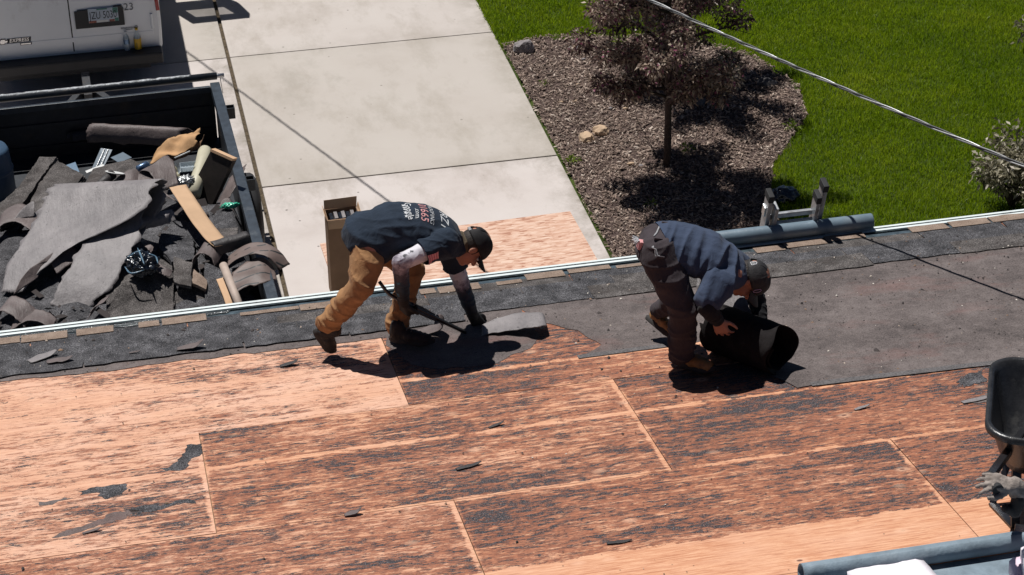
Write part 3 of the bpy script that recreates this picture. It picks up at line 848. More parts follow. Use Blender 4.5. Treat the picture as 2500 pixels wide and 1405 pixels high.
# underlayment still in place
sheet_poly('felt', [(3.02, 0.45), (3.00, 1.48), (3.25, 1.50), (3.5, 1.505), (9.0, 1.54), (10.4, 1.55), (10.4, 0.45)], MT['felt'], 0.0030, roof, 0.0020, 0.022, seed=3)
sheet_poly('felt', [(3.62, 1.42), (3.66, 1.75), (3.60, 2.05), (3.72, 2.30), (4.3, 2.305), (6.0, 2.345), (10.4, 2.39), (10.4, 1.42)], MT['felt'], 0.0060, roof, 0.0020, 0.016, seed=4)
sheet_poly('felt', [(2.42, 0.45), (2.46, 0.86), (2.70, 1.10), (2.78, 1.36), (2.60, 1.515), (2.9, 1.49), (3.10, 1.492), (3.10, 0.45)], MT['felt'], 0.0052, roof, 0.0020, 0.030, seed=5)
sheet_poly('felt', [(1.52, 0.60), (1.52, 0.98), (1.60, 1.30), (1.78, 1.42), (2.10, 1.43), (2.35, 1.28), (2.46, 1.10), (2.40, 0.90), (2.44, 0.60)], MT['felt'], 0.0035, roof, 0.0020, 0.045, seed=6)
sheet_poly('felt', [(-4.4, 0.5), (-4.4, 0.72), (-0.84, 0.775), (-0.3, 0.80), (0.4, 0.80), (1.0, 0.83), (1.52, 0.835), (1.60, 0.60), (1.55, 0.5)], MT['felt'], 0.0030, roof, 0.0020, 0.030, seed=7)
sheet_poly('felt_edge', [(2.60, 1.470), (2.60, 1.522), (3.28, 1.515), (3.28, 1.463)], MT['felt_edge'], 0.0064, roof, 0.0010, 0.004, seed=8)
sheet_poly('felt_edge', [(3.80, 2.262), (3.80, 2.318), (5.1, 2.360), (7.4, 2.42), (7.4, 2.36), (5.1, 2.303)], MT['felt_edge'], 0.0072, roof, 0.0010, 0.004, seed=9)

# what is left of the eave courses: each strip shingle a piece of its own
pr = random.Random(21)
def shingle(u0, u1, v0, v1, w, m, seed, name='shingle', wob=0.006):
    rr = Vector((seed*1.37, seed*2.11, 0)); vs = []; fs = []
    nu = max(3, int((u1-u0)/0.06)); nv = max(2, int((v1-v0)/0.05))
    for i in range(nu+1):
        for j in range(nv+1):
            u = u0+(u1-u0)*i/nu; v = v0+(v1-v0)*j/nv
            n1 = mnoise.noise(Vector((u*9, v*9, seed))); n2 = mnoise.noise(Vector((u*23, v*23, seed+3)))
            e = wob*(n1+n2) if (i in (0, nu) or j in (0, nv)) else 0
            vs.append((u+(e if i in (0, nu) else 0), -(v+(e*1.6 if j in (0, nv) else 0)), w+0.0016*n1))
    nn = len(vs); vs += [(x, y, z-0.0032) for x, y, z in vs]
    for i in range(nu):
        for j in range(nv):
            a = i*(nv+1)+j; fs.append((a, a+1, a+nv+2, a+nv+1)); fs.append((nn+a, nn+a+nv+1, nn+a+nv+2, nn+a+1))
    ring = [i*(nv+1) for i in range(nu+1)] + [nu*(nv+1)+j for j in range(1, nv+1)] + [i*(nv+1)+nv for i in range(nu-1, -1, -1)] + [j for j in range(nv-1, 0, -1)]
    for q in range(len(ring)):
        a, b2 = ring[q], ring[(q+1) % len(ring)]; fs.append((a, b2, nn+b2, nn+a))
    b = B(); b.add(vs, fs)
    return on_roof(name, b, m)
sd = 0
for ci, (v0, v1, off, ww) in enumerate(((0.150, 0.40, 0.0, 0.0060), (0.285, 0.525, 0.35, 0.0085), (0.415, 0.640, 0.62, 0.0110))):
    u = HX0+off*0.9
    while u < HX1-0.3:
        L = pr.choice((0.93, 0.99, 0.99, 0.62))
        sd += 1
        dv = 0.045*mnoise.noise(Vector((u*0.7, ci*5.0, 1.0)))
        shingle(u+0.003, min(u+L-0.003, HX1), v0+dv*0.3, v1+dv, ww, MT['shingle_dark'] if pr.random() < 0.8 else MT['shingle_mid'], sd)
        u += L
for u0, L in ((-4.3, 0.99), (-3.31, 0.99), (-2.32, 0.99), (-1.33, 0.99), (-0.34, 0.99), (0.65, 0.66), (1.31, 0.75)):
    sd += 1; shingle(u0+0.003, u0+L-0.003, 0.52, 0.735+0.02*math.sin(u0*5), 0.0135, MT['shingle_dark'], sd, wob=0.012)
TABS = [((-0.789, 0.153), 0.13, 0.105), ((-0.574, 0.161), 0.29, 0.12), ((-0.254, 0.160), 0.235, 0.105), ((0.089, 0.159), 0.13, 0.09), ((0.315, 0.154), 0.285, 0.11),
        ((0.864, 0.182), 0.38, 0.055), ((1.189, 0.194), 0.255, 0.10), ((1.910, 0.171), 0.105, 0.085), ((2.120, 0.180), 0.28, 0.11),
        ((2.458, 0.185), 0.17, 0.06), ((2.712, 0.138), 0.26, 0.105), ((3.021, 0.124), 0.29, 0.07), ((3.305, 0.147), 0.2, 0.05),
        ((4.281, 0.152), 0.205, 0.095), ((4.543, 0.124), 0.29, 0.105), ((4.846, 0.093), 0.28, 0.105),
        ((5.452, 0.111), 0.27, 0.105), ((5.759, 0.104), 0.285, 0.11), ((6.069, 0.096), 0.30, 0.115)]
for (p, L, H) in TABS:
    sd += 1
    shingle(p[0]-L/2, p[0]+L/2, p[1]-H/2, p[1]+H/2, 0.0120, MT['shingle_tan'], sd, 'shingle_tab', 0.003)

# larger felt remnants stuck to the boards at the lower left, and others
for i, (poly, m) in enumerate([
    ([(-0.562, 2.875), (-0.384, 2.874), (-0.224, 2.793), (-0.094, 2.738), (-0.138, 2.682), (-0.260, 2.717), (-0.362, 2.812), (-0.499, 2.830)], 'felt'),
    ([(-0.437, 2.383), (-0.319, 2.380), (-0.161, 2.378), (-0.169, 2.489), (-0.253, 2.517), (-0.299, 2.455), (-0.407, 2.451)], 'shingle_dark'),
    ([(-0.139, 2.696), (-0.004, 2.670), (0.191, 2.662), (0.209, 2.715), (0.035, 2.739), (-0.116, 2.750)], 'shingle_dark'),
    ([(0.053, 2.261), (0.156, 2.199), (0.218, 2.017), (0.284, 1.994), (0.278, 2.131), (0.199, 2.233), (0.149, 2.310), (0.069, 2.296)], 'shingle_dark'),
    ([(-0.645, 2.457), (-0.472, 2.446), (-0.434, 2.482), (-0.602, 2.509)], 'felt'),
    ([(4.528, 2.777), (4.724, 2.729), (4.843, 2.744), (4.815, 2.804), (4.639, 2.806)], 'felt'),
    ([(4.608, 2.482), (4.710, 2.424), (4.823, 2.399), (4.786, 2.538), (4.633, 2.596)], 'shingle_dark')]):
    sheet_poly('felt_remnant', poly, MT[m], 0.0018, roof, 0.0012, 0.045, 0.02, seed=30+i)
sheet_poly('tar_smear', [(-1.2, 0.085), (0.62, 0.090), (0.60, 0.125), (0.25, 0.135), (0.05, 0.165), (-0.15, 0.150), (-0.45, 0.135), (-1.2, 0.14)], MT['wet_tar'], 0.0105, roof, 0.004, 0.016, 0.03, seed=50)
# drip edge over the gutter
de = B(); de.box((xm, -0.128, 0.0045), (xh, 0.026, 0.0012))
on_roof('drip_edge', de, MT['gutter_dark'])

# crumbs of felt, granules and splinters strewn over the roof: nobody could count them
def crumbs(n):
    u = nrng.uniform(-1.2, 6.4, n); v = nrng.uniform(0.2, 4.3, n)
    dens = np.where((v < 2.3) & (u > 2.6), 1.0, np.where(v < 0.8, 0.7, 0.06))
    ok = nrng.random(n) < dens; u = u[ok]; v = v[ok]; n = len(u)
    s = nrng.gamma(1.5, 0.0022, n)+0.0022; th = nrng.uniform(0, 6.28, n)
    vs = np.zeros((n, 5, 3))
    for q in range(4):
        a = th+q*1.571+nrng.normal(0, 0.25, n); rr = s*(1.0 if q % 2 else 0.6)
        vs[:, q, 0] = u+np.cos(a)*rr; vs[:, q, 1] = -v+np.sin(a)*rr; vs[:, q, 2] = np.where(v < 0.72, 0.013, 0.006)
    vs[:, 4, 0] = u; vs[:, 4, 1] = -v; vs[:, 4, 2] = vs[:, 0, 2]+s*0.7
    b = (np.arange(n)*5)[:, None]
    T = np.concatenate([b+np.array(f) for f in ((0, 1, 4), (1, 2, 4), (2, 3, 4), (3, 0, 4))])
    r = nrng.random(n)
    o = quick_mesh('roof_crumbs', vs.reshape(-1, 3), np.zeros((0, 4), int), T, np.zeros(0), np.tile(r, 4), MT['crumb'], roof)
    o.rotation_euler = (-A_ROOF, 0, 0); o.location = (0, 0, Z_EAVE)
    return o
cb = crumbs(5200); cb['kind'] = 'stuff'

# ------------------------------------------------------------------ people: one continuous skin grown from tapered volumes
def cap(p0, r0, p1, r1, ax=None, k=1.0, seg=18):
    """tapered capsule; ax and k widen the section along one direction"""
    p0, p1 = Vector(p0), Vector(p1)
    d = p1-p0; L = d.length
    d = d.normalized() if L > 1e-6 else Vector((0, 0, 1))
    if ax is None: ax = d.cross(Vector((0.3, 0.2, 1)))
    ax = Vector(ax); ax = (ax-d*ax.dot(d)).normalized(); b = d.cross(ax)
    rings = []
    for a in (-80, -55, -28, 0): rings.append((p0+d*(r0*math.sin(math.radians(a))), r0*math.cos(math.radians(a))))
    for a in (0, 28, 55, 80): rings.append((p1+d*(r1*math.sin(math.radians(a))), r1*math.cos(math.radians(a))))
    vs = []; fs = []
    for c, r in rings:
        for q in range(seg):
            t = 2*math.pi*q/seg
            vs.append(c+ax*(math.cos(t)*r*k)+b*(math.sin(t)*r))
    for i in range(len(rings)-1):
        for q in range(seg):
            fs.append((i*seg+q, i*seg+(q+1) % seg, (i+1)*seg+(q+1) % seg, (i+1)*seg+q))
    fs.append(tuple(range(seg))[::-1]); fs.append(tuple((len(rings)-1)*seg+q for q in range(seg)))
    return vs, fs

def chain(pts, ax=None):
    """pts: (point, radius[, widening])"""
    out = []
    for a, b in zip(pts[:-1], pts[1:]):
        k = ((a[2] if len(a) > 2 else 1)+(b[2] if len(b) > 2 else 1))/2
        out.append(cap(a[0], a[1], b[0], b[1], ax, k))
    return out

def ell(c, X, Y, Z, n=16):
    """ellipsoid from three half-axis vectors"""
    c, X, Y, Z = Vector(c), Vector(X), Vector(Y), Vector(Z)
    vs = []; fs = []
    for i in range(n+1):
        t = math.pi*(0.02+0.96*i/n)
        for q in range(2*n):
            a = math.pi*q/n
            vs.append(c+X*(math.sin(t)*math.cos(a))+Y*(math.sin(t)*math.sin(a))+Z*math.cos(t))
    m = 2*n
    for i in range(n):
        for q in range(m): fs.append((i*m+q, i*m+(q+1) % m, (i+1)*m+(q+1) % m, (i+1)*m+q))
    fs.append(tuple(range(m))); fs.append(tuple(n*m+q for q in range(m))[::-1])
    return vs, fs

def grow(name, shapes, voxel, m, parent, smooth=4, disp=None, cuts=(), solidify=0.0, along=None, keep=None):
    b = B()
    for vs, fs in shapes: b.add(vs, fs)
    me0 = b.mesh('tmp')
    o0 = bpy.data.objects.new('tmp', me0); COL.objects.link(o0)
    rm = o0.modifiers.new('r', 'REMESH'); rm.mode = 'VOXEL'; rm.voxel_size = voxel; rm.use_smooth_shade = True
    if smooth:
        sm = o0.modifiers.new('s', 'SMOOTH'); sm.factor = 0.5; sm.iterations = smooth
    dg = bpy.context.evaluated_depsgraph_get()
    me = bpy.data.meshes.new_from_object(o0.evaluated_get(dg))
    bpy.data.objects.remove(o0); bpy.data.meshes.remove(me0)
    me.name = name
    if disp is not None:
        n = len(me.vertices)
        nor = [v.normal.copy() for v in me.vertices]
        for v, nn in zip(me.vertices, nor):
            v.co += nn*disp(v.co, nn)
    if cuts:
        bm = bmesh.new(); bm.from_mesh(me)
        for (pt, nrm) in cuts:
            bmesh.ops.bisect_plane(bm, geom=bm.verts[:]+bm.edges[:]+bm.faces[:], plane_co=Vector(pt), plane_no=Vector(nrm), clear_outer=True)
        if keep is not None:                                # keep the piece nearest to a point
            kp = Vector(keep); seen = set(); best = None
            for f in bm.faces:
                if f in seen: continue
                st = [f]; seen.add(f); comp = []
                while st:
                    g = st.pop(); comp.append(g)
                    for e in g.edges:
                        for h in e.link_faces:
                            if h not in seen: seen.add(h); st.append(h)
                dd = min((g.calc_center_median()-kp).length for g in comp)
                if best is None or dd < best[0]: best = (dd, comp)
            bs = set(best[1])
            bmesh.ops.delete(bm, geom=[f for f in bm.faces if f not in bs], context='FACES')
        bm.to_mesh(me); bm.free()
    me.polygons.foreach_set('use_smooth', np.ones(len(me.polygons), bool))
    if along is not None:
        a = me.attributes.new('along', 'FLOAT', 'POINT')
        pts = [Vector(p) for p in along]
        seg = [(pts[i+1]-pts[i]).length for i in range(len(pts)-1)]; tot = sum(seg)
        vals = []
        for v in me.vertices:
            best = (9, 0)
            s0 = 0
            for i in range(len(seg)):
                d = pts[i+1]-pts[i]; t = max(0, min(1, (v.co-pts[i]).dot(d)/d.length_squared))
                dist = (v.co-(pts[i]+d*t)).length
                if dist < best[0]: best = (dist, (s0+t*seg[i])/tot)
                s0 += seg[i]
            vals.append(best[1])
        a.data.foreach_set('value', vals)
    o = link(name, me, m, None)
    if solidify: solid(o, solidify, -1.0)
    if parent is not None:
        o.parent = parent; o.location = -Vector(parent.location)
    return o

def folds(amp, freq, axis, squash=0.25, seed=0, fine=0.0):
    """creases: noise that varies quickly along 'axis' and slowly across it"""
    ax = Vector(axis).normalized(); off = Vector((seed*7.3, seed*3.1, seed*1.7))
    def f(p, n):
        t = p.dot(ax); q = (p-ax*t)*squash+ax*t
        v = mnoise.noise(q*freq+off)
        v2 = mnoise.noise(q*freq*2.1+off*2)
        r = 1-2*abs(v)                                      # ridged
        return amp*(0.9*r*abs(r)*abs(r)+0.35*v2-0.25)+fine*mnoise.noise(p*60+off)
    return f

def hand_shapes(wrist, d, nrm, side, curl=0.9, size=1.0, spread=0.10, grow_by=0.0, thumb_close=0.5):
    """wrist, d: direction of the fingers, nrm: back of the hand, side: towards the thumb"""
    w = Vector(wrist); d = Vector(d).normalized(); nrm = Vector(nrm); nrm = (nrm-d*nrm.dot(d)).normalized()
    side = Vector(side); side = (side-d*side.dot(d)-nrm*side.dot(nrm)).normalized()
    s = size; out = []
    g = grow_by
    for q, L in ((-0.028, 0.080), (-0.010, 0.086), (0.010, 0.090), (0.028, 0.086)):
        out.append(cap(w+side*q*0.6*s, 0.017*s+g, w+d*L*s+side*q*s, 0.0145*s+g))
    fl = [(-0.032, 0.080, (0.030, 0.020, 0.017), 0.0078), (-0.0115, 0.087, (0.040, 0.025, 0.020), 0.0086),
          (0.0115, 0.090, (0.043, 0.027, 0.021), 0.0088), (0.033, 0.085, (0.038, 0.024, 0.019), 0.0086)]
    for i, (q, L, seg, r) in enumerate(fl):
        p = w+d*(L-0.01)*s+side*q*s
        ang = 0.15
        fan = side*(q*spread/0.03)
        c = curl*(0.9+0.12*i)
        for j, sg in enumerate(seg):
            ang += c*(0.45, 0.65, 0.45)[j]
            dd = (d*math.cos(ang)-nrm*math.sin(ang)+fan).normalized()
            p2 = p+dd*sg*s
            out.append(cap(p, r*s*(1-0.08*j)+g, p2, r*s*(0.92-0.08*j)+g, seg=10))
            p = p2
    p = w+d*0.022*s+side*0.022*s-nrm*0.006*s
    d1 = (side*0.75+d*0.6-nrm*0.25).normalized(); p2 = p+d1*0.040*s
    out.append(cap(p, 0.0145*s+g, p2, 0.0115*s+g, seg=10))
    d2 = (side*(0.5-0.4*thumb_close)+d*0.8-nrm*(0.2+0.5*thumb_close)).normalized(); p3 = p2+d2*0.032*s
    out.append(cap(p2, 0.0112*s+g, p3, 0.0100*s+g, seg=10))
    d3 = (side*(0.2-0.4*thumb_close)+d*0.85-nrm*(0.2+0.6*thumb_close)).normalized()
    out.append(cap(p3, 0.0100*s+g, p3+d3*0.024*s, 0.0082*s+g, seg=10))
    return out

def head_shapes(C, U, F):
    """C: middle of the skull, U: crown direction, F: facing"""
    C = Vector(C); U = Vector(U).normalized(); F = Vector(F); F = (F-U*F.dot(U)).normalized(); S = U.cross(F)
    o = [ell(C+U*0.018-F*0.008, S*0.075, F*0.096, U*0.098),
         ell(C-U*0.045+F*0.028, S*0.062, F*0.066, U*0.085),          # face
         cap(C-U*0.095+F*0.040, 0.036, C-U*0.103+F*0.066, 0.024, S, 1.25),  # jaw and chin
         cap(C-U*0.015+F*0.090, 0.009, C-U*0.048+F*0.111, 0.0135),  # nose
         ell(C-U*0.075+F*0.088, S*0.024, F*0.010, U*0.011),          # lips
         cap(C+U*0.012+F*0.088-S*0.034, 0.011, C+U*0.012+F*0.088+S*0.034, 0.011)]  # brow
    for s in (-1, 1):
        o.append(ell(C-U*0.020+F*0.002+S*(s*0.078), S*0.008+F*(-0.004*s), F*0.019, U*0.031))    # ears
        o.append(ell(C-U*0.048+F*0.070+S*(s*0.036), S*0.018, F*0.018, U*0.018))                 # cheeks
    return o, S

def eyes(C, U, F, parent):
    U = Vector(U).normalized(); F = Vector(F); F = (F-U*F.dot(U)).normalized(); S = U.cross(F)
    for s in (-1, 1):
        b = B(); vs, fs = ell(Vector(C)-U*0.010+F*0.079+S*(s*0.031), S*0.013, F*0.013, U*0.009, 8)
        b.add(vs, fs); o = b.obj('eye', MT['white_plastic'], None, True)
        o.parent = parent; o.location = -Vector(parent.location)
        b = B(); vs, fs = ell(Vector(C)-U*0.010+F*0.0895+S*(s*0.031), S*0.005, F*0.004, U*0.005, 6)
        b.add(vs, fs); q = b.obj('pupil', MT['ink'], o, True)

def baseball_cap(C, U, F, m, parent, strap=None, bill_w=0.088, bill_l=0.082, buttons=True):
    C = Vector(C); U = Vector(U).normalized(); F = Vector(F); F = (F-U*F.dot(U)).normalized(); S = U.cross(F)
    rs, rf, ru = 0.086, 0.108, 0.099
    c0 = C+U*0.022-F*0.006
    vs = []; fs = []; N = 36; M = 12
    for i in range(M+1):
        t = (math.pi/2)*(i/M)*0.985
        for q in range(N):
            a = 2*math.pi*q/N
            pan = 1+0.010*abs(math.sin(3*a))*math.cos(t)                # six sewn panels
            boxy = 1.0+0.06*max(0, math.cos(a))*math.sin(t)*math.cos(t)*2
            r = math.cos(t)**0.86
            dp = -0.012*(1-math.cos(2*(a)))*0.5*(1 if i < 1 else 0)
            p = c0+S*(math.sin(a)*rs*r*pan)+F*(math.cos(a)*rf*r*pan*boxy)+U*(ru*math.sin(t)*boxy-0.012)
            # the opening above the strap at the back
            p = p+(U*0.5+(p-c0).normalized())*0.0035*mnoise.noise(p*34)
            vs.append(p)
    for i in range(M):
        for q in range(N):
            a = 2*math.pi*(q+0.5)/N
            if i < 4 and abs(a-math.pi) < 0.40*(1-(i/4.0)**2)**0.5: continue
            fs.append((i*N+q, i*N+(q+1) % N, (i+1)*N+(q+1) % N, (i+1)*N+q))
    fs.append(tuple(M*N+q for q in range(N)))
    b = B(); b.add(vs, fs)
    o = b.obj('cap', m, None, True); o.parent = parent; o.location = -Vector(parent.location)
    solid(o, 0.003, 1.0)
    # bill
    vs = []; fs = []; n = 14; k = 6
    for i in range(n+1):
        a = -1.05+2.10*i/n
        for j in range(k+1):
            t = j/k
            ext = bill_l*math.cos(a*0.92)**0.55*t
            base = c0+S*(math.sin(a)*rs*1.0)+F*(math.cos(a)*rf*1.01)
            p = base+F*ext+S*(math.sin(a)*0.010*t)-U*(0.010+0.012*t+0.30*((math.sin(a)*rs)**2)/0.088*(0.5+0.8*t))
            vs.append(p)
    for i in range(n):
        for j in range(k):
            q = i*(k+1)+j; fs.append((q, q+1, q+k+2, q+k+1))
    b = B(); b.add(vs, fs); bl = b.obj('cap_bill', m, o, True); solid(bl, 0.005, 0.0)
    b = B(); vs, fs = ell(c0+U*(ru-0.010), S*0.008, F*0.008, U*0.005, 6); b.add(vs, fs); b.obj('cap_button', m, o, True)
    b = B()                                                 # stitched seams between the panels
    for q in range(6):
        a = math.pi*q/3+math.pi/6; pts = []
        for i in range(0 if abs(a-math.pi) > 0.4 else 4, M):
            t = (math.pi/2)*(i/M)*0.985; r = math.cos(t)**0.86; boxy = 1.0+0.06*max(0, math.cos(a))*math.sin(t)*math.cos(t)*2
            pts.append(c0+S*(math.sin(a)*rs*r*1.012)+F*(math.cos(a)*rf*r*1.012*boxy)+U*(ru*math.sin(t)*boxy-0.011+0.003*math.sin(t)))
        b.tube(pts, 0.0022, 5)
    b.obj('cap_seam', m, o, True)
    # strap over the opening
    pts = []
    for i in range(9):
        a = math.pi-0.48+0.96*i/8
        pts.append(c0+S*(math.sin(a)*rs*1.015)+F*(math.cos(a)*rf*1.015)-U*0.004)
    w = []
    b = B(); vs = []; fs = []
    for p in pts: vs += [p-U*0.008, p+U*0.010]
    for i in range(8): fs.append((2*i, 2*i+1, 2*i+3, 2*i+2))
    b.add(vs, fs); st = b.obj('cap_strap', strap or m, o, True); solid(st, 0.002, 0.0)
    return o, c0, S, U, F, (rs, rf, ru)

def shoe(name, heel, toe, up, ms, msole, parent, high=0.07, size=1.0, laces=None):
    """heel and toe: points on the under side of the sole"""
    h, t = Vector(heel), Vector(toe); d = (t-h).normalized(); up = Vector(up); up = (up-d*up.dot(d)).normalized(); s = d.cross(up)
    L = (t-h).length
    sh = [cap(h+d*0.045+up*0.055, 0.040, h+d*L*0.45+up*0.052, 0.041, s, 0.95),
          cap(h+d*L*0.45+up*0.052, 0.041, h+d*(L-0.05)+up*0.040, 0.033, s, 1.25),
          cap(h+d*0.050+up*0.055, 0.042, h+d*0.060+up*(0.075+high), 0.043, d, 1.12)]
    o = grow(name, sh, 0.006, ms, parent, 5, folds(0.004, 28, d, 0.4, 3))
    # sole: outline with a waist
    vs = []; fs = []; n = 22; out = []
    for i in range(n):
        a = 2*math.pi*i/n; x = 0.5+0.5*math.cos(a)
        wd = (0.036+0.014*x-0.010*math.exp(-((x-0.4)/0.14)**2))*math.sin(a)
        out.append(h+d*(x*L)+s*wd)
    for i, (z, k) in enumerate(((0.0, 0.94), (0.006, 1.0), (0.026, 1.02), (0.034, 0.96))):
        c = h+d*L*0.5
        for p in out:
            q = p-c; x = q.dot(d)/L+0.5
            spring = 0.020*max(0, x-0.72)**1.2*4
            vs.append(c+q*k+up*(z+spring))
    for i in range(3):
        for q in range(n): fs.append((i*n+q, i*n+(q+1) % n, (i+1)*n+(q+1) % n, (i+1)*n+q))
    fs.append(tuple(range(n))[::-1]); fs.append(tuple(3*n+q for q in range(n)))
    b = B(); b.add(vs, fs); b.obj('sole', msole, o, False, 0.6)
    # tongue and laces
    b = B()
    for i in range(4):
        c = h+d*(L*(0.42+0.09*i))+up*(0.100-0.010*i)
        b.tube([c-s*0.022-up*0.006, c+up*0.002, c+s*0.022-up*0.006], 0.003, 6)
    b.obj('lace', laces or ms, o, True)
    return o

def wrap_text(name, body, size, origin, xdir, ydir, target, m, parent, shear=0.0, wx=1.0, cutsub=2):
    """lettering printed on a curved garment: projected on it along the normal of its own plane"""
    me = text_mesh(body, size, 'CENTER', 0.0, shear)
    bm = bmesh.new(); bm.from_mesh(me)
    bmesh.ops.triangulate(bm, faces=bm.faces[:])
    for _ in range(cutsub):
        es = [e for e in bm.edges if e.calc_length() > size*0.22]
        if es: bmesh.ops.subdivide_edges(bm, edges=es, cuts=1)
        bmesh.ops.triangulate(bm, faces=[f for f in bm.faces if len(f.verts) > 3])
    tm = target.data
    tree = BVHTree.FromPolygons([v.co.copy() for v in tm.vertices], [p.vertices[:] for p in tm.polygons])
    x = Vector(xdir).normalized(); y = Vector(ydir); y = (y-x*y.dot(x)).normalized(); z = x.cross(y); O = Vector(origin)
    dead = []
    for v in bm.verts:
        p = O+x*(v.co.x*wx)+y*v.co.y
        hit = tree.ray_cast(p+z*0.4, -z, 0.9)
        if hit[0] is None: dead.append(v); continue
        v.co = hit[0]+hit[1]*0.0022
    if dead: bmesh.ops.delete(bm, geom=dead, context='VERTS')
    bm.to_mesh(me); bm.free()
    me.materials.clear()
    return link(name, me, m, parent)

# ---------------------------------------------------------------- the man at the left, reaching down to the right
def man_reaching():
    P = empty('person', (1.477, -0.935, 2.754))
    tag(P, 'man in navy printed T-shirt and tan trousers reaching down to the felt', 'person')
    hipR, hipL = V((1.435, -1.000, 3.545)), V((1.481, -0.800, 3.441))
    knR, anR = V((1.353, -1.130, 3.327)), V((1.145, -1.000, 3.001))
    knL, anL = V((1.711, -0.800, 3.206)), V((1.594, -0.870, 2.847))
    pel = V((1.480, -0.900, 3.512)); bel = V((1.568, -0.910, 3.557)); che = V((1.736, -0.920, 3.552)); upc = V((1.880, -0.920, 3.465))
    nk = V((1.948, -0.920, 3.433)); nk2 = V((2.014, -0.930, 3.410)); C = V((2.075, -0.930, 3.393))
    shR, elR, wrR = V((1.852, -1.100, 3.536)), V((1.579, -1.190, 3.490)), V((1.599, -1.130, 3.174))
    shL, elL, wrL = V((1.962, -0.740, 3.283)), V((2.043, -0.730, 2.974)), V((2.091, -0.790, 2.797))
    Y = Vector((0, 1, 0))
    U = Vector((0.93, 0.05, 0.32)); F = Vector((0.30, -0.22, -0.92))
    hs, S = head_shapes(C, U, F)
    torso = chain([(pel, .118, 1.3), (bel, .118, 1.35), (che, .118, 1.4), (upc, .105, 1.5), (nk, .062, 1.1), (nk2, .056, 1.0), (C-Vector(U).normalized()*0.03, .055)], Y)
    legs = chain([(hipR, .085), (knR, .056), (anR, .042)]) + chain([(hipL, .085), (knL, .056), (anL, .042)])
    arms = chain([(upc+Vector((0, -.12, 0)), .07), (shR, .062), (elR, .042), (wrR, .029)]) + chain([(upc+Vector((0, .12, 0)), .07), (shL, .062), (elL, .042), (wrL, .029)])
    hl = hand_shapes(wrL, V((2.149, -0.800, 2.691))-wrL, (-0.2, -0.4, 0.7), (0.9, -0.3, 0.2), 0.9, 1.0)
    hr = hand_shapes(wrR, V((1.618, -1.100, 3.060))-wrR, (-0.8, -0.5, 0.1), (0.5, -0.7, 0.0), 1.35, 1.0)
    body = grow('body', torso+legs+arms+hs+hl+hr, 0.0065, MT['skin'], P, 3)
    eyes(C, U, F, P)
    # trousers
    tr = chain([(hipR+Vector((0, .07, .01)), .108), (hipR*0.5+knR*0.5, .098), (knR, .080), (knR*0.45+anR*0.55, .074), (anR, .070)])
    tl = chain([(hipL+Vector((0, -.04, .01)), .110), (hipL*0.5+knL*0.5, .096), (knL, .079), (knL*0.5+anL*0.5, .073), (anL, .076)])
    seat = chain([(pel+Vector((-.012, 0, -.012)), .126, 1.24), (pel+Vector((.05, 0, .0)), .122, 1.24)], Y)
    def tro(p, n):
        a = (p-anR).length; b = (p-anL).length; e = min(a, b)
        ax = (knR-anR) if a < b else (knL-anL)
        f1 = folds(0.019 if e < 0.22 else 0.011, 16 if e < 0.22 else 11, ax, 0.35, 2)(p, n)
        f2 = folds(0.008, 9, (0.4, 0.1, -0.9), 0.3, 5)(p, n)
        return f1+f2
    dR = (anR-knR).normalized(); dL = (anL-knL).normalized()
    trous = grow('trousers', tr+tl+seat, 0.0075, MT['trousers_tan'], P, 5, tro)
    # belt line of the shirt: cut obliquely like a hem that rides up
    hemn = (pel-bel).normalized(); hemn = (hemn*0.80+Vector((-0.05, 0.0, -0.62))).normalized()
    sh = chain([(pel+Vector((-.055, 0, .012)), .152, 1.22), (pel, .150, 1.25), (bel, .152, 1.28), (che, .142, 1.34), (upc, .122, 1.55), (nk+Vector((.01, 0, -.01)), .074, 1.2)], Y)
    arR = chain([(upc+Vector((-.01, -.10, .005)), .095), (shR, .088)])
    arL = chain([(upc+Vector((0, .10, 0)), .095), (shL, .086)])
    def sht(p, n):
        lo = max(0.0, min(1.0, (bel.y-0.02-p.y)/0.12))
        return folds(0.009+0.009*lo, 8, (0.75, 0.2, 0.6), 0.22, 4)(p, n)+folds(0.006, 14, (0.2, 0.5, 0.8), 0.25, 8)(p, n)+0.004
    hem_pt = pel+Vector((-.085, 0, -.075))
    shirt = grow('shirt', sh+arR+arL, 0.0075, MT['shirt_navy'], P, 5, sht, cuts=[(hem_pt, hemn)])
    sleeves = []
    for a, b2, k, kk in ((shR, elR, .66, .50), (shL, elL, .60, .46)):
        d = (b2-a).normalized()
        sl = grow('shirt_sleeve', chain([(a-d*0.02, .088), (a.lerp(b2, 0.3), .083), (a.lerp(b2, k), .079)]), 0.006, MT['shirt_navy'], P, 4,
                  folds(0.008, 16, Vector((0.3, 0.5, 0.8)), 0.3, 9), cuts=[(a.lerp(b2, kk), d)])
        solid(sl, 0.003, -1.0); sl.parent = shirt; sl.location = (0, 0, 0); sleeves.append(sl)
    solid(shirt, 0.003, -1.0)
    # printed arm sleeves
    for a, b2, c, nm in ((shR, elR, wrR, 'near'), (shL, elL, wrL, 'far')):
        s0 = a*0.72+b2*0.28
        grow('arm_sleeve', chain([(s0, .060), (b2, .051), (b2*0.5+c*0.5, .047), (c*0.97+b2*0.03, .036)]), 0.006, MT['arm_sleeve'], P, 4,
             folds(0.004, 26, c-b2, 0.4, 6), along=[s0, b2, c])
    # work gloves
    grow('glove', hand_shapes(wrL, V((2.149, -0.800, 2.691))-wrL, (-0.2, -0.4, 0.7), (0.9, -0.3, 0.2), 0.9, 1.0, grow_by=0.0035)+chain([(wrL*1.0, .036), (wrL+(elL-wrL)*0.12, .039)]), 0.005, MT['glove_black'], P, 2)
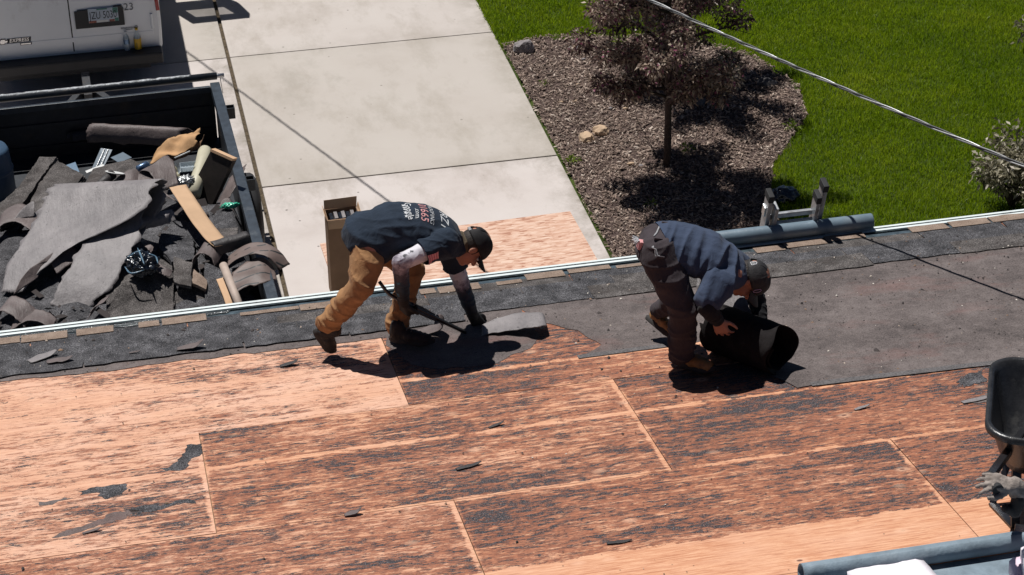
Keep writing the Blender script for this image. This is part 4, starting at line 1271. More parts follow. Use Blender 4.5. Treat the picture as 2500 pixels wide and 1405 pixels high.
    grow('glove', hand_shapes(wrR, V((1.618, -1.100, 3.060))-wrR, (-0.8, -0.5, 0.1), (0.5, -0.7, 0.0), 1.35, 1.0, grow_by=0.0035)+chain([(wrR*1.0, .036), (wrR+(elR-wrR)*0.10, .039)]), 0.005, MT['glove_black'], P, 2)
    g = chain([(nk+Vector((.012, 0, .004)), .070, 1.1), (nk2+Vector((-.006, 0, 0)), .065, 1.1)], Y)
    grow('neck_gaiter', g, 0.006, MT['gaiter'], P, 4, folds(0.006, 30, (1, 0, 0), 0.4, 2))
    hr2 = ell(C+Vector(U).normalized()*0.004-Vector(F).normalized()*0.016, S*0.080, Vector(F).normalized()*0.092, Vector(U).normalized()*0.088)
    Un, Fn = Vector(U).normalized(), Vector(F).normalized()
    grow('hair', [hr2], 0.006, MT['hair'], P, 2, cuts=[(C+Fn*0.03, Fn), (C-Un*0.055, -Un)])
    baseball_cap(C, U, F, MT['cap_black'], P, MT['patch_grey'])
    shoe('shoe', (1.050, -1.000, 2.968), (1.153, -0.982, 2.774), (0.55, -0.25, 0.80), MT['shoe_black'], MT['sole'], P, 0.05, laces=MT['shoe_grey'])
    shoe('shoe', (1.531, -0.920, 2.776), (1.794, -1.071, 2.793), RN, MT['shoe_black'], MT['sole'], P, 0.03, laces=MT['shoe_grey'])
    # print on the back: rows across the spine, tops of the letters towards the head
    def row(body, size, px, m, wx=1.0, shear=0.0, dy=0.0):
        p = V(px); x = Vector((0, -1, 0)); y = (upc-bel).normalized()
        y = (che-bel).normalized() if p.x < che.x else (upc-che).normalized()
        o = wrap_text('shirt_print', body, size, Vector((p.x, -0.955+dy, p.z)), x, y, shirt, m, P, shear, wx)
        o.parent = shirt; o.location = (0, 0, 0)
    row('★★★★★', 0.030, (1.654, -0.920, 3.726), MT['print_white'])
    row('Google', 0.056, (1.681, -0.920, 3.723), MT['print_white'])
    row('.com', 0.040, (1.736, -0.920, 3.710), MT['print_white'], 1.1, 0, -0.03)
    row('01665', 0.070, (1.775, -0.920, 3.694), MT['print_pink'], 1.05)
    row('ROOFING', 0.040, (1.820, -0.920, 3.672), MT['print_white'])
    row('RZ1', 0.080, (1.894, -0.920, 3.617), MT['print_white'], 1.1, 0.15)
    # flag on the near sleeve
    ax = (elR-shR).normalized()
    sm = sleeves[0].data
    tree = BVHTree.FromPolygons([v.co.copy() for v in sm.vertices], [q.vertices[:] for q in sm.polygons])
    c0 = V((1.777, -1.200, 3.489)); w = -ax; u = Vector((0.10, -0.25, -1)); u = (u-w*u.dot(w)).normalized()
    b = B()
    def qd(a0, a1, b0, b1, off, mi):
        vs = []; fs = []; m = 4
        for i in range(m+1):
            for a in (a0, a1):
                h = tree.find_nearest(c0+w*a+u*(b0+(b1-b0)*i/m)); n = h[1] if h[1].y < 0.3 else -h[1]
                vs.append(h[0]+n*off)
        for i in range(m): fs.append((2*i, 2*i+1, 2*i+3, 2*i+2))
        b.add(vs, fs, mi)
    for i in range(9): qd(-0.036+0.008*i, -0.028+0.008*i, -0.046, 0.046, 0.0025, i % 2)
    qd(-0.010, 0.036, 0.006, 0.046, 0.0045, 2)
    fl = b.obj('flag_patch', [MT['print_pink'], MT['print_red'], MT['print_navy']], None)
    fl.parent = shirt; fl.location = (0, 0, 0)
    return P
man1 = man_reaching()

# ---------------------------------------------------------------- the man at the right, bent over the felt
def man_bending():
    P = empty('person', (3.184, -1.760, 2.894))
    tag(P, 'man in plain blue T-shirt, dark trousers and tan boots bent over the roll', 'person')
    hipR, hipL = V((3.010, -1.760, 3.663)), V((3.084, -1.500, 3.549))
    knR, anR = V((3.117, -1.900, 3.387)), V((3.133, -1.860, 3.047))
    knL, anL = V((3.229, -1.450, 3.186)), V((3.153, -1.340, 3.030))
    pel = V((3.053, -1.640, 3.649)); bel = V((3.162, -1.650, 3.641)); che = V((3.310, -1.680, 3.594)); upc = V((3.433, -1.700, 3.516))
    nk = V((3.488, -1.720, 3.487)); nk2 = V((3.523, -1.740, 3.471)); C = V((3.564, -1.780, 3.455))
    shR, elR, wrR = V((3.319, -1.900, 3.532)), V((3.228, -2.000, 3.432)), V((3.304, -1.980, 3.325))
    shL, elL, wrL = V((3.565, -1.530, 3.394)), V((3.670, -1.620, 3.197)), V((3.661, -1.740, 3.103))
    Y = Vector((0, 1, 0))
    U = Vector((0.86, -0.38, 0.30)); F = Vector((0.16, -0.36, -0.92))
    hs, S = head_shapes(C, U, F)
    torso = chain([(pel, .115, 1.3), (bel, .115, 1.35), (che, .115, 1.45), (upc, .10, 1.6), (nk, .060, 1.1), (nk2, .055, 1.0), (C-Vector(U).normalized()*0.03, .055)], Y)
    legs = chain([(hipR, .085), (knR, .056), (anR, .042)]) + chain([(hipL, .085), (knL, .056), (anL, .042)])
    arms = chain([(upc+Vector((0, -.12, 0)), .07), (shR, .060), (elR, .042), (wrR, .029)]) + chain([(upc+Vector((0, .12, 0)), .07), (shL, .060), (elL, .042), (wrL, .029)])
    hr = hand_shapes(wrR, V((3.349, -1.980, 3.206))-wrR, (-0.45, -0.85, 0.1), (0.9, -0.2, 0.4), 0.45, 1.05, 0.16, 0.0, -0.4)
    hl = hand_shapes(wrL, V((3.667, -1.840, 3.049))-wrL, (0.8, -0.5, 0.3), (-0.3, -0.8, 0.1), 0.9, 1.0)
    grow('body', torso+legs+arms+hs+hl+hr, 0.0065, MT['skin'], P, 3)
    eyes(C, U, F, P)
    tr = chain([(hipR+Vector((0, .03, .01)), .118), (hipR*0.5+knR*0.5, .105), (knR, .088), (knR*0.5+anR*0.5, .080), (anR, .075)])
    tl = chain([(hipL+Vector((0, -.03, .01)), .118), (hipL*0.5+knL*0.5, .100), (knL, .080), (knL*0.5+anL*0.5, .066), (anL, .058)])
    seat = chain([(pel+Vector((-.02, 0, .0)), .132, 1.28), (pel+Vector((.075, 0, .015)), .128, 1.3)], Y)
    def tro(p, n):
        a = (p-anR).length; b = (p-anL).length; e = min(a, b)
        ax = (knR-anR) if a < b else (knL-anL)
        return folds(0.017 if e < 0.2 else 0.010, 15 if e < 0.2 else 10, ax, 0.35, 12)(p, n)+folds(0.007, 9, (0.5, 0.1, -0.8), 0.3, 15)(p, n)
    trous = grow('trousers', tr+tl+seat, 0.0075, MT['trousers_dark'], P, 5, tro)
    sh = chain([(pel+Vector((.0, 0, .005)), .143, 1.28), (bel, .142, 1.33), (che, .136, 1.45), (upc, .118, 1.65), (nk+Vector((.0, 0, -.008)), .078, 1.15)], Y)
    arR = chain([(upc+Vector((-.01, -.10, -.01)), .092), (shR, .088), (shR*0.35+elR*0.65, .078)])
    arL = chain([(upc+Vector((0, .10, 0)), .092), (shL, .085), (shL*0.5+elL*0.5, .078)])
    spine = (upc-bel).normalized()
    def sht(p, n):
        side = max(0.0, min(1.0, (pel.y+0.05-p.y)/0.16))               # creases gather on the near flank
        top = max(0.0, n.z)
        a = 0.026*side*(1-0.45*top)+0.004
        return folds(a, 11, spine*0.95+Vector((0, -0.25, 0.1)), 0.13, 21)(p, n)+0.004+folds(0.004, 8, (0.3, 0.8, 0.4), 0.3, 23)(p, n)
    hemn = (pel-bel).normalized()
    shirt = grow('shirt', sh+arR+arL, 0.007, MT['shirt_blue'], P, 5, sht, cuts=[(pel+Vector((.015, 0, 0)), (hemn*0.9+Vector((-0.1, -0.1, -0.28))).normalized())])
    solid(shirt, 0.003, -1.0)
    # belt loops and pocket piping
    tree = BVHTree.FromPolygons([v.co.copy() for v in trous.data.vertices], [q.vertices[:] for q in trous.data.polygons])
    def on(p, off=0.003):
        h = tree.find_nearest(V(p)); return h[0]+h[1]*off
    def piping(pts, r=0.0035):
        b = B(); pp = catmull([V(p) for p in pts], 14)
        b.tube([on(p) for p in pp], r, 6)
        o = b.obj('pocket_piping', MT['patch_grey'], None, True); o.parent = trous
    piping([(3.047, -1.620, 3.765), (2.984, -1.720, 3.769)], 0.006)
    piping([(2.946, -1.800, 3.781), (2.945, -1.860, 3.751), (2.961, -1.880, 3.727)], 0.004)
    piping([(2.939, -1.800, 3.780), (2.935, -1.860, 3.747), (2.952, -1.880, 3.723)], 0.003)
    for p in ((3.088, -1.600, 3.771), (2.998, -1.750, 3.763), (2.983, -1.850, 3.713)):
        b = B(); q = on(p, 0.004); b.box(q, (0.026, 0.008, 0.007), Matrix.Rotation(0.25, 3, 'Y'), bevel=0.003)
        o = b.obj('belt_loop', MT['trousers_dark'], None); o.parent = trous
    b = B(); q = on((2.923, -1.700, 3.717), 0.003); b.box(q, (0.016, 0.022, 0.026), Matrix.Rotation(0.3, 3, 'Y'), bevel=0.004)
    o = b.obj('leather_patch', MT['print_pink'], None); o.parent = trous
    b = B()
    for i in range(9):
        a = q+Vector((-0.012, 0.03-0.006*i, 0.035)); b.tube([a, a+Vector((-0.03-0.004*(i % 3), 0.004*(i % 2), 0.012-0.010*(i % 4)))], 0.003, 5)
    rag = b.obj('rag', MT['print_white'], None, True); rag.parent = trous
    # dark undershirt sleeves and the far glove
    for a, b2, c in ((shR, elR, wrR), (shL, elL, wrL)):
        s0 = a*0.75+b2*0.25
        grow('undershirt_sleeve', chain([(s0, .062), (b2, .056), (b2*0.5+c*0.5, .050), (c*0.97+b2*0.03, .040)]), 0.006, MT['sleeve_black'], P, 4,
             folds(0.005, 24, c-b2, 0.4, 16))
    grow('glove', hand_shapes(wrL, V((3.667, -1.840, 3.049))-wrL, (0.8, -0.5, 0.3), (-0.3, -0.8, 0.1), 0.9, 1.0, grow_by=0.0035)+chain([(wrL*1.0, .037), (wrL+(elL-wrL)*0.12, .042)]), 0.005, MT['glove_black'], P, 2)
    Un, Fn = Vector(U).normalized(), Vector(F); Fn = (Fn-Un*Fn.dot(Un)).normalized()
    hr2 = ell(C-Un*0.006-Fn*0.018, S*0.081, Fn*0.094, Un*0.095)
    grow('hair', [hr2], 0.005, MT['hair'], P, 2, folds(0.004, 60, (1, 0, 0), 1.0, 3), cuts=[(C+Fn*0.010, Fn), (C-Un*0.075, -Un)])
    cp, c0, S2, U2, F2, (rs, rf, ru) = baseball_cap(C, U, F, MT['cap_shiny'], P, MT['cap_shiny'], bill_l=0.075)
    ct = BVHTree.FromPolygons([v.co.copy() for v in cp.data.vertices], [q.vertices[:] for q in cp.data.polygons])
    def emblem(name, pts, m, r=0.0028):
        b = B(); out = []
        for p in pts:
            h = ct.find_nearest(V(p)); n = (h[0]-c0).normalized(); out.append(h[0]+n*0.004)
        b.tube(out+[out[0]], r, 5, False); o = b.obj(name, m, None, True); o.parent = cp; o.location = (0, 0, 0)
    def around(px, dirv, sx, sy, shape):
        h = ct.find_nearest(V(px)); n = (h[0]-c0).normalized()
        x = Vector(dirv); x = (x-n*x.dot(n)).normalized(); y = n.cross(x)
        return [h[0]+x*(a*sx)+y*(b*sy) for a, b in shape]
    emblem('cap_emblem', around((3.571, -1.800, 3.569), (1, 0, 0.3), 0.017, 0.012, ((-1, -1), (0.6, -1), (1, 0), (0.6, 1), (-1, 1))), MT['print_white'])
    emblem('cap_emblem', around((3.571, -1.800, 3.569), (1, 0, 0.3), 0.008, 0.005, ((-1, -1), (1, -1), (1, 1), (-1, 1))), MT['print_white'], 0.0018)
    emblem('cap_emblem', around((3.573, -1.880, 3.423), (1, 0, 0.25), 0.024, 0.010, ((-1, 0), (-0.5, 1), (0.8, 1), (1, 0), (0.5, -1), (-0.8, -1))), MT['print_mauve'], 0.0022)
    shoe('boot', (3.124, -1.754, 2.905), (3.314, -1.973, 2.942), RN, MT['boot_tan'], MT['sole'], P, 0.05, laces=MT['shoe_grey'])
    shoe('boot', (3.065, -1.300, 2.953), (3.207, -1.469, 2.858), (0.78, 0.05, 0.62), MT['boot_tan'], MT['sole'], P, 0.05, laces=MT['shoe_grey'])
    return P
man2 = man_bending()

# ------------------------------------------------------------------ white van on the driveway
def van():
    P = empty('van', (-0.30, 11.4, 0))
    tag(P, 'white van parked on the driveway with two bottles on its rear bumper', 'van')
    cx = -0.30
    def part(b, name, m, par=None, **kw):
        o = b.obj(name, m, None, **kw); o.parent = par or P
        o.location = -Vector(P.location) if par is None else (0, 0, 0)
        return o
    half = [(0.88, 0.44), (0.945, 0.52), (0.955, 0.80), (0.95, 1.10), (0.915, 1.45), (0.85, 1.88), (0.79, 2.00), (0.62, 2.075), (0.30, 2.10), (0, 2.105)]
    sec = half+[(-x, z) for x, z in half[-2::-1]]
    rings = []
    def ring(y, sx, sz, zc=0.44): return [Vector((cx+x*sx, y, zc+(z-zc)*sz)) for x, z in sec]
    for y, sx, sz in ((8.825, 0.965, 0.985), (8.84, 0.99, 0.995), (8.90, 1, 1), (10.8, 1, 1), (12.6, 1, 1), (13.0, 0.99, 0.97), (13.75, 0.97, 0.48), (14.3, 0.95, 0.42), (14.55, 0.90, 0.33)):
        rings.append(ring(y, sx, sz))
    b = B(); vs = [p for r in rings for p in r]; n = len(sec); fs = []
    for i in range(len(rings)-1):
        for q in range(n): fs.append((i*n+q, i*n+(q+1) % n, (i+1)*n+(q+1) % n, (i+1)*n+q))
    fs.append(tuple(range(n))); fs.append(tuple((len(rings)-1)*n+q for q in range(n))[::-1])
    b.add(vs, fs); body = part(b, 'body', MT['white_paint'], angle=0.5)
    # rear doors, a black gap between them
    seam = -0.285
    zt, zb = 1.96, 0.565
    for a, c in ((cx-0.865, seam-0.007), (seam+0.007, cx+0.875)):
        b = B(); inl = 0.085
        lo, hi = (a, c)
        o1 = 0.0 if a < seam-0.1 else 0.0
        left_side = a < seam-0.1
        pts = [Vector((lo, 8.822, zb)), Vector((hi, 8.822, zb)), Vector((hi-(0 if left_side else inl), 8.822, zt)), Vector((lo+(inl if left_side else 0), 8.822, zt))]
        b.prism(pts, (0, -0.014, 0)); d = part(b, 'rear_door', MT['white_paint'])
        b = B(); wx0, wx1 = (lo+0.16, hi-0.08) if left_side else (lo+0.08, hi-0.16)
        b.box(((wx0+wx1)/2, 8.806, 1.58), ((wx1-wx0)/2, 0.004, 0.27), bevel=0.003); part(b, 'rear_window', MT['glass'], d)
        b = B(); b.tube([(lo+0.02 if left_side else hi-0.02, 8.802, 0.75), (lo+0.02 if left_side else hi-0.02, 8.802, 0.92)], 0.014, 8); part(b, 'hinge', MT['white_paint'], d)
    b = B(); b.box((seam, 8.8165, (zt+zb)/2), (0.0065, 0.004, (zt-zb)/2)); part(b, 'door_gap', MT['black_trim'])
    # shallow pressed crease across the doors
    b = B(); b.bar((cx-0.85, 8.8065, 0.70), (cx+0.86, 8.8065, 0.70), 0.006, 0.05, bevel=0.002); part(b, 'door_crease', MT['white_paint'])
    # number plate in its black housing
    yp = 8.806
    pc = V((0.018, 8.800, 0.921)); b = B()
    b.box((pc.x, yp-0.006, pc.z), (0.255, 0.010, 0.098), bevel=0.006)
    b.box((pc.x-0.165, yp-0.009, pc.z+0.082), (0.060, 0.010, 0.030), bevel=0.006)
    b.box((pc.x+0.198, yp-0.009, pc.z+0.100), (0.046, 0.010, 0.030), bevel=0.008)
    hs = part(b, 'plate_housing', MT['black_trim'])
    q = V((0.060, 8.790, 0.959)); b = B()
    b.box((q.x, yp-0.0195, q.z), (0.155, 0.0015, 0.079), bevel=0.001); pl = part(b, 'number_plate', MT['plate_white'])
    b = B(); b.box((q.x-0.115, yp-0.0220, q.z-0.066), (0.038, 0.0008, 0.012)); b.box((q.x+0.085, yp-0.0220, q.z-0.066), (0.028, 0.0008, 0.012))
    part(b, 'plate_art', MT['plate_art'], pl)
    b = B(); b.box((q.x+0.126, yp-0.0220, q.z+0.046), (0.026, 0.0008, 0.030)); b.box((q.x+0.134, yp-0.0220, q.z-0.060), (0.019, 0.0008, 0.018)); b.box((q.x-0.01, yp-0.0220, q.z+0.070), (0.055, 0.0008, 0.007))
    part(b, 'plate_picture', MT['plate_green'], pl)
    b = B(); b.box((q.x-0.015, yp-0.0220, q.z-0.066), (0.060, 0.0008, 0.011)); part(b, 'plate_strip', MT['white_plastic'], pl)
    t = text_on('plate_number', 'JZU 5030', 0.118, (q.x-0.002, yp-0.0225, q.z+0.000), (1, 0, 0), (0, 0, 1), MT['ink'], None, 0.0006, 0, 0.62)
    t.parent = pl
    # badge
    e0 = V((-0.853, 8.800, 0.758)); b = B()
    b.prism([Vector((e0.x-0.112, yp-0.001, e0.z-0.028)), Vector((e0.x+0.135, yp-0.001, e0.z-0.026)), Vector((e0.x+0.145, yp-0.001, e0.z+0.026)), Vector((e0.x-0.102, yp-0.001, e0.z+0.024))], (0, -0.004, 0))
    b.box((e0.x+0.085, yp-0.003, e0.z-0.047), (0.060, 0.003, 0.013), bevel=0.002)
    bd = part(b, 'badge', MT['ink'])
    t = text_on('badge_lettering', 'EXPRESS', 0.058, (e0.x+0.018, yp-0.0060, e0.z), (1, 0, 0), (0, 0, 1), MT['chrome'], None, 0.0010, 0.25, 0.93); t.parent = bd
    b = B(); b.box((e0.x+0.085, yp-0.0068, e0.z-0.047), (0.052, 0.0008, 0.006)); part(b, 'badge_bar', MT['chrome'], bd)
    b = B(); k = e0+Vector((-0.150, 0, -0.004))
    cross = [(-0.060, -0.012), (-0.022, -0.012), (-0.028, -0.028), (0.018, -0.028), (0.022, -0.012), (0.050, -0.012), (0.060, 0.012), (0.028, 0.012), (0.030, 0.028), (-0.018, 0.028), (-0.022, 0.012), (-0.050, 0.012)]
    b.prism([Vector((k.x+x*1.12, yp-0.001, k.z+z*1.15)) for x, z in cross], (0, -0.004, 0), 0)
    b.prism([Vector((k.x+x*0.90, yp-0.0055, k.z+z*0.85)) for x, z in cross], (0, -0.002, 0), 1)
    part(b, 'emblem', [MT['ink'], MT['chrome']])
    # dealer lettering and the worn fleet number
    d0 = V((0.298, 8.800, 0.780)); t = text_on('dealer_lettering', 'BOARDMAN', 0.026, (d0.x, yp-0.0035, d0.z), (1, 0, 0), (0, 0, 1), MT['ink'], None, 0.0006); t.parent = P; t.location = -Vector(P.location)
    b = B(); b.box((d0.x+0.012, yp-0.003, d0.z-0.019), (0.036, 0.0006, 0.003)); part(b, 'dealer_line', MT['ink_faded'])
    d1 = V((0.388, 8.800, 0.785)); b = B()
    b.tube([d1+Vector((0.014*math.cos(a*0.449), 8.8025-d1.y, 0.014*math.sin(a*0.449))) for a in range(15)], 0.0022, 5); part(b, 'dealer_mark', MT['ink_faded'])
    d2 = V((0.330, 8.800, 1.016)); t = text_on('worn_number', '23', 0.115, (d2.x, yp-0.0035, d2.z), (1, 0, 0), (0, 0, 1), MT['ink_faded'], None, 0.0006, 0, 0.95); t.parent = P; t.location = -Vector(P.location)
    # tail lights, bumper, underside, wheels
    for s in (-1, 1):
        b = B(); b.box((cx+s*0.915, 8.826, 1.20), (0.020, 0.012, 0.26), Matrix.Rotation(-s*0.06, 3, 'Y'), bevel=0.006); part(b, 'tail_light', MT['tail_red'])
    b = B(); b.box((cx, 8.735, 0.475), (0.93, 0.100, 0.062), bevel=0.02); b.box((cx, 8.655, 0.455), (0.90, 0.016, 0.030), bevel=0.006)
    part(b, 'bumper', MT['black_trim'])
    b = B(); b.box((cx, 11.5, 0.36), (0.80, 2.6, 0.10)); part(b, 'underbody', MT['black_trim'])
    for y in (10.0, 13.55):
        for s in (-1, 1):
            b = B(); b.lathe((cx+s*0.72, y, 0.36), (s, 0, 0), [(0, 0.05), (0.0, 0.33), (0.03, 0.36), (0.19, 0.36), (0.22, 0.33), (0.215, 0.22), (0.18, 0.21)], 28)
            w = part(b, 'wheel', MT['rubber'], smooth=True)
            b = B(); b.lathe((cx+s*0.72, y, 0.36), (s, 0, 0), [(0.19, 0.21), (0.17, 0.18), (0.18, 0.06), (0.21, 0.0)], 24); part(b, 'rim', MT['steel'], w, smooth=True)
            b = B(); b.lathe((cx+s*0.948, y, 0.42), (s, 0, 0), [(0.0, 0.47), (0.012, 0.46), (0.012, 0.40), (0.0, 0.39)], 28); part(b, 'wheel_arch', MT['black_trim'], smooth=True)
    b = B()
    b.prism([Vector((cx-0.78, 13.12, 1.92)), Vector((cx+0.78, 13.12, 1.92)), Vector((cx+0.86, 13.74, 1.30)), Vector((cx-0.86, 13.74, 1.30))], (0, 0.012, 0.012)); part(b, 'windscreen', MT['glass'])
    # the side cargo door stands open at a right angle
    yd = 11.36; x0 = cx+0.955
    def door_poly(inset=0.0):
        return [Vector((x0+0.01, yd, 0.50)), Vector((x0+0.76, yd, 0.50)), Vector((x0+0.80, yd, 0.85)), Vector((x0+0.79, yd, 1.25)), Vector((x0+0.735, yd, 1.72)), Vector((x0+0.68, yd, 1.95)), Vector((x0+0.01, yd, 1.99))]
    win = (x0+0.13, x0+0.60, 1.02, 1.66)
    b = B()
    o = door_poly()
    b.prism([o[0], o[1], o[2], Vector((x0+0.796, yd, win[2])), Vector((x0+0.01, yd, win[2]))], (0, 0.05, 0))
    b.prism([Vector((x0+0.01, yd, win[2]+0.001)), Vector((win[0], yd, win[2]+0.001)), Vector((win[0], yd, win[3])), Vector((x0+0.01, yd, win[3]))], (0, 0.05, 0))
    b.prism([Vector((win[1], yd, win[2]+0.001)), Vector((x0+0.795, yd, win[2]+0.001)), Vector((x0+0.742, yd, win[3])), Vector((win[1], yd, win[3]))], (0, 0.05, 0))
    b.prism([Vector((x0+0.01, yd, win[3]+0.001)), Vector((x0+0.742, yd, win[3]+0.001)), o[4]+Vector((0, 0, 0.02)), o[5], o[6]], (0, 0.05, 0))
    sd_ = part(b, 'side_door', MT['white_paint'])
    b = B(); b.box(((win[0]+win[1])/2, yd+0.025, (win[2]+win[3])/2), ((win[1]-win[0])/2-0.001, 0.003, (win[3]-win[2])/2-0.001)); part(b, 'side_window', MT['glass'], sd_)
    b = B(); b.box((x0+0.70, yd-0.014, 0.95), (0.045, 0.012, 0.016), bevel=0.004); part(b, 'handle', MT['black_trim'], sd_)
    return P
the_van = van()

# bottles on the bumper
p = V((0.268, 8.782, 0.540)); t = empty('water_bottle', p); tag(t, 'clear water bottle with a blue label on the van bumper', 'bottle', 'bottles on the van bumper')
b = B(); b.lathe((0, 0, 0), (0, 0, 1), [(0, 0.0), (0.0, 0.030), (0.01, 0.033), (0.13, 0.033), (0.155, 0.028), (0.185, 0.013), (0.20, 0.013)], 16); b.obj('bottle_body', MT['clear_plastic'], t, True)
b = B(); b.lathe((0, 0, 0), (0, 0, 1), [(0.075, 0.0338), (0.128, 0.0338)], 16); b.obj('bottle_label', MT['can_blue'], t, True)
b = B(); b.lathe((0, 0, 0), (0, 0, 1), [(0.198, 0.015), (0.216, 0.015), (0.216, 0.0)], 14); b.obj('bottle_cap', MT['white_plastic'], t, True)
p = V((0.384, 8.787, 0.540)); t = empty('drink_bottle', p); tag(t, 'bottle with a broad yellow label on the van bumper', 'bottle', 'bottles on the van bumper')
b = B(); b.lathe((0, 0, 0), (0, 0, 1), [(0, 0.0), (0.0, 0.034), (0.01, 0.037), (0.13, 0.037), (0.165, 0.030), (0.205, 0.015), (0.22, 0.015)], 16); b.obj('bottle_body', MT['clear_plastic'], t, True)
b = B(); b.lathe((0, 0, 0), (0, 0, 1), [(0.004, 0.0385), (0.125, 0.0385)], 16); b.obj('bottle_label', MT['yellow'], t, True)
b = B(); b.box((-0.012, -0.0385, 0.055), (0.003, 0.001, 0.03)); b.obj('label_print', MT['ink'], t)
b = B(); b.lathe((0, 0, 0), (0, 0, 1), [(0.218, 0.017), (0.24, 0.017), (0.24, 0.0)], 14); b.obj('bottle_cap', MT['yellow'], t, True)

# ------------------------------------------------------------------ the dump trailer beside the house
TZ = 1.20                                                   # top of the rails
tA = V((1.017, 6.377, 1.200)); tB = V((1.085, 2.506, 1.200))           # right rail
td = (tB-tA).normalized(); ts = Vector((-td.y, td.x, 0)); ts = ts if ts.x < 0 else -ts   # towards the left wall
TL, TW = 4.75, 2.36
def TP(a, b, z): return tA+td*a+ts*b+Vector((0, 0, z-TZ))  # a from the front wall backwards, b from the right wall leftwards
def trailer():
    P = empty('dump_trailer', TP(TL/2, TW/2, 0)); tag(P, 'black dump trailer full of torn roofing felt beside the house', 'trailer')
    def part(b, name, m, par=None, **kw):
        o = b.obj(name, m, None, **kw); o.parent = par or P
        o.location = -Vector(P.location) if par is None else (0, 0, 0)
        return o
    R = Matrix((ts, td, Vector((0, 0, 1)))).transposed()
    def bx(a, bb, z, ha, hb, hz): return (TP(a, bb, z), (hb, ha, hz), R)
    b = B(); c = bx(TL/2, TW/2, 0.58, TL/2, TW/2, 0.03); b.box(*c); part(b, 'floor', MT['trailer_black'])
    for bb, nm in ((0.0, 'side_wall'), (TW, 'side_wall')):
        b = B(); c = bx(TL/2, bb, 0.875, TL/2-0.02, 0.012, 0.265); b.box(*c); w = part(b, nm, MT['trailer_black'])
        b = B(); c = bx(TL/2, bb, TZ-0.045, TL/2, 0.045, 0.045); b.box(*c, bevel=0.006); part(b, 'top_rail', MT['rail_paint'])
        sgn = -1 if bb == 0 else 1
        for a in (0.50, 1.95, 3.35, 4.4):
            b = B(); cc = TP(a, bb+sgn*0.085, TZ-0.085)
            for (dx, dy, hx, hy) in ((0.036, 0, 0.004, 0.04), (-0.036, 0, 0.004, 0.04), (0, 0.036, 0.032, 0.004), (0, -0.036, 0.032, 0.004)):
                b.box(cc+ts*dx+td*dy, (hx, hy, 0.055), R)
            b.box(TP(a, bb+sgn*0.032, 0.86), (0.018, 0.03, 0.24), R)
            part(b, 'stake_pocket', MT['trailer_black'])
    b = B(); c = bx(0.0, TW/2, 0.875, 0.012, TW/2-0.02, 0.265); b.box(*c)
    for z in (0.72, 0.95): b.box(*bx(0.020, TW/2, z, 0.008, TW/2-0.05, 0.018))
    part(b, 'front_wall', MT['trailer_black'])
    b = B(); c = bx(0.05, TW/2, TZ-0.044, 0.018, TW/2-0.05, 0.03); b.box(*c, bevel=0.004); part(b, 'front_rail', MT['rail_paint'])
    b = B(); c = bx(TL, TW/2, 0.875, 0.014, TW/2-0.02, 0.265); b.box(*c); part(b, 'tailgate', MT['trailer_black'])
    # tarp roller on the front edge, patched with silver tape
    b = B(); b.tube([TP(-0.06, -0.03, TZ+0.035), TP(-0.06, TW+0.1, TZ+0.035)], 0.036, 12); ro = part(b, 'tarp_roller', MT['trailer_black'], smooth=True)
    b = B(); pts = []; rr = []
    for i in range(60):
        t = i/59; pts.append(TP(-0.06+0.004*mnoise.noise(Vector((t*40, 1, 1))), 0.22+t*(TW-0.2), TZ+0.052+0.005*mnoise.noise(Vector((t*35, 5, 1))))); rr.append(0.024+0.006*mnoise.noise(Vector((t*50, 9, 1))))
    b.tube(pts, rr, 12); part(b, 'silver_tape', MT['tape_silver'], ro, smooth=True)
    b = B(); b.tube([TP(-0.06, -0.10, TZ+0.035), TP(-0.06, 0.05, TZ+0.035)], 0.020, 10); b.tube([TP(-0.06, -0.06, TZ+0.03), TP(-0.05, -0.065, TZ-0.05), TP(-0.03, -0.072, TZ-0.14)], 0.004, 6)
    part(b, 'roller_end', MT['steel'], ro, smooth=True)
    # wheels and mudguard, tongue
    wc = V((1.206, 5.234, 0.370))
    a0 = (wc-tA).dot(td)
    for a in (a0,):
        for bb, sg in ((-0.09, -1), (TW+0.09, 1)):
            b = B(); c = TP(a, bb, 0.37)
            prof = [(-0.02, 0.10), (-0.02, 0.31), (0.005, 0.360), (0.03, 0.376), (0.075, 0.380), (0.080, 0.372), (0.090, 0.372), (0.095, 0.380), (0.145, 0.376), (0.17, 0.360), (0.195, 0.31), (0.19, 0.20), (0.15, 0.19)]
            b.lathe(c, ts*sg, [(h-0.06, r) for h, r in prof], 34); w = part(b, 'wheel', MT['rubber'], angle=0.6)
            b = B(); b.lathe(c, ts*sg, [(0.11, 0.19), (0.09, 0.15), (0.10, 0.05), (0.12, 0.0)], 24); part(b, 'rim', MT['steel'], w, smooth=True)
    b = B()
    for bb in (0.35, TW-0.35): b.bar(TP(0.1, bb, 0.50), TP(-1.55, TW/2+(0.05 if bb > 1 else -0.05), 0.50), 0.07, 0.12)
    b.bar(TP(-1.4, TW/2, 0.50), TP(-1.95, TW/2, 0.50), 0.08, 0.10)
    part(b, 'tongue', MT['trailer_black'])
    return P
the_trailer = trailer()

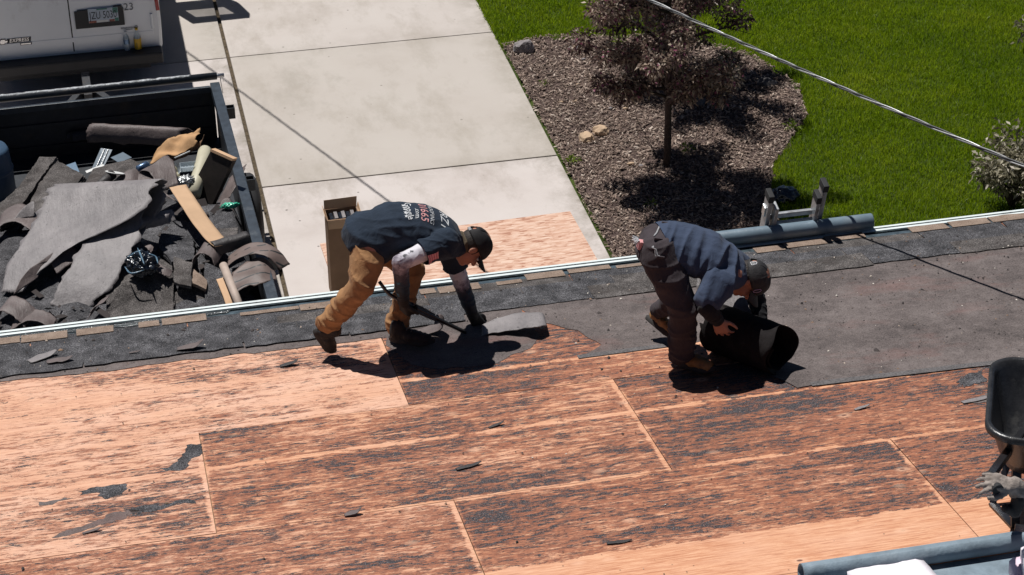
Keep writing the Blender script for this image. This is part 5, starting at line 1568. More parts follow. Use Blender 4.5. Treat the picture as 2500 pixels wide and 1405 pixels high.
# --- the load: a heap of shingle scraps below, larger pieces on top, each on its own
def heap():
    vs = []; fs = []; na, nb = 60, 34
    for i in range(na+1):
        for j in range(nb+1):
            a = 0.75+(TL-0.80)*i/na; bb = 0.06+(TW-0.12)*j/nb
            f = min(1, (i/na)/0.42); f = f*f*(3-2*f)
            z = 0.66+0.42*f + 0.07*mnoise.noise(Vector((a*2.2, bb*2.2, 0)))+0.03*mnoise.noise(Vector((a*6, bb*6, 4)))
            if j in (0, nb): z -= 0.14
            if i in (0, na): z = 0.62
            vs.append(TP(a, bb, z))
    for i in range(na):
        for j in range(nb):
            q = i*(nb+1)+j; fs.append((q, q+1, q+nb+2, q+nb+1))
    o = link('shingle_heap', mesh_from('shingle_heap', vs, fs, True), MT['shingle_dark']); o['kind'] = 'stuff'
    # loose scraps over the heap
    n = 260; V_ = np.zeros((n, 4, 3)); rr = random.Random(4)
    for q in range(n):
        a = 1.0+3.6*rr.random(); bb = 0.1+(TW-0.2)*rr.random(); f = min(1, ((a-0.75)/(TL-0.8))/0.42); f = f*f*(3-2*f)
        c = TP(a, bb, 0.68+0.40*f+0.05*rr.random()); th = rr.random()*6.28; L = 0.02+0.05*rr.random()**2; W = L*(0.35+0.5*rr.random())
        d = Vector((math.cos(th), math.sin(th), rr.gauss(0, 0.35))); s = Vector((-math.sin(th), math.cos(th), rr.gauss(0, 0.35)))
        for k2, (x, y) in enumerate(((-1, -1), (1, -0.8), (0.8, 1), (-1, 0.7))): V_[q, k2] = c+d*(x*L)+s*(y*W)
    Q = np.arange(n*4).reshape(n, 4)
    r = nrng.random(n)*0.75
    o2 = quick_mesh('felt_scraps', V_.reshape(-1, 3), Q, np.zeros((0, 3), int), r, np.zeros(0), MT['crumb']); o2['kind'] = 'stuff'
heap()

def slab(name, pts, t, m, label, cat, group=None, layers=2, seed=0):
    """a lump of shingles still stuck together: ragged layers on one another"""
    r = random.Random(seed); pts = [Vector(p) for p in pts]; c = sum(pts, Vector())/len(pts)
    nrm = Vector()
    for i in range(len(pts)): nrm += (pts[i]-c).cross(pts[(i+1) % len(pts)]-c)
    nrm.normalize(); nrm = nrm if nrm.z > 0 else -nrm
    b = B()
    for L in range(layers):
        poly = []
        for i in range(len(pts)):
            a0, a1 = pts[i], pts[(i+1) % len(pts)]
            k = max(2, int((a1-a0).length/0.04))
            for j in range(k):
                q = a0.lerp(a1, j/k); off = (q-c)*(0.025*L)+Vector((r.uniform(-1, 1), r.uniform(-1, 1), 0))*0.006
                poly.append(q+off-nrm*(t*L/layers))
        top = [p+nrm*0.010*mnoise.noise(p*5) for p in poly]
        ctr = sum(top, Vector())/len(top)
        n = len(top); bot = [p-nrm*(t/layers*0.92) for p in top]
        vs = [ctr+nrm*0.008]+top+bot
        fs = [(0, 1+i, 1+(i+1) % n) for i in range(n)]+[(1+i, 1+n+i, 1+n+(i+1) % n, 1+(i+1) % n) for i in range(n)]
        b.add(vs, fs)
    o = b.obj(name, m); tag(o, label, cat, group); return o

SG = 'shingle lumps in the trailer'
slab('shingle_lump', [(-0.654, 5.346, 1.120), (-0.510, 5.312, 1.120), (-0.730, 4.710, 1.140), (-0.911, 4.243, 1.140), (-1.014, 4.158, 1.140), (-1.049, 4.497, 1.120), (-0.849, 4.810, 1.130)], 0.07, MT['shingle_mid'], 'long grey shingle lump slanting by the left edge of the trailer', 'shingles', SG, 3, 1)
slab('shingle_lump', [(-0.505, 5.211, 1.130), (-0.282, 4.850, 1.150), (-0.455, 4.396, 1.180), (-0.681, 4.189, 1.180), (-0.806, 4.255, 1.160), (-0.686, 4.734, 1.150)], 0.06, MT['shingle_mid'], 'grey shingle lump behind the ridge of the big folded felt', 'shingles', SG, 3, 2)
slab('shingle_lump', [(-0.196, 4.975, 1.140), (0.135, 5.090, 1.140), (0.250, 4.950, 1.140), (0.152, 4.597, 1.180), (-0.201, 4.412, 1.200), (-0.325, 4.475, 1.190)], 0.05, MT['shingle_mid'], 'flat grey shingle lump under the white disc', 'shingles', SG, 2, 3)
slab('shingle_lump', [(-0.053, 2.801, 1.220), (0.268, 3.075, 1.240), (0.350, 2.970, 1.220), (0.316, 2.469, 1.100), (0.105, 2.443, 1.100), (-0.244, 2.519, 1.080)], 0.05, MT['shingle_mid'], 'dark shingle lump below the plastic bag, near the gutter', 'shingles', SG, 2, 4)
slab('shingle_lump', [(0.374, 3.077, 1.240), (0.510, 2.965, 1.240), (0.472, 2.615, 1.220), (0.343, 2.709, 1.220)], 0.03, MT['shingle_mid'], 'square grey shingle piece right of the plastic bag', 'shingles', SG, 1, 5)
slab('shingle_lump', [(0.510, 2.934, 1.200), (0.611, 2.754, 1.180), (0.593, 2.632, 1.170), (0.490, 2.696, 1.200)], 0.03, MT['shingle_tan'], 'small brownish shingle piece right of the square one', 'shingles', SG, 1, 6)
slab('shingle_lump', [(0.616, 3.010, 1.200), (0.750, 2.845, 1.200), (0.727, 2.468, 1.100), (0.559, 2.475, 1.100)], 0.04, MT['shingle_dark'], 'dark shingle lump left of the wooden pole', 'shingles', SG, 2, 7)
slab('shingle_lump', [(0.738, 3.620, 1.160), (0.947, 3.585, 1.160), (0.916, 3.353, 1.160), (0.743, 3.323, 1.160)], 0.03, MT['shingle_mid'], 'small grey shingle piece behind the dark rolled one', 'shingles', SG, 1, 8)

slab('shingle_lump', [(-0.198, 2.937, 1.160), (0.063, 3.139, 1.200), (0.123, 2.938, 1.200), (0.031, 2.689, 1.160), (-0.200, 2.589, 1.100)], 0.05, MT['shingle_mid'], 'grey shingle lump left of the plastic bag in its shade', 'shingles', SG, 2, 9)
slab('shingle_lump', [(0.316, 3.704, 1.160), (0.556, 3.506, 1.160), (0.544, 3.115, 1.180), (0.356, 3.070, 1.200), (0.263, 3.435, 1.160)], 0.05, MT['shingle_dark'], 'black shingle lump between the plastic bag and the cardboard strip', 'shingles', SG, 2, 10)
slab('shingle_lump', [(0.595, 4.002, 1.120), (0.704, 3.650, 1.140), (0.788, 3.279, 1.140), (0.633, 3.246, 1.140), (0.514, 3.658, 1.120)], 0.05, MT['shingle_dark'], 'black shingle lump under the cardboard strip', 'shingles', SG, 2, 11)
slab('shingle_lump', [(0.233, 2.646, 1.100), (0.441, 2.757, 1.140), (0.596, 2.676, 1.120), (0.562, 2.541, 1.060), (0.234, 2.523, 1.040)], 0.05, MT['shingle_mid'], 'grey shingle lump by the gutter right of the bag shadow', 'shingles', SG, 2, 12)
FG = 'pieces of felt in the trailer'
def felt_piece(label, path, widths, m, seed, jag=0.05, thick=0.005, n=30, nw=16, rough=0.006, name='felt_piece'):
    o = strip(name, path, widths, MT[m], None, n, nw, thick, jag, rough, seed); return tag(o, label, 'roofing felt', FG)
w1 = Vector((0.263, 3.450, 1.540))-Vector((-0.620, 3.940, 1.340))
def hang(*d): return [w1*k for k in d]
felt_piece('big grey folded felt sheet draped over the load, torn at its lower edge',
           [(-0.938, 3.047, 1.100), (-0.812, 3.242, 1.200), (-0.578, 3.452, 1.300), (-0.360, 3.571, 1.380), (-0.220, 3.694, 1.450), (-0.175, 3.805, 1.505), (-0.141, 3.879, 1.535), (-0.084, 3.956, 1.530), (-0.048, 3.954, 1.480), (-0.069, 3.859, 1.400), (-0.164, 3.743, 1.260), (-0.301, 3.567, 1.160)],
           hang(0.20, 0.34, 0.58, 0.86, 0.98, 1, 1, 1, 1, 1, 0.95, 0.9), 'felt_grey', 1, 0.07, 0.005, 64, 26, 0.003)
felt_piece('long torn tongue of grey felt hanging off the big folded sheet',
           [(0.016, 3.579, 1.455), (-0.042, 3.392, 1.380), (-0.192, 3.109, 1.290), (-0.361, 2.876, 1.180), (-0.541, 2.734, 1.060)],
           [Vector((0.36, -0.06, 0.05)), Vector((0.40, -0.06, 0.03)), Vector((0.42, -0.10, 0.0)), Vector((0.36, -0.16, -0.04)), Vector((0.20, -0.12, -0.06))], 'felt_grey', 2, 0.12, 0.005, 40, 18, 0.003)
felt_piece('brown curled felt showing through the tear of the big sheet', [(-0.821, 3.016, 1.160), (-0.737, 3.156, 1.240), (-0.620, 3.257, 1.270), (-0.516, 3.290, 1.260), (-0.467, 3.195, 1.200)], [Vector((0.20, 0.16, 0.04))], 'felt_brown', 3, 0.03)
felt_piece('dark rolled felt tube lying at the far end of the trailer', [(0.203, 5.886, 0.880), (0.195, 5.885, 0.950), (0.227, 5.926, 1.020), (0.275, 5.967, 1.020), (0.328, 5.957, 0.950), (0.324, 5.914, 0.860)],
           [Vector((0.86, -0.20, -0.05))], 'felt_brown', 4, 0.03)
felt_piece('dark felt tube standing behind the paper wrapper', [(-0.281, 6.306, 0.800), (-0.254, 6.328, 0.860), (-0.217, 6.284, 0.860), (-0.222, 6.248, 0.800)], [Vector((0.30, 0.04, 0))], 'felt_black', 5, 0.03)
felt_piece('brown felt bent upwards behind the fold of the big sheet', [(0.212, 4.143, 1.300), (0.262, 4.382, 1.360), (0.327, 4.463, 1.390), (0.397, 4.392, 1.370), (0.408, 4.180, 1.280)], [Vector((0.10, 0.02, 0)), Vector((0.16, 0.1, 0.0)), Vector((0.2, 0.24, 0.0)), Vector((0.2, 0.2, 0)), Vector((0.2, 0.1, 0))], 'felt_brown', 6, 0.04)
felt_piece('brown felt spread left of the can', [(-0.096, 4.403, 1.200), (0.010, 4.459, 1.250), (0.120, 4.514, 1.260), (0.204, 4.509, 1.220)], [Vector((0.05, 0.22, 0.02))], 'felt_brown', 7, 0.06)
felt_piece('narrow grey felt tube right of the fold', [(0.122, 3.484, 1.300), (0.122, 3.504, 1.355), (0.141, 3.569, 1.375), (0.166, 3.553, 1.365), (0.174, 3.496, 1.310)], [Vector((0.52, 0.06, 0.02))], 'felt_grey', 8, 0.03)
felt_piece('dark pointed felt piece above the cardboard strip', [(0.370, 4.148, 1.270), (0.452, 3.994, 1.270), (0.522, 3.908, 1.240)], [Vector((-0.06, 0.16, 0)), Vector((-0.05, 0.12, 0)), Vector((-0.02, 0.05, 0))], 'felt_brown', 9, 0.10)
felt_piece('dark rolled shingle strip leaning on the right wall', [(0.791, 3.159, 1.200), (0.800, 3.202, 1.260), (0.832, 3.224, 1.290), (0.859, 3.167, 1.280), (0.870, 3.141, 1.200)], [Vector((0.30, 0.12, 0.0))], 'felt_black', 10, 0.02)
felt_piece('brown curled felt left of the dark rolled strip', [(0.547, 3.053, 1.200), (0.584, 3.119, 1.250), (0.651, 3.137, 1.270), (0.722, 3.105, 1.240), (0.735, 3.044, 1.180)], [Vector((0.10, 0.22, 0))], 'felt_brown', 11, 0.05)
felt_piece('brown felt strip with black lines hanging over the right rail', [(0.801, 3.002, 1.180), (0.921, 3.014, 1.250), (1.054, 2.980, 1.290), (1.159, 2.892, 1.280), (1.247, 2.817, 1.180)],
           [Vector((0.03, 0.16, 0.0)), Vector((0.04, 0.17, 0)), Vector((0.06, 0.18, 0)), Vector((0.08, 0.14, 0)), Vector((0.09, 0.08, 0))], 'felt_lined', 12, 0.05)
felt_piece('wide brown felt piece below the strip with black lines', [(0.776, 2.645, 1.160), (0.919, 2.727, 1.200), (1.054, 2.740, 1.220), (1.157, 2.732, 1.180)], [Vector((0.10, 0.36, 0.05)), Vector((0.10, 0.36, 0.04)), Vector((0.06, 0.36, 0.03)), Vector((0.0, 0.20, 0.0))], 'felt_lined', 13, 0.05)
felt_piece('brown felt tube standing inside the right wall', [(0.795, 3.902, 1.020), (0.813, 3.965, 1.080), (0.859, 4.018, 1.110), (0.909, 3.995, 1.100), (0.920, 3.884, 1.030)], [Vector((0.05, 0.20, 0.10))], 'felt_brown', 14, 0.02)
felt_piece('shiny brown felt sheet propped against the right wall', [(0.863, 4.346, 0.980), (0.934, 4.429, 1.050), (1.008, 4.549, 1.100), (1.055, 4.734, 1.080)], [Vector((0.16, -0.06, 0.16))], 'felt_brown', 15, 0.05)
felt_piece('brown felt heaped at the left edge below the shingle lumps', [(-1.087, 3.820, 1.120), (-1.007, 4.084, 1.200), (-0.868, 4.160, 1.220), (-0.721, 3.981, 1.200), (-0.684, 3.796, 1.120)], [Vector((0.06, 0.30, 0.0))], 'felt_brown', 16, 0.06)
felt_piece('small pale corner of felt sticking up at the left', [(-0.808, 4.059, 1.220), (-0.760, 4.130, 1.270), (-0.721, 4.183, 1.300)], [Vector((0.18, 0.03, 0.0)), Vector((0.10, 0.02, 0)), Vector((0.02, 0.0, 0))], 'felt_grey', 17, 0.04)
felt_piece('curled brown felt at the lower left corner of the load', [(-1.076, 2.573, 1.120), (-0.986, 2.701, 1.200), (-0.877, 2.631, 1.200), (-0.791, 2.536, 1.140)], [Vector((0.10, 0.18, 0.02))], 'felt_brown', 18, 0.08)
felt_piece('pale brown felt sheet lying above the gutter at the left', [(-0.936, 2.510, 1.120), (-0.804, 2.556, 1.160), (-0.679, 2.502, 1.160), (-0.617, 2.429, 1.120)], [Vector((0.05, 0.16, 0.0))], 'felt_brown', 19, 0.08)
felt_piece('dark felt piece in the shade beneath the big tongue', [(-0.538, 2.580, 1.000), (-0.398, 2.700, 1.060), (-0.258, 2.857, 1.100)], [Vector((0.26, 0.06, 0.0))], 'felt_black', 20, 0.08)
felt_piece('ragged brown felt scrap beside the plastic bag', [(0.134, 3.407, 1.240), (0.184, 3.277, 1.260), (0.212, 3.224, 1.240)], [Vector((0.03, 0.06, 0))], 'felt_brown', 21, 0.2)
felt_piece('torn brown felt scrap under the plastic bag', [(0.221, 2.945, 1.260), (0.278, 2.822, 1.270), (0.334, 2.821, 1.240)], [Vector((0.03, 0.09, 0))], 'felt_brown', 22, 0.2)
felt_piece('brown felt flake near the gutter below the tongue', [(-0.329, 2.523, 1.120), (-0.279, 2.603, 1.160), (-0.188, 2.656, 1.180)], [Vector((0.05, 0.09, 0))], 'felt_brown', 23, 0.15)

# ------------------------------------------------------------------ single things lying on the load
def lump(name, c, h, m, seed, amp=0.25, freq=3.0, n=3, parent=None, rot=None):
    bm = bmesh.new(); bmesh.ops.create_icosphere(bm, subdivisions=n, radius=1.0)
    off = Vector((seed*3.3, seed*1.9, seed))
    for v in bm.verts:
        d = v.co.normalized()
        k = 1+amp*mnoise.noise(d*freq+off)+amp*0.6*abs(mnoise.noise(d*freq*2.3+off))*1.6-amp*0.3
        q = Vector((d.x*h[0], d.y*h[1], d.z*h[2]))*k
        v.co = (rot @ q if rot is not None else q)+Vector(c)
    me = bpy.data.meshes.new(name); bm.to_mesh(me); bm.free()
    me.polygons.foreach_set('use_smooth', np.ones(len(me.polygons), bool))
    return link(name, me, m, parent)

# crumpled brown paper wrapper
o = strip('paper_wrapper', [(0.324, 5.205, 1.050), (0.442, 5.220, 1.120), (0.594, 5.218, 1.170), (0.753, 5.237, 1.200)],
          [Vector((0.04, 0.10, 0.03)), Vector((0.05, 0.18, 0.06)), Vector((0.06, 0.2, 0.09)), Vector((0.06, 0.2, 0.10))], MT['paperbag'], None, 26, 16, 0.003, 0.10, 0.028, 31)
tag(o, 'crumpled brown paper wrapper at the back of the trailer load', 'wrapper')
o = strip('paper_wrapper', [(0.376, 5.191, 1.030), (0.542, 5.136, 1.080), (0.770, 5.236, 1.140), (0.796, 5.230, 1.190)], [Vector((0.04, 0.05, 0.05))], MT['cardboard'], None, 20, 8, 0.003, 0.1, 0.01, 32)
tag(o, 'dark fold of brown paper under the crumpled wrapper', 'wrapper')
# beige tube and the dark panel with the pale edge
b = B(); b.tube([(0.792, 4.909, 1.220), (0.752, 4.732, 1.200), (0.685, 4.492, 1.170), (0.636, 4.291, 1.140)], [0.062, 0.064, 0.062, 0.060], 16); b.lathe((0.792, 4.909, 1.220), V((0.792, 4.909, 1.220))-V((0.752, 4.732, 1.200)), [(0.0, 0.062), (0.03, 0.055), (0.045, 0.03), (0.05, 0.0)], 16)
tag(b.obj('beige_tube', MT['beige'], None, True), 'beige plastic tube beside the dark panel in the trailer', 'tube')
P0, P1, P2, P3 = V((0.819, 4.446, 1.460)), V((0.990, 4.257, 1.440)), V((0.782, 4.291, 1.020)), V((0.595, 4.496, 1.040))
t = empty('dark_panel', (P0+P2)/2); tag(t, 'long dark box panel with a pale top edge in the trailer', 'panel')
nrm = (P1-P0).cross(P3-P0).normalized(); nrm = nrm if nrm.y < 0 else -nrm
b = B(); b.prism([p-nrm*0.05 for p in (P0, P1, P2, P3)], nrm*0.05); o = b.obj('panel', MT['panel_dark'], t); o.location = -t.location
b = B(); e = (P0-P3).normalized(); b.prism([P0+e*0.003-nrm*0.046, P1+e*0.003-nrm*0.046, P1+e*0.003+nrm*0.012, P0+e*0.003+nrm*0.012], e*0.025); o = b.obj('panel_edge', MT['kraft'], t); o.location = -t.location
# curved cardboard strip
o = strip('cardboard_strip', [(0.500, 4.174, 1.300), (0.557, 3.819, 1.335), (0.636, 3.483, 1.320), (0.713, 3.252, 1.290), (0.783, 3.129, 1.265)], [Vector((0.145, 0.060, -0.02))], MT['cardboard_light'], None, 28, 6, 0.005, 0.02, 0.002, 33)
tag(o, 'long curved strip of tan cardboard lying on the load', 'cardboard')
# white disc with its dark roll and silver tape end
t = empty('tape_roll', (-0.084, 4.496, 1.270)); tag(t, 'dark roll with a white disc at its end, on the shingle lumps', 'roll')
a0, a1 = V((-0.187, 4.394, 1.240)), V((-0.034, 4.547, 1.290)); ax = (a1-a0).normalized()
b = B(); b.tube([a0, a1], [0.040, 0.045], 16); o = b.obj('roll', MT['felt_black'], t, True); o.location = -t.location
b = B(); b.lathe(a1+Vector((0.02, 0, 0.0)), Vector((0.25, 0.35, 0.9)), [(0, 0.0), (0.0, 0.070), (0.006, 0.085), (0.012, 0.085), (0.012, 0.07), (0.006, 0.0)], 24); o = b.obj('disc', MT['white_plastic'], t, True); o.location = -t.location
b = B(); b.lathe(a0-ax*0.035, ax, [(0, 0.0), (0.0, 0.034), (0.045, 0.043)], 16); o = b.obj('silver_end', MT['foil'], t, True); o.location = -t.location
# cans
def can(c, ax, label):
    ax = Vector(ax).normalized(); t = empty('drink_can', c); tag(t, label, 'can', 'cans on the load')
    b = B(); b.lathe(ax*-0.06, ax, [(0, 0.0), (0.004, 0.024), (0.012, 0.033), (0.105, 0.033), (0.118, 0.027)], 18); b.obj('can_body', MT['can_blue'], t, True)
    b = B(); b.lathe(ax*-0.06, ax, [(0.118, 0.0270), (0.122, 0.0272), (0.119, 0.024), (0.116, 0.0)], 18); b.obj('can_lid', MT['chrome'], t, True)
can((0.229, 4.656, 1.270), (0.9, 0.5, 0.15), 'crushed blue drink can lying left of the clear cups')
can((0.285, 4.530, 1.280), (0.4, 0.9, 0.0), 'small silver and blue can in front of the other can')
# food packaging
t = empty('clear_cup', (0.492, 4.525, 1.290)); tag(t, 'clear plastic cup with a cream filling on the load', 'cup')
b = B(); b.lathe((-0.03, 0.03, -0.05), (0.35, -0.45, 0.5), [(0, 0.0), (0.0, 0.040), (0.09, 0.052), (0.092, 0.055)], 20); b.obj('cup', MT['clear_plastic'], t, True)
b = B(); b.lathe((-0.03, 0.03, -0.05), (0.35, -0.45, 0.5), [(0.004, 0.0), (0.004, 0.037), (0.055, 0.044), (0.06, 0.0)], 20); b.obj('filling', MT['cream_plastic'], t, True)
b = B(); b.tube([(0.02, 0.08, 0.06), (0.16, 0.14, 0.08)], 0.006, 8); b.obj('straw', MT['white_plastic'], t, True)
o = lump('cream_tub', (0.487, 4.505, 1.220), (0.055, 0.06, 0.045), MT['cream_plastic'], 41, 0.15, 2.5); tag(o, 'squashed cream coloured tub below the clear cup', 'tub')
o = lump('foil_wrapper', (0.576, 4.403, 1.230), (0.075, 0.06, 0.03), MT['foil'], 42, 0.5, 3.5, 4); tag(o, 'crumpled silver foil wrapper right of the cream tub', 'wrapper')
t = empty('food_tray', (0.631, 4.666, 1.200)); tag(t, 'clear ribbed plastic food tray beside the beige tube', 'tray')
b = B(); b.box((0, 0, 0), (0.075, 0.05, 0.003), bevel=0.001)
for s in (-1, 1): b.box((s*0.076, 0, 0.02), (0.002, 0.05, 0.02)); b.box((0, s*0.051, 0.02), (0.074, 0.002, 0.02))
b.obj('tray', MT['clear_plastic'], t)
for i in range(5):
    b = B(); b.bar((-0.06+0.03*i, -0.045, 0.006), (-0.06+0.03*i, 0.045, 0.006), 0.006, 0.006); b.obj('rib', MT['clear_plastic'], t)
# vinyl offcuts
def board(name, pts, t, m, label, cat, group=None):
    pts = [V(p) for p in pts]; n = (pts[1]-pts[0]).cross(pts[2]-pts[1]).normalized(); n = n if n.z > 0 else -n
    b = B(); b.prism([p-n*t for p in pts], n*t); o = b.obj(name, m); tag(o, label, cat, group); return o
SV = 'siding offcuts in the trailer'
o = board('siding_piece', [(-0.113, 5.479, 1.080), (-0.013, 5.422, 1.080), (-0.099, 5.279, 1.000), (-0.213, 5.249, 1.000)], 0.012, MT['blue_grey'], 'grooved blue-grey siding piece leaning at the back of the load', 'siding', SV)
b = B()
for k in (0.33, 0.66): b.bar(V((-0.113, 5.471, 1.084)).lerp(V((-0.013, 5.414, 1.084)), k), V((-0.213, 5.242, 1.004)).lerp(V((-0.099, 5.271, 1.004)), k), 0.006, 0.004)
b.obj('groove', MT['gutter_dark'], o)
board('siding_piece', [(-0.439, 5.251, 1.060), (-0.351, 5.295, 1.060), (-0.324, 5.172, 1.020), (-0.404, 5.143, 1.020)], 0.008, MT['blue_vinyl'], 'small bright blue siding piece behind the shingle lumps', 'siding', SV)
board('siding_piece', [(-0.036, 5.467, 0.980), (0.080, 5.548, 0.980), (0.154, 5.423, 0.980), (0.031, 5.345, 0.980)], 0.008, MT['blue_grey'], 'flat blue-grey siding piece deep at the back of the load', 'siding', SV)
board('siding_piece', [(-0.270, 5.022, 1.100), (-0.107, 5.120, 1.100), (-0.098, 5.085, 1.100), (-0.258, 4.979, 1.100)], 0.006, MT['white_plastic'], 'thin white trim strip in front of the siding pieces', 'siding', SV)
# pole, plastic bags, barrel
b = B(); b.tube([(0.749, 2.753, 1.300), (0.792, 2.409, 1.260), (0.830, 2.122, 1.220)], 0.033, 16); tag(b.obj('wooden_pole', MT['pole_wood'], None, True), 'pale round pole leaning out of the load by the gutter', 'pole')
o = strip('cardboard_strip', [(0.721, 2.720, 1.200), (0.750, 2.505, 1.170), (0.773, 2.330, 1.120)], [Vector((0.08, 0.02, 0))], MT['kraft'], None, 16, 4, 0.004, 0.03, 0.002, 36); tag(o, 'narrow tan cardboard strip beneath the pale pole', 'cardboard')
t = lump('plastic_bag', (0.118, 2.885, 1.320), (0.115, 0.11, 0.10), MT['bag_black'], 43, 0.36, 2.6, 5); tag(t, 'shiny black plastic bag with pale blue folds on the load', 'bag')
BP = [[(-0.023, 2.837, 1.340), (0.019, 2.706, 1.350), (0.123, 2.699, 1.370)], [(0.094, 2.957, 1.430), (0.112, 2.816, 1.440), (0.129, 2.685, 1.430)], [(0.172, 2.881, 1.410), (0.227, 2.868, 1.380), (0.239, 2.805, 1.350)], [(0.002, 2.907, 1.380), (0.070, 2.901, 1.420), (0.121, 2.894, 1.440)]]
for pts in BP:
    b = B(); b.tube(catmull(pts, 10), [0.003+0.005*math.sin(math.pi*i/10) for i in range(11)], 8); b.obj('bag_fold', MT['bag_blue'], t, True)
o = lump('green_film', (0.919, 3.985, 1.160), (0.075, 0.030, 0.022), MT['green_film'], 44, 0.5, 3.5, 4); tag(o, 'crumpled green plastic film on the dark bag by the right wall', 'film')
o = lump('plastic_bag', (0.886, 4.041, 1.110), (0.045, 0.04, 0.035), MT['bag_black'], 45, 0.4, 3.5, 4); tag(o, 'small black plastic bag under the green film', 'bag')
t = empty('barrel', (-1.097, 5.216, 1.050)); tag(t, 'blue barrel at the left edge of the trailer', 'barrel')
b = B(); b.lathe((0, 0, -0.35), (0, 0, 1), [(0.0, 0.0), (0.0, 0.17), (0.02, 0.185), (0.20, 0.20), (0.42, 0.20), (0.60, 0.185), (0.63, 0.17), (0.63, 0.0)], 28); b.obj('drum', MT['blue_barrel'], t, True)
for z in (0.18, 0.42):
    b = B(); b.lathe((0, 0, -0.35), (0, 0, 1), [(z-0.02, 0.199), (z, 0.209), (z+0.02, 0.199)], 28); b.obj('hoop', MT['blue_barrel'], t, True)

# ------------------------------------------------------------------ beside the house: boards, box, ladder, pipe
b = B(); b.box((0, 0, 0), (1.222, 0.611, 0.006), bevel=0.002)
t = b.obj('strand_board', MT['osb']); t.location = (3.030, 4.560, 0.012); t.rotation_euler = (0, 0, math.radians(1.6)); tag(t, 'sheet of strand board lying on the driveway behind the men', 'board')
base = V((1.765, 4.12, 0.03)); zt = V((1.738, 4.020, 0.829)).z
t = empty('cardboard_box', (base.x+0.14, base.y+0.10, 0.020)); tag(t, 'tall open cardboard box standing on the strand board behind the man', 'box')
bw, bd, bh = 0.145, 0.10, zt-0.02
b = B()
for (c, h) in (((0, -bd, bh/2), (bw, 0.004, bh/2)), ((0, bd, bh/2), (bw, 0.004, bh/2)), ((-bw+0.004, 0, bh/2), (0.004, bd-0.004, bh/2)), ((bw-0.004, 0, bh/2), (0.004, bd-0.004, bh/2)), ((0, 0, 0.004), (bw-0.008, bd-0.004, 0.004))): b.box(c, h)
b.obj('box_wall', MT['cardboard'], t)
def flap(pts):
    pts = [Vector(p) for p in pts]; n = (pts[1]-pts[0]).cross(pts[2]-pts[0]).normalized()
    b = B(); b.prism([p-n*0.002 for p in pts], n*0.004); b.obj('flap', MT['cardboard_light'], t)
flap([(-bw, -bd-0.006, bh), (bw, -bd-0.006, bh), (bw-0.004, -bd-0.020, bh-0.085), (-bw+0.004, -bd-0.022, bh-0.080)])
flap([(-bw, bd+0.004, bh), (bw, bd+0.004, bh), (bw+0.01, bd+0.03, bh+0.085), (-bw+0.005, bd+0.035, bh+0.075)])
flap([(-bw-0.003, -bd, bh), (-bw-0.003, bd, bh), (-bw-0.018, bd-0.01, bh+0.05), (-bw-0.016, -bd+0.02, bh+0.03)])
flap([(bw+0.003, -bd, bh), (bw+0.003, bd, bh), (bw+0.014, bd-0.01, bh+0.05), (bw+0.016, -bd+0.02, bh+0.02)])
for i in range(6):
    b = B(); b.box((-0.09+0.036*i, 0.01, bh-0.075+0.01*(i % 2)), (0.015, 0.06, 0.05), Matrix.Rotation(0.1*((i % 3)-1), 3, 'Y')); b.obj('content_strip', MT['felt_grey'] if i % 2 else MT['bag_black'], t)

# ladder: two sections of rails nested in each other, its top just over the gutter
def ladder():
    zt = 3.00
    L0, L1 = V((4.301, 0.100, 2.696)), V((4.673, 0.100, 2.697))
    P = empty('ladder', ((L0.x+L1.x)/2, 1.0, 0)); tag(P, 'aluminium ladder leaning on the gutter, its black capped rails standing above it', 'ladder')
    def pos(x, z, dy=0.0):
        k = 2.62-z
        return Vector((x, 0.10+0.255*k+dy, z))
    def part(b, name, m, **kw):
        o = b.obj(name, m, None, **kw); o.parent = P; o.location = -Vector(P.location); return o
    for (x, zh, dy, w) in ((L0.x+0.018, 2.96, 0.0, 0.030), (L0.x+0.062, 2.88, -0.030, 0.026), (L1.x+0.030, 3.00, 0.0, 0.030), (L1.x-0.016, 2.92, -0.030, 0.026)):
        b = B(); b.bar(pos(x, 0.02, dy), pos(x, zh, dy), w, 0.085, up=(0, 1, 0), bevel=0.004)
        part(b, 'rail', MT['alu'])
        if dy == 0.0 or x > L1.x-0.1:
            b = B(); b.bar(pos(x, zh-0.035, dy), pos(x, zh+0.022, dy), w+0.010, 0.095, up=(0, 1, 0), bevel=0.006); part(b, 'rail_cap', MT['rubber'])
    z = 0.155
    while z < 2.85:
        b = B(); b.bar(pos(L0.x+0.03, z, 0.0), pos(L1.x+0.02, z, 0.0), 0.030, 0.036, bevel=0.005); part(b, 'rung', MT['alu'])
        b = B(); b.bar(pos(L0.x+0.06, z-0.06, -0.034), pos(L1.x-0.01, z-0.06, -0.034), 0.030, 0.036, bevel=0.005); part(b, 'rung', MT['alu'])
        z += 0.29
    for x in (L0.x, L1.x+0.05):
        b = B(); b.bar(pos(x, 2.78, 0.01), pos(x, 2.86, 0.01), 0.012, 0.05, up=(0, 1, 0), bevel=0.003); part(b, 'hinge', MT['steel'])
    return P
ladder()
pa, pb = V((3.775, -0.005, 2.683)), V((5.071, -0.005, 2.710))
pr_ = 0.053; pd = (pb-pa).normalized()
t = empty('pipe', (pa+pb)/2); t.location.z = 2.6195+pr_
tag(t, 'thick blue-grey pipe lying along the gutter in front of the ladder', 'pipe')
L = (pb-pa).length
b = B(); b.lathe((-L/2, 0, 0), (1, 0, 0), [(0.002, pr_-0.004), (0.0, pr_-0.001), (0.004, pr_), (L-0.004, pr_), (L, pr_-0.001), (L-0.002, pr_-0.004), (L-0.30, pr_-0.005)], 28); b.obj('pipe_wall', MT['pipe'], t, True)
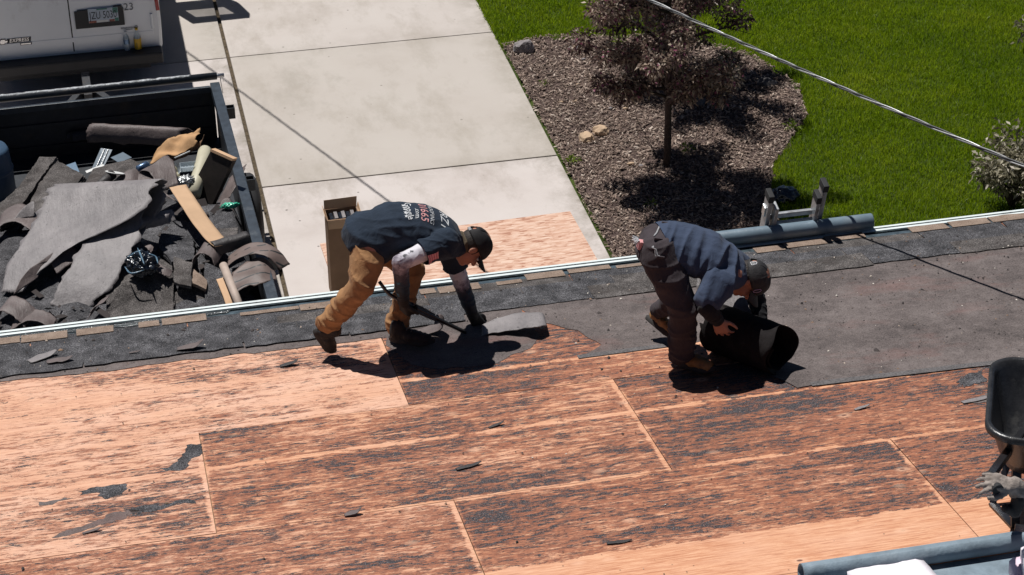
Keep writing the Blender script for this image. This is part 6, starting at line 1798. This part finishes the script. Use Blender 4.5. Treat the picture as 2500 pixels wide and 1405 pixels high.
b = B(); b.bar((-L/2+0.10, -0.0355, -0.0412), (L/2-0.35, -0.0355, -0.0412), 0.006, 0.003); b.obj('seam', MT['gutter_dark'], t)

# black bag on the lawn beyond the ladder
o = lump('plastic_bag', (6.350, 5.028, 0.020), (0.15, 0.12, 0.09), MT['bag_black'], 46, 0.22, 2.4, 4); tag(o, 'black plastic bag on the grass behind the ladder', 'bag')

# ------------------------------------------------------------------ overhead cable: three strands twisted together
nC = Vector((0.92364995, 0.38234536, 0.02613048)); cC = Vector((4.890, -0.031, 3.663))
def cable_pt(y):
    z = 3.655-0.0475*(y-0.0) + 0.0105*(y-1.2)**2*(1.0 if y > 1.2 else 0.55)
    z = z if y < 14 else z
    x = cC.x-(nC.y*(y-cC.y)+nC.z*(z-cC.z))/nC.x
    return Vector((x, y, z))
t = empty('overhead_cable', cable_pt(1.0)); tag(t, 'twisted grey service cable crossing the picture above the lawn', 'cable')
ys = np.linspace(-5.2, 19.0, 700)
ctr = [cable_pt(float(y)) for y in ys]
for k, (m, rr, ph) in enumerate((('cable_grey', 0.0062, 0.0), ('cable_black', 0.0062, 2.09), ('cable_bare', 0.0050, 4.19))):
    pts = []; s = 0.0
    for i, c in enumerate(ctr):
        if i: s += (c-ctr[i-1]).length
        d = (ctr[min(i+1, len(ctr)-1)]-ctr[max(i-1, 0)]).normalized(); a = d.cross(Vector((0, 0, 1))).normalized(); u = a.cross(d)
        an = 2*math.pi*s/0.62+ph+0.5*math.sin(s*1.9)
        pts.append(c+(a*math.cos(an)+u*math.sin(an))*0.0078)
    b = B(); b.tube(pts, rr, 7); o = b.obj('strand', MT[m], None, True); o.parent = t; o.location = -Vector(t.location)

# ------------------------------------------------------------------ wheelbarrow at the right edge
def barrow():
    rl = V((3.990, -4.072, 3.853)); fl_ = V((4.318, -3.406, 3.841))
    P = empty('wheelbarrow', (rl.x+0.34, (rl.y+fl_.y)/2, 3.15)); tag(P, 'black wheelbarrow standing on the roof at the right edge', 'wheelbarrow')
    def part(b, name, m, **kw):
        o = b.obj(name, m, None, **kw); o.parent = P; o.location = -Vector(P.location); return o
    dy = (fl_-rl); W = 0.70; TT = (fl_.z-rl.z)/dy.length
    fw = Vector((dy.x, dy.y, 0)).normalized(); rt = Vector((fw.y, -fw.x, 0))
    zr_ = rl.z; L = (fl_-rl).length
    def outline(inset_l, inset_r, ins_f, ins_b, z, tilt=0.0, r=0.14, n=6):
        x0, x1, y0, y1 = inset_l, W-inset_r, ins_b, L-ins_f
        out = []
        for (cx, cy, a0) in ((x1-r, y0+r, -90), (x1-r, y1-r, 0), (x0+r, y1-r, 90), (x0+r, y0+r, 180)):
            for i in range(n+1):
                a = math.radians(a0+90*i/n); out.append((cx+r*math.cos(a), cy+r*math.sin(a)))
        return [Vector((rl.x, rl.y, z))+rt*x+fw*y+Vector((0, 0, tilt*y)) for x, y in out]
    rings = [outline(-0.012, -0.012, -0.012, -0.012, zr_-0.030, TT), outline(-0.014, -0.014, -0.014, -0.014, zr_-0.006, TT), outline(-0.004, -0.004, -0.004, -0.004, zr_+0.006, TT), outline(0.012, 0.012, 0.012, 0.012, zr_+0.0, TT),
             outline(0.022, 0.022, 0.022, 0.022, zr_-0.03, TT), outline(0.085, 0.085, 0.20, 0.09, zr_-0.22, 0.0), outline(0.115, 0.115, 0.27, 0.12, zr_-0.27, 0.0, 0.10), outline(0.25, 0.25, 0.40, 0.25, zr_-0.275, 0.0, 0.05)]
    def loft(rings, close_end):
        b = B(); n = len(rings[0]); vs = [p for r in rings for p in r]; fs = []
        for i in range(len(rings)-1):
            for q in range(n): fs.append((i*n+q, i*n+(q+1) % n, (i+1)*n+(q+1) % n, (i+1)*n+q))
        if close_end: fs.append(tuple((len(rings)-1)*n+q for q in range(n)))
        b.add(vs, fs); return b
    tray = part(loft(rings, True), 'tray', MT['barrow_black'], smooth=True)
    outer = [outline(0.0, 0.0, 0.0, 0.0, zr_-0.025, TT), outline(0.030, 0.030, 0.05, 0.035, zr_-0.08, TT*0.8), outline(0.075, 0.075, 0.19, 0.08, zr_-0.225, 0.0), outline(0.110, 0.110, 0.265, 0.115, zr_-0.285, 0.0, 0.10), outline(0.25, 0.25, 0.40, 0.25, zr_-0.29, 0.0, 0.05)]
    part(loft(outer, True), 'tray_outside', MT['barrow_black'], smooth=True)
    # granules left in the tray
    g = [outline(0.16, 0.12, 0.34, 0.14, zr_-0.245, 0.0, 0.10), outline(0.24, 0.2, 0.42, 0.22, zr_-0.225, 0.0, 0.08), outline(0.30, 0.3, 0.45, 0.30, zr_-0.222, 0.0, 0.04)]
    part(loft(g, True), 'granules', MT['shingle_dark'])
    hz = V((3.850, -4.516, 3.867))
    T = lambda a, c, z: Vector((rl.x, rl.y, zr_+z))+rt*a+fw*c
    h0 = T(0.20, 0.52, -0.30)
    for s in (0, 1):
        off = rt*(0.56*s)
        b = B(); b.bar(h0+off*0.5, hz+off+Vector((0, 0.10, 0.0)), 0.036, 0.042, bevel=0.004); part(b, 'handle', MT['barrow_steel'])
        d = (hz-h0).normalized()
        b = B(); b.tube([hz+off+Vector((0, 0.12, 0))-d*0.0, hz+off], [0.026, 0.028], 16); part(b, 'grip', MT['rubber'], smooth=False)
        lg0 = T(0.17+0.36*s, 0.16, -0.285); foot = V((4.174, -4.148, 3.310))+rt*(0.40*s)
        b = B(); b.bar(lg0, foot, 0.042, 0.030, bevel=0.004); b.bar(foot, foot+Vector((0, 0.26, 0.26*-math.tan(A_ROOF))), 0.042, 0.010, up=RN)
        b.bar(foot+Vector((0, 0.26, 0.26*-math.tan(A_ROOF))), lg0+fw*0.25, 0.030, 0.016); part(b, 'leg', MT['barrow_steel'])
        b = B(); b.bar(lg0.lerp(foot, 0.35), lg0+fw*0.18, 0.05, 0.012); part(b, 'brace', MT['barrow_steel'])
    b = B(); b.bar(V((4.018, -4.423, 3.547))+Vector((0, 0.0, 0)), V((4.018, -4.423, 3.547))+rt*0.40, 0.012, 0.035); part(b, 'cross_brace', MT['barrow_steel'])
    wc = Vector((rl.x+W/2+fw.x*0.8, rl.y+L+0.10, 2.5958+(-(rl.y+L+0.10))*math.tan(A_ROOF)+0.205))
    b = B(); b.lathe(wc-Vector((0.045, 0, 0)), (1, 0, 0), [(0.0, 0.10), (0.0, 0.17), (0.02, 0.198), (0.07, 0.198), (0.09, 0.17), (0.09, 0.10)], 28); part(b, 'wheel', MT['rubber'], smooth=True)
    b = B(); b.lathe(wc-Vector((0.04, 0, 0)), (1, 0, 0), [(0.0, 0.0), (0.0, 0.10), (0.08, 0.10), (0.08, 0.0)], 20); part(b, 'rim', MT['steel'])
    # the glove drawn over the left grip
    G = empty('work_glove', hz); tag(G, 'worn grey leather work glove hung over the wheelbarrow grip', 'glove')
    w0 = hz+Vector((0.085, 0.03, -0.015))
    sh = hand_shapes(w0, Vector((-0.90, 0.15, 0.35)), Vector((0.1, -0.45, 0.9)), Vector((0.3, -0.9, -0.2)), 0.55, 1.05, 0.16, 0.004, 0.2)
    sh += chain([(w0+Vector((0.01, 0, 0)), .046), (w0+Vector((0.055, 0.0, -0.055)), .050)])
    g1 = grow('glove_shell', sh, 0.005, MT['glove_grey'], G, 2, folds(0.004, 30, (1, 0, 0.3), 0.5, 2))
    sh = chain([(w0+Vector((0.03, -0.02, -0.06)), .036), (w0+Vector((0.02, -0.03, -0.13)), .030), (w0+Vector((-0.03, -0.03, -0.10)), .022)])
    g2 = grow('glove_cuff', sh, 0.005, MT['glove_black'], G, 2, folds(0.006, 25, (1, 0, 0.3), 0.5, 5))
barrow()

# ------------------------------------------------------------------ lower right: membrane, its roll, wrapped bundles
def roofline(px): return V(px)
m = []
sheet_poly('membrane', [(2.2, 4.44), (10.3, 4.40), (10.3, 6.9), (2.2, 6.9)], MT['membrane'], 0.0060, roof, 0.002, 0.004, seed=11)
ra = 0.050
qa, qb = V((2.874, -4.257, 3.316)), V((4.165, -4.272, 3.319)); d = (qb-qa).normalized()
c0 = qa-Vector((0, 1, 0))*0.055-d*0.35; c1 = qb-Vector((0, 1, 0))*0.055+d*1.1
c0 = RP(c0.x+0.45, 4.415, ra+0.010); c1 = RP(c1.x, 4.415, ra+0.010); d = (c1-c0).normalized()
a = d.cross(RN).normalized(); L = (c1-c0).length
vs = []; fs = []; n = 70; nl = 40
for j in range(nl+1):
    for i in range(n+1):
        t = i/n*2*math.pi*2.2; r = ra*(0.80+0.20*i/n); r2 = r*(1+0.020*mnoise.noise(Vector((j*0.35, t*0.8, 3)))+0.012*mnoise.noise(Vector((j*0.9, t*2.0, 7))))
        vs.append(c0+d*(L*j/nl+0.004*math.sin(t))+(a*math.cos(t)+RN*math.sin(t))*r2)
for j in range(nl):
    for i in range(n):
        q = j*(n+1)+i; fs.append((q, q+1, q+n+2, q+n+1))
o = link('membrane_roll', mesh_from('membrane_roll', vs, fs, True), MT['membrane']); solid(o, 0.002, 0)
tag(o, 'blue-grey roll of roofing membrane along the lower right edge of the boards', 'roll')
def bundle(name, pts, h, m, label, seed, amp=0.010):
    pts = [V(p) for p in pts]; n = RN; b = B(); N = 9
    vs = []; fs = []; off = Vector((seed, seed*2, 0))
    def bil(s, t): return pts[0].lerp(pts[1], s).lerp(pts[3].lerp(pts[2], s), t)
    for k in range(2):
        for i in range(N+1):
            for j in range(N+1):
                s, t = i/N, j/N; p = bil(s, t)
                e = min(s, 1-s, t, 1-t)*N
                z = (h if k else 0.0)*(1.0 if e > 0.5 else 0.88)
                vs.append(p+n*(z+(amp*mnoise.noise(p*9+off)+0.5*amp*mnoise.noise(p*30+off) if k else 0)))
    M = (N+1)**2
    for i in range(N):
        for j in range(N):
            q = i*(N+1)+j; fs.append((q, q+1, q+N+2, q+N+1)); fs.append((M+q, M+q+N+1, M+q+N+2, M+q+1))
    ring = [i*(N+1) for i in range(N+1)]+[N*(N+1)+j for j in range(1, N+1)]+[i*(N+1)+N for i in range(N-1, -1, -1)]+[j for j in range(N-1, 0, -1)]
    for q in range(len(ring)):
        a0, a1 = ring[q], ring[(q+1) % len(ring)]; fs.append((a0, a1, M+a1, M+a0))
    b.add(vs, fs); o = b.obj(name, m, None, True); tag(o, label, 'bundle', 'wrapped bundles on the membrane'); return o
bundle('wrapped_bundle', [(3.182, -4.322, 3.337), (3.575, -4.340, 3.340), (3.598, -4.717, 3.404), (3.211, -4.719, 3.404)], 0.06, MT['wrap_white'], 'flat white plastic wrapped bundle at the bottom edge', 3)
bundle('wrapped_bundle', [(3.954, -4.540, 3.374), (4.167, -4.529, 3.372), (4.137, -4.758, 3.411), (3.904, -4.768, 3.413)], 0.07, MT['wrap_pink'], 'crumpled pinkish bundle at the lower right corner', 5, 0.035)
bundle('wrapped_bundle', [(3.994, -4.561, 3.449), (4.232, -4.549, 3.447), (4.184, -4.728, 3.477), (3.941, -4.715, 3.475)], 0.09, MT['wrap_white'], 'white wrapped bundle stacked on the pinkish one', 7, 0.03)

# ------------------------------------------------------------------ loose felt on the roof
LG = 'loose felt on the roof'
def loose(label, path, widths, m, seed, jag=0.05, thick=0.004, n=30, nw=14, rough=0.004, name='felt_piece'):
    o = strip(name, path, widths, MT[m], None, n, nw, thick, jag, rough, seed); return tag(o, label, 'roofing felt', LG)
loose('grey felt tongue pulled up by the gloved hand, its far end curling', [(2.119, -0.920, 2.764), (2.225, -0.907, 2.780), (2.344, -0.929, 2.804), (2.431, -1.009, 2.853), (2.495, -1.005, 2.847), (2.515, -0.986, 2.808), (2.484, -0.960, 2.779)],
      [Vector((0.03, 0.13, 0.0)), Vector((0.04, 0.19, -0.02)), Vector((0.05, 0.23, -0.03)), Vector((0.03, 0.21, -0.03)), Vector((0.02, 0.18, -0.02)), Vector((0.02, 0.15, -0.02)), Vector((0.02, 0.13, -0.02))], 'felt_grey', 51, 0.07)
loose('curled black felt scrap by the front foot of the left man', [(1.699, -0.849, 2.750), (1.795, -0.822, 2.755), (1.860, -0.858, 2.787), (1.876, -0.920, 2.853), (1.855, -0.936, 2.896), (1.817, -0.961, 2.910)], [Vector((0.03, 0.10, 0.0))], 'felt_brown', 52, 0.04)
# the loose coil of felt in front of the right man, open at its right end
ca = V((3.455, -1.627, 3.028)); cb_ = V((3.721, -2.067, 3.098)); ax = (cb_-ca).normalized()
e1 = ax.cross(Vector((0, 0, 1))).normalized(); e2 = e1.cross(ax); L = (cb_-ca).length
vs = []; fs = []; n = 96; nl = 24
for j in range(nl+1):
    for i in range(n+1):
        f = i/n; t = -1.7+f*2*math.pi*1.35
        r = 0.150-0.040*f+0.010*mnoise.noise(Vector((j*0.25, t, 2)))
        s = L*j/nl-0.05+(0.05*mnoise.noise(Vector((t*0.8, 3.0*(j > 3), 5)))*abs(j/nl-0.5)*2)
        vs.append(ca+ax*s+e1*(math.cos(t)*r*1.02)+e2*(math.sin(t)*r*1.06))
for j in range(nl):
    for i in range(n):
        q = j*(n+1)+i; fs.append((q, q+1, q+n+2, q+n+1))
o = link('felt_roll', mesh_from('felt_roll', vs, fs, True), MT['felt_shaded']); solid(o, 0.005, 0); tag(o, 'loose coil of torn felt, coloured black for shade, in front of the bending man', 'roofing felt', LG)
loose('felt flap raised between the hands of the bending man', [RP(3.50, 1.80, 0.20), RP(3.50, 1.66, 0.27), RP(3.50, 1.52, 0.37), RP(3.49, 1.42, 0.46), RP(3.48, 1.36, 0.52)], [Vector((0.20, -0.03, -0.02)), Vector((0.27, -0.02, -0.02)), Vector((0.29, 0.0, 0.0)), Vector((0.25, 0.02, 0.0)), Vector((0.14, 0.02, 0))], 'felt_grey', 53, 0.08)
# pry bar in the near hand of the left man
t = empty('pry_bar', (1.639, -1.100, 3.101)); tag(t, 'long dark pry bar held in the near hand of the left man', 'pry bar')
pp = [V((1.473, -1.020, 3.271)), V((1.525, -1.050, 3.195)), V((1.606, -1.080, 3.143)), V((1.721, -1.060, 3.050)), V((1.853, -1.020, 2.933)), V((2.012, -0.931, 2.774))]
b = B(); q = catmull(pp, 26); b.tube(q, [0.011]*18+[0.013]*9, 8); o = b.obj('bar', MT['barrow_steel'], t, True); o.location = -t.location
b = B()
for i in range(12, 19): b.bar(q[i], q[i+1], 0.062-0.004*abs(i-15), 0.010, up=(0, -0.4, 0.9))
o = b.obj('blade', MT['felt_black'], t); o.location = -t.location
# torn scraps lying about
SC = 'torn scraps lying on the roof'
pr = random.Random(77)
SCR = [(465,857,0.17,'felt_brown','forked curled felt scrap on the dark shingles at the left',0.05), (105,880,0.19,'felt_grey','long narrow felt scrap at the far left',0.025), (147,888,0.16,'felt_brown','brown triangular felt scrap beside the long one',0.02),
       (706,893,0.11,'felt_black','dark felt scrap on the boards left of the rear shoe',0.025), (1145,1141,0.15,'felt_black','thin dark sliver in the middle of the boards',0.012), (1212,1041,0.10,'felt_black','small dark sliver above the middle of the boards',0.012),
       (862,1258,0.09,'felt_brown','curled felt flake low on the boards left of the middle',0.03), (1512,1326,0.13,'felt_black','flat dark sliver low on the boards right of the middle',0.008), (1100,848,0.10,'felt_black','torn felt bit in the shadow of the left man',0.01),
       (2105,998,0.10,'felt_grey','thin grey sliver right of the bending man',0.01), (2385,978,0.19,'felt_grey','flat grey felt remnant left of the wheelbarrow',0.006), (225,1300,0.10,'felt_brown','small felt flake near the lower left',0.012),
       (330,868,0.07,'felt_brown','pale chip on the shingles near the forked scrap',0.006), (1205,925,0.06,'felt_black','little dark chip below the shadow of the left man',0.008)]
for (c, L, m, lab, hgt, sd_) in [((0.320, -0.648, 2.705), 0.17, 'felt_brown', SCR[0][4], 0.05, 1), ((-0.583, -0.513, 2.682), 0.19, 'felt_grey', SCR[1][4], 0.025, 2), ((-0.479, -0.597, 2.697), 0.16, 'felt_brown', SCR[2][4], 0.02, 3),
        ((0.890, -1.058, 2.775), 0.11, 'felt_black', SCR[3][4], 0.025, 4), ((1.681, -2.695, 3.052), 0.15, 'felt_black', SCR[4][4], 0.012, 5), ((1.930, -2.247, 2.976), 0.10, 'felt_black', SCR[5][4], 0.012, 6),
        ((0.994, -3.051, 3.112), 0.09, 'felt_brown', SCR[6][4], 0.03, 7), ((2.245, -3.723, 3.226), 0.13, 'felt_black', SCR[7][4], 0.008, 8), ((3.966, -2.637, 3.042), 0.10, 'felt_grey', SCR[9][4], 0.010, 10),
        ((4.620, -2.727, 3.057), 0.19, 'felt_grey', SCR[10][4], 0.006, 11), ((-0.343, -2.846, 3.077), 0.10, 'felt_brown', SCR[11][4], 0.012, 12), ((-0.020, -0.612, 2.699), 0.07, 'felt_brown', SCR[12][4], 0.006, 13)]:
    c = V(c); r = random.Random(sd_); an = r.uniform(-0.15, 0.45); d = Vector((math.cos(an), math.sin(an), -math.sin(an)*math.tan(A_ROOF)))
    base = 0.020 if -c.y < 0.72 else 0.006
    s = Vector((-math.sin(an), math.cos(an), -math.cos(an)*math.tan(A_ROOF)))
    W = L*(0.22 if hgt < 0.015 else 0.42)
    o = strip('felt_scrap', [c-d*L/2+RN*base, c-d*L*0.1+RN*(base+hgt*0.25), c+d*L*0.25+RN*(base+hgt*0.4), c+d*L/2+RN*(base+hgt)], [s*W*0.7, s*W, s*W*0.8, s*W*0.25], MT[m], None, 12, 6, 0.003, 0.16, 0.003, sd_)
    tag(o, lab, 'scrap', SC)

# ------------------------------------------------------------------ trees, shrubs, rocks, weeds
def leaf_cloud(name, centres, n, size, m, parent, seed, droop=0.2, shape=1.0):
    """leaf-sized folded blades spread over clump centres (centre, radius vector)"""
    rg = np.random.default_rng(seed)
    k = len(centres); cs = np.array([c for c, r in centres]); rs = np.array([r for c, r in centres])
    wgt = np.prod(rs, 1)**(2/3.0); wgt /= wgt.sum()
    ci = rg.choice(k, n, p=wgt)
    d = rg.normal(0, 1, (n, 3)); d /= np.linalg.norm(d, axis=1)[:, None]
    rad = rg.random(n)**(1/2.2)
    p = cs[ci]+d*rs[ci]*rad[:, None]
    out = d*0.8+rg.normal(0, 0.6, (n, 3)); out[:, 2] += 0.25-droop
    out /= np.linalg.norm(out, axis=1)[:, None]
    s = np.cross(out, rg.normal(0, 1, (n, 3))); s /= np.linalg.norm(s, axis=1)[:, None]
    nn = np.cross(out, s)
    L = size*rg.uniform(0.6, 1.35, n); W = L*0.42*shape
    b0 = p; mid = p+out*(L*0.5)[:, None]; tip = p+out*L[:, None]-np.array([0, 0, 1])*(L*0.25)[:, None]
    l = mid+s*(W/2)[:, None]+nn*(W*0.22)[:, None]; r = mid-s*(W/2)[:, None]+nn*(W*0.22)[:, None]
    vs = np.stack([b0, l, tip, r], 1).reshape(-1, 3)
    b = (np.arange(n)*4)[:, None]
    T = np.concatenate([b+np.array((0, 1, 2)), b+np.array((0, 2, 3))])
    clump = rg.uniform(-0.16, 0.16, k)
    rv = np.clip(rg.beta(2.0, 2.2, n)+clump[ci], 0, 1)
    return quick_mesh(name, vs, np.zeros((0, 4), int), T, np.zeros(0), np.tile(rv, 2), m, parent)

def tree(base, h, crown_r, label, seed, leaves=9000, low=0.55):
    r = random.Random(seed); base = Vector(base)
    t = empty('ornamental_tree', base); tag(t, label, 'tree', 'purple-leaved trees in the mulch bed')
    b = B(); pts = [Vector((0, 0, -0.05))]; rr = [0.040]
    for i in range(1, 9):
        f = i/8; pts.append(Vector((0.05*math.sin(f*3+seed)*f, 0.04*math.sin(f*4+seed*2)*f, h*0.85*f))); rr.append(0.034*(1-f)**0.8+0.006)
    b.tube(pts, rr, 10); tr = b.obj('trunk', MT['bark'], t, True)
    centres = []
    b = B()
    for i in range(38):
        f = r.uniform(0.24, 0.96); q = r.uniform(0, 6.28)
        p0 = pts[0].lerp(pts[-1], f); ii = min(int(f*8), 7); p0 = pts[ii].lerp(pts[ii+1], f*8-ii)
        env = crown_r*(0.55+0.45*math.sin(math.pi*min(1, max(0.05, (f-0.12)*1.05))))*r.uniform(0.65, 1.08)
        z1 = p0.z+r.uniform(0.05, 0.5)*(1-f)+0.10
        p2 = Vector((math.cos(q)*env, math.sin(q)*env, z1))+Vector((p0.x, p0.y, 0)); p1 = p0.lerp(p2, 0.5)+Vector((0, 0, r.uniform(-0.03, 0.10)))
        if z1 < low: continue
        b.tube(catmull([p0, p1, p2], 6), [0.016*(1-k/6)+0.0035 for k in range(7)], 6)
        for s in (0.45, 0.72, 1.0):
            c = p0.lerp(p1, s*2) if s < 0.5 else p1.lerp(p2, (s-0.5)*2)
            k = r.uniform(0.75, 1.25)*(0.75+0.25*(1-s))
            centres.append(((c.x+r.uniform(-.06, .06), c.y+r.uniform(-.06, .06), c.z+r.uniform(-.05, .08)), (0.17*k, 0.17*k, 0.15*k)))
        for _ in range(3):
            e = p2+Vector((r.uniform(-.18, .18), r.uniform(-.18, .18), r.uniform(-0.12, .16)))
            b.tube([p1.lerp(p2, 0.5), e], [0.005, 0.002], 5)
    centres.append(((pts[-1].x, pts[-1].y, pts[-1].z), (0.20, 0.20, 0.28)))
    b.obj('branch', MT['bark'], t, True)
    leaf_cloud('crown', centres, leaves, 0.052, MT['leaf_purple'], t, seed)
    leaf_cloud('blossom', centres, leaves//16, 0.034, MT['blossom'], t, seed+50, 0, 2.0)
    return t
tree((5.410, 5.900, 0.000), 3.1, 1.0, 'purple-leaved ornamental tree in the middle of the mulch bed, trunk bare', 3, 30000, 0.62)
tree((6.03, 8.12, 0.0), 2.9, 1.02, 'purple-leaved ornamental tree farther back, behind the other crown', 8, 28000, 0.50)
# a thin bare sucker beside the first trunk
b = B(); b.tube(catmull([(5.366, 5.988, 0.020), (5.333, 6.440, 0.100), (5.267, 6.531, 0.250), (5.286, 6.653, 0.320)], 12), [0.006-0.0003*i for i in range(13)], 6)
tag(b.obj('sapling', MT['bark'], None, True), 'thin bare sapling leaning left of the bare trunk', 'sapling')

def shrub(base, r0, h, label, seed, leaves):
    r = random.Random(seed); base = Vector(base); t = empty('shrub', base); tag(t, label, 'shrub', 'pale flowering shrubs on the lawn')
    b = B(); centres = []
    for i in range(34):
        q = r.uniform(0, 6.28); e = Vector((math.cos(q)*r0*r.uniform(0.15, 1), math.sin(q)*r0*r.uniform(0.15, 1), h*r.uniform(0.45, 1)))
        m = e*0.5+Vector((0, 0, 0.10)); pp = catmull([Vector((0, 0, -0.02)), m, e], 6); b.tube(pp, [0.010*(1-k/6)+0.002 for k in range(7)], 5)
        for k in (3, 4, 5, 6): centres.append((tuple(pp[k]), (0.085, 0.085, 0.085)))
    b.obj('stem', MT['bark'], t, True)
    leaf_cloud('foliage', centres, leaves, 0.060, MT['leaf_shrub'], t, seed, 0.1, 1.1)
    return t
shrub((8.433, 4.350, 0.000), 0.52, 0.66, 'pale leaved shrub on the lawn at the right edge by the gutter', 5, 3400)
shrub((10.203, 7.612, 0.000), 0.24, 0.34, 'pale sprig of a shrub higher up at the right edge', 6, 420)

def rock(c, h, m, label, seed, rot=0.0):
    o = lump('rock', (0, 0, 0), h, m, seed, 0.32, 1.6, 3, None, Matrix.Rotation(rot, 3, 'Z'))
    bm = bmesh.new(); bm.from_mesh(o.data)
    rr = random.Random(seed)
    for _ in range(9):                                       # flat broken faces
        n = Vector((rr.gauss(0, 1), rr.gauss(0, 1), rr.gauss(0.4, 0.8))).normalized(); k = max(v.co.dot(n) for v in bm.verts)*rr.uniform(0.72, 0.9)
        for v in bm.verts:
            e = v.co.dot(n)-k
            if e > 0: v.co -= n*e*0.92
    for v in bm.verts: v.co += v.co.normalized()*0.006*mnoise.noise(v.co*30)
    bm.to_mesh(o.data); bm.free(); o.data.polygons.foreach_set('use_smooth', np.zeros(len(o.data.polygons), bool))
    o.location = c; tag(o, label, 'rock', 'rocks in the mulch bed'); return o
rock((4.627, 8.916, 0.040), (0.125, 0.11, 0.105), MT['rock_grey'], 'rounded grey rock at the corner of the bed by the driveway', 3)
rock((4.765, 6.638, 0.030), (0.095, 0.080, 0.070), MT['rock_tan'], 'tan rock, the lower left of the two touching ones', 5)
rock((4.946, 6.747, 0.030), (0.115, 0.075, 0.075), MT['rock_tan'], 'longer tan rock, the upper right of the two touching ones', 8, 0.5)
rock((6.118, 7.181, 0.020), (0.12, 0.09, 0.07), MT['rock_shaded'], 'low grey rock in the tree shade right of the bare trunk', 11)
rock((6.985, 7.450, 0.020), (0.12, 0.09, 0.075), MT['rock_shaded'], 'grey rock in the shade near the right edge of the bed', 14)
rock((5.721, 7.519, 0.020), (0.09, 0.07, 0.05), MT['rock_tan'], 'small pale rock in the shade left of the trunk', 17)

def weed(c, n, size, seed, label):
    o = leaf_cloud('weed', [((0, 0, size*0.5), (size, size, size*0.6))], n, size*0.9, MT['weed'], None, seed, -0.3, 0.7); o.location = c; tag(o, label, 'weed', 'weeds in the mulch bed')
weed((4.495, 6.165, 0.020), 60, 0.06, 1, 'bright green weed left of the trunk near the driveway')
weed((5.037, 5.132, 0.020), 34, 0.05, 2, 'little yellow-green weed in the shade below the trunk')
weed((4.620, 7.986, 0.020), 26, 0.05, 3, 'dry green weed near the driveway below the grey rock')
weed((5.684, 6.143, 0.020), 30, 0.06, 4, 'pale green weed right of the trunk base')
weed((6.904, 6.376, 0.020), 50, 0.07, 5, 'tuft of yellowing weed at the right edge of the bed')
weed((5.694, 8.822, 0.020), 34, 0.07, 6, 'dry weed at the top edge of the bed')
# pale stones strewn over the mulch
ST = [(5.214, 8.522, 0.020), (4.714, 7.531, 0.020), (4.868, 7.515, 0.020), (5.186, 7.269, 0.020), (5.342, 7.233, 0.020), (5.065, 6.014, 0.020), (5.154, 5.948, 0.020), (6.136, 6.195, 0.020), (5.678, 6.052, 0.020), (6.926, 7.792, 0.020), (4.998, 7.907, 0.020), (5.142, 7.790, 0.020)]
PL = ['pale pebble just below the top edge of the bed', 'tan pebble on the mulch, the left of a pair above the tan rocks', 'tan pebble on the mulch, the right of a pair above the tan rocks', 'grey pebble left of the shade under the crown',
      'tan pebble in the shade edge beside the leaning sapling', 'tan pebble left of the trunk foot, the left of two', 'grey pebble left of the trunk foot, the right of two', 'tan pebble on sunlit mulch right of the trunk', 'tan pebble by the pale weed right of the trunk',
      'grey pebble beside the rock near the right edge of the bed', 'tan pebble between the grey corner rock and the tan rocks', 'tan pebble on the mulch left of the crown, highest of three']
for i, c in enumerate(ST):
    o = lump('pebble', (0, 0, 0), (0.026+0.008*(i % 3), 0.020, 0.014), MT['rock_tan'] if i % 3 else MT['rock_grey'], 60+i, 0.3, 1.8, 2); o.location = c
    tag(o, PL[i], 'pebble', 'small pebbles on the mulch')
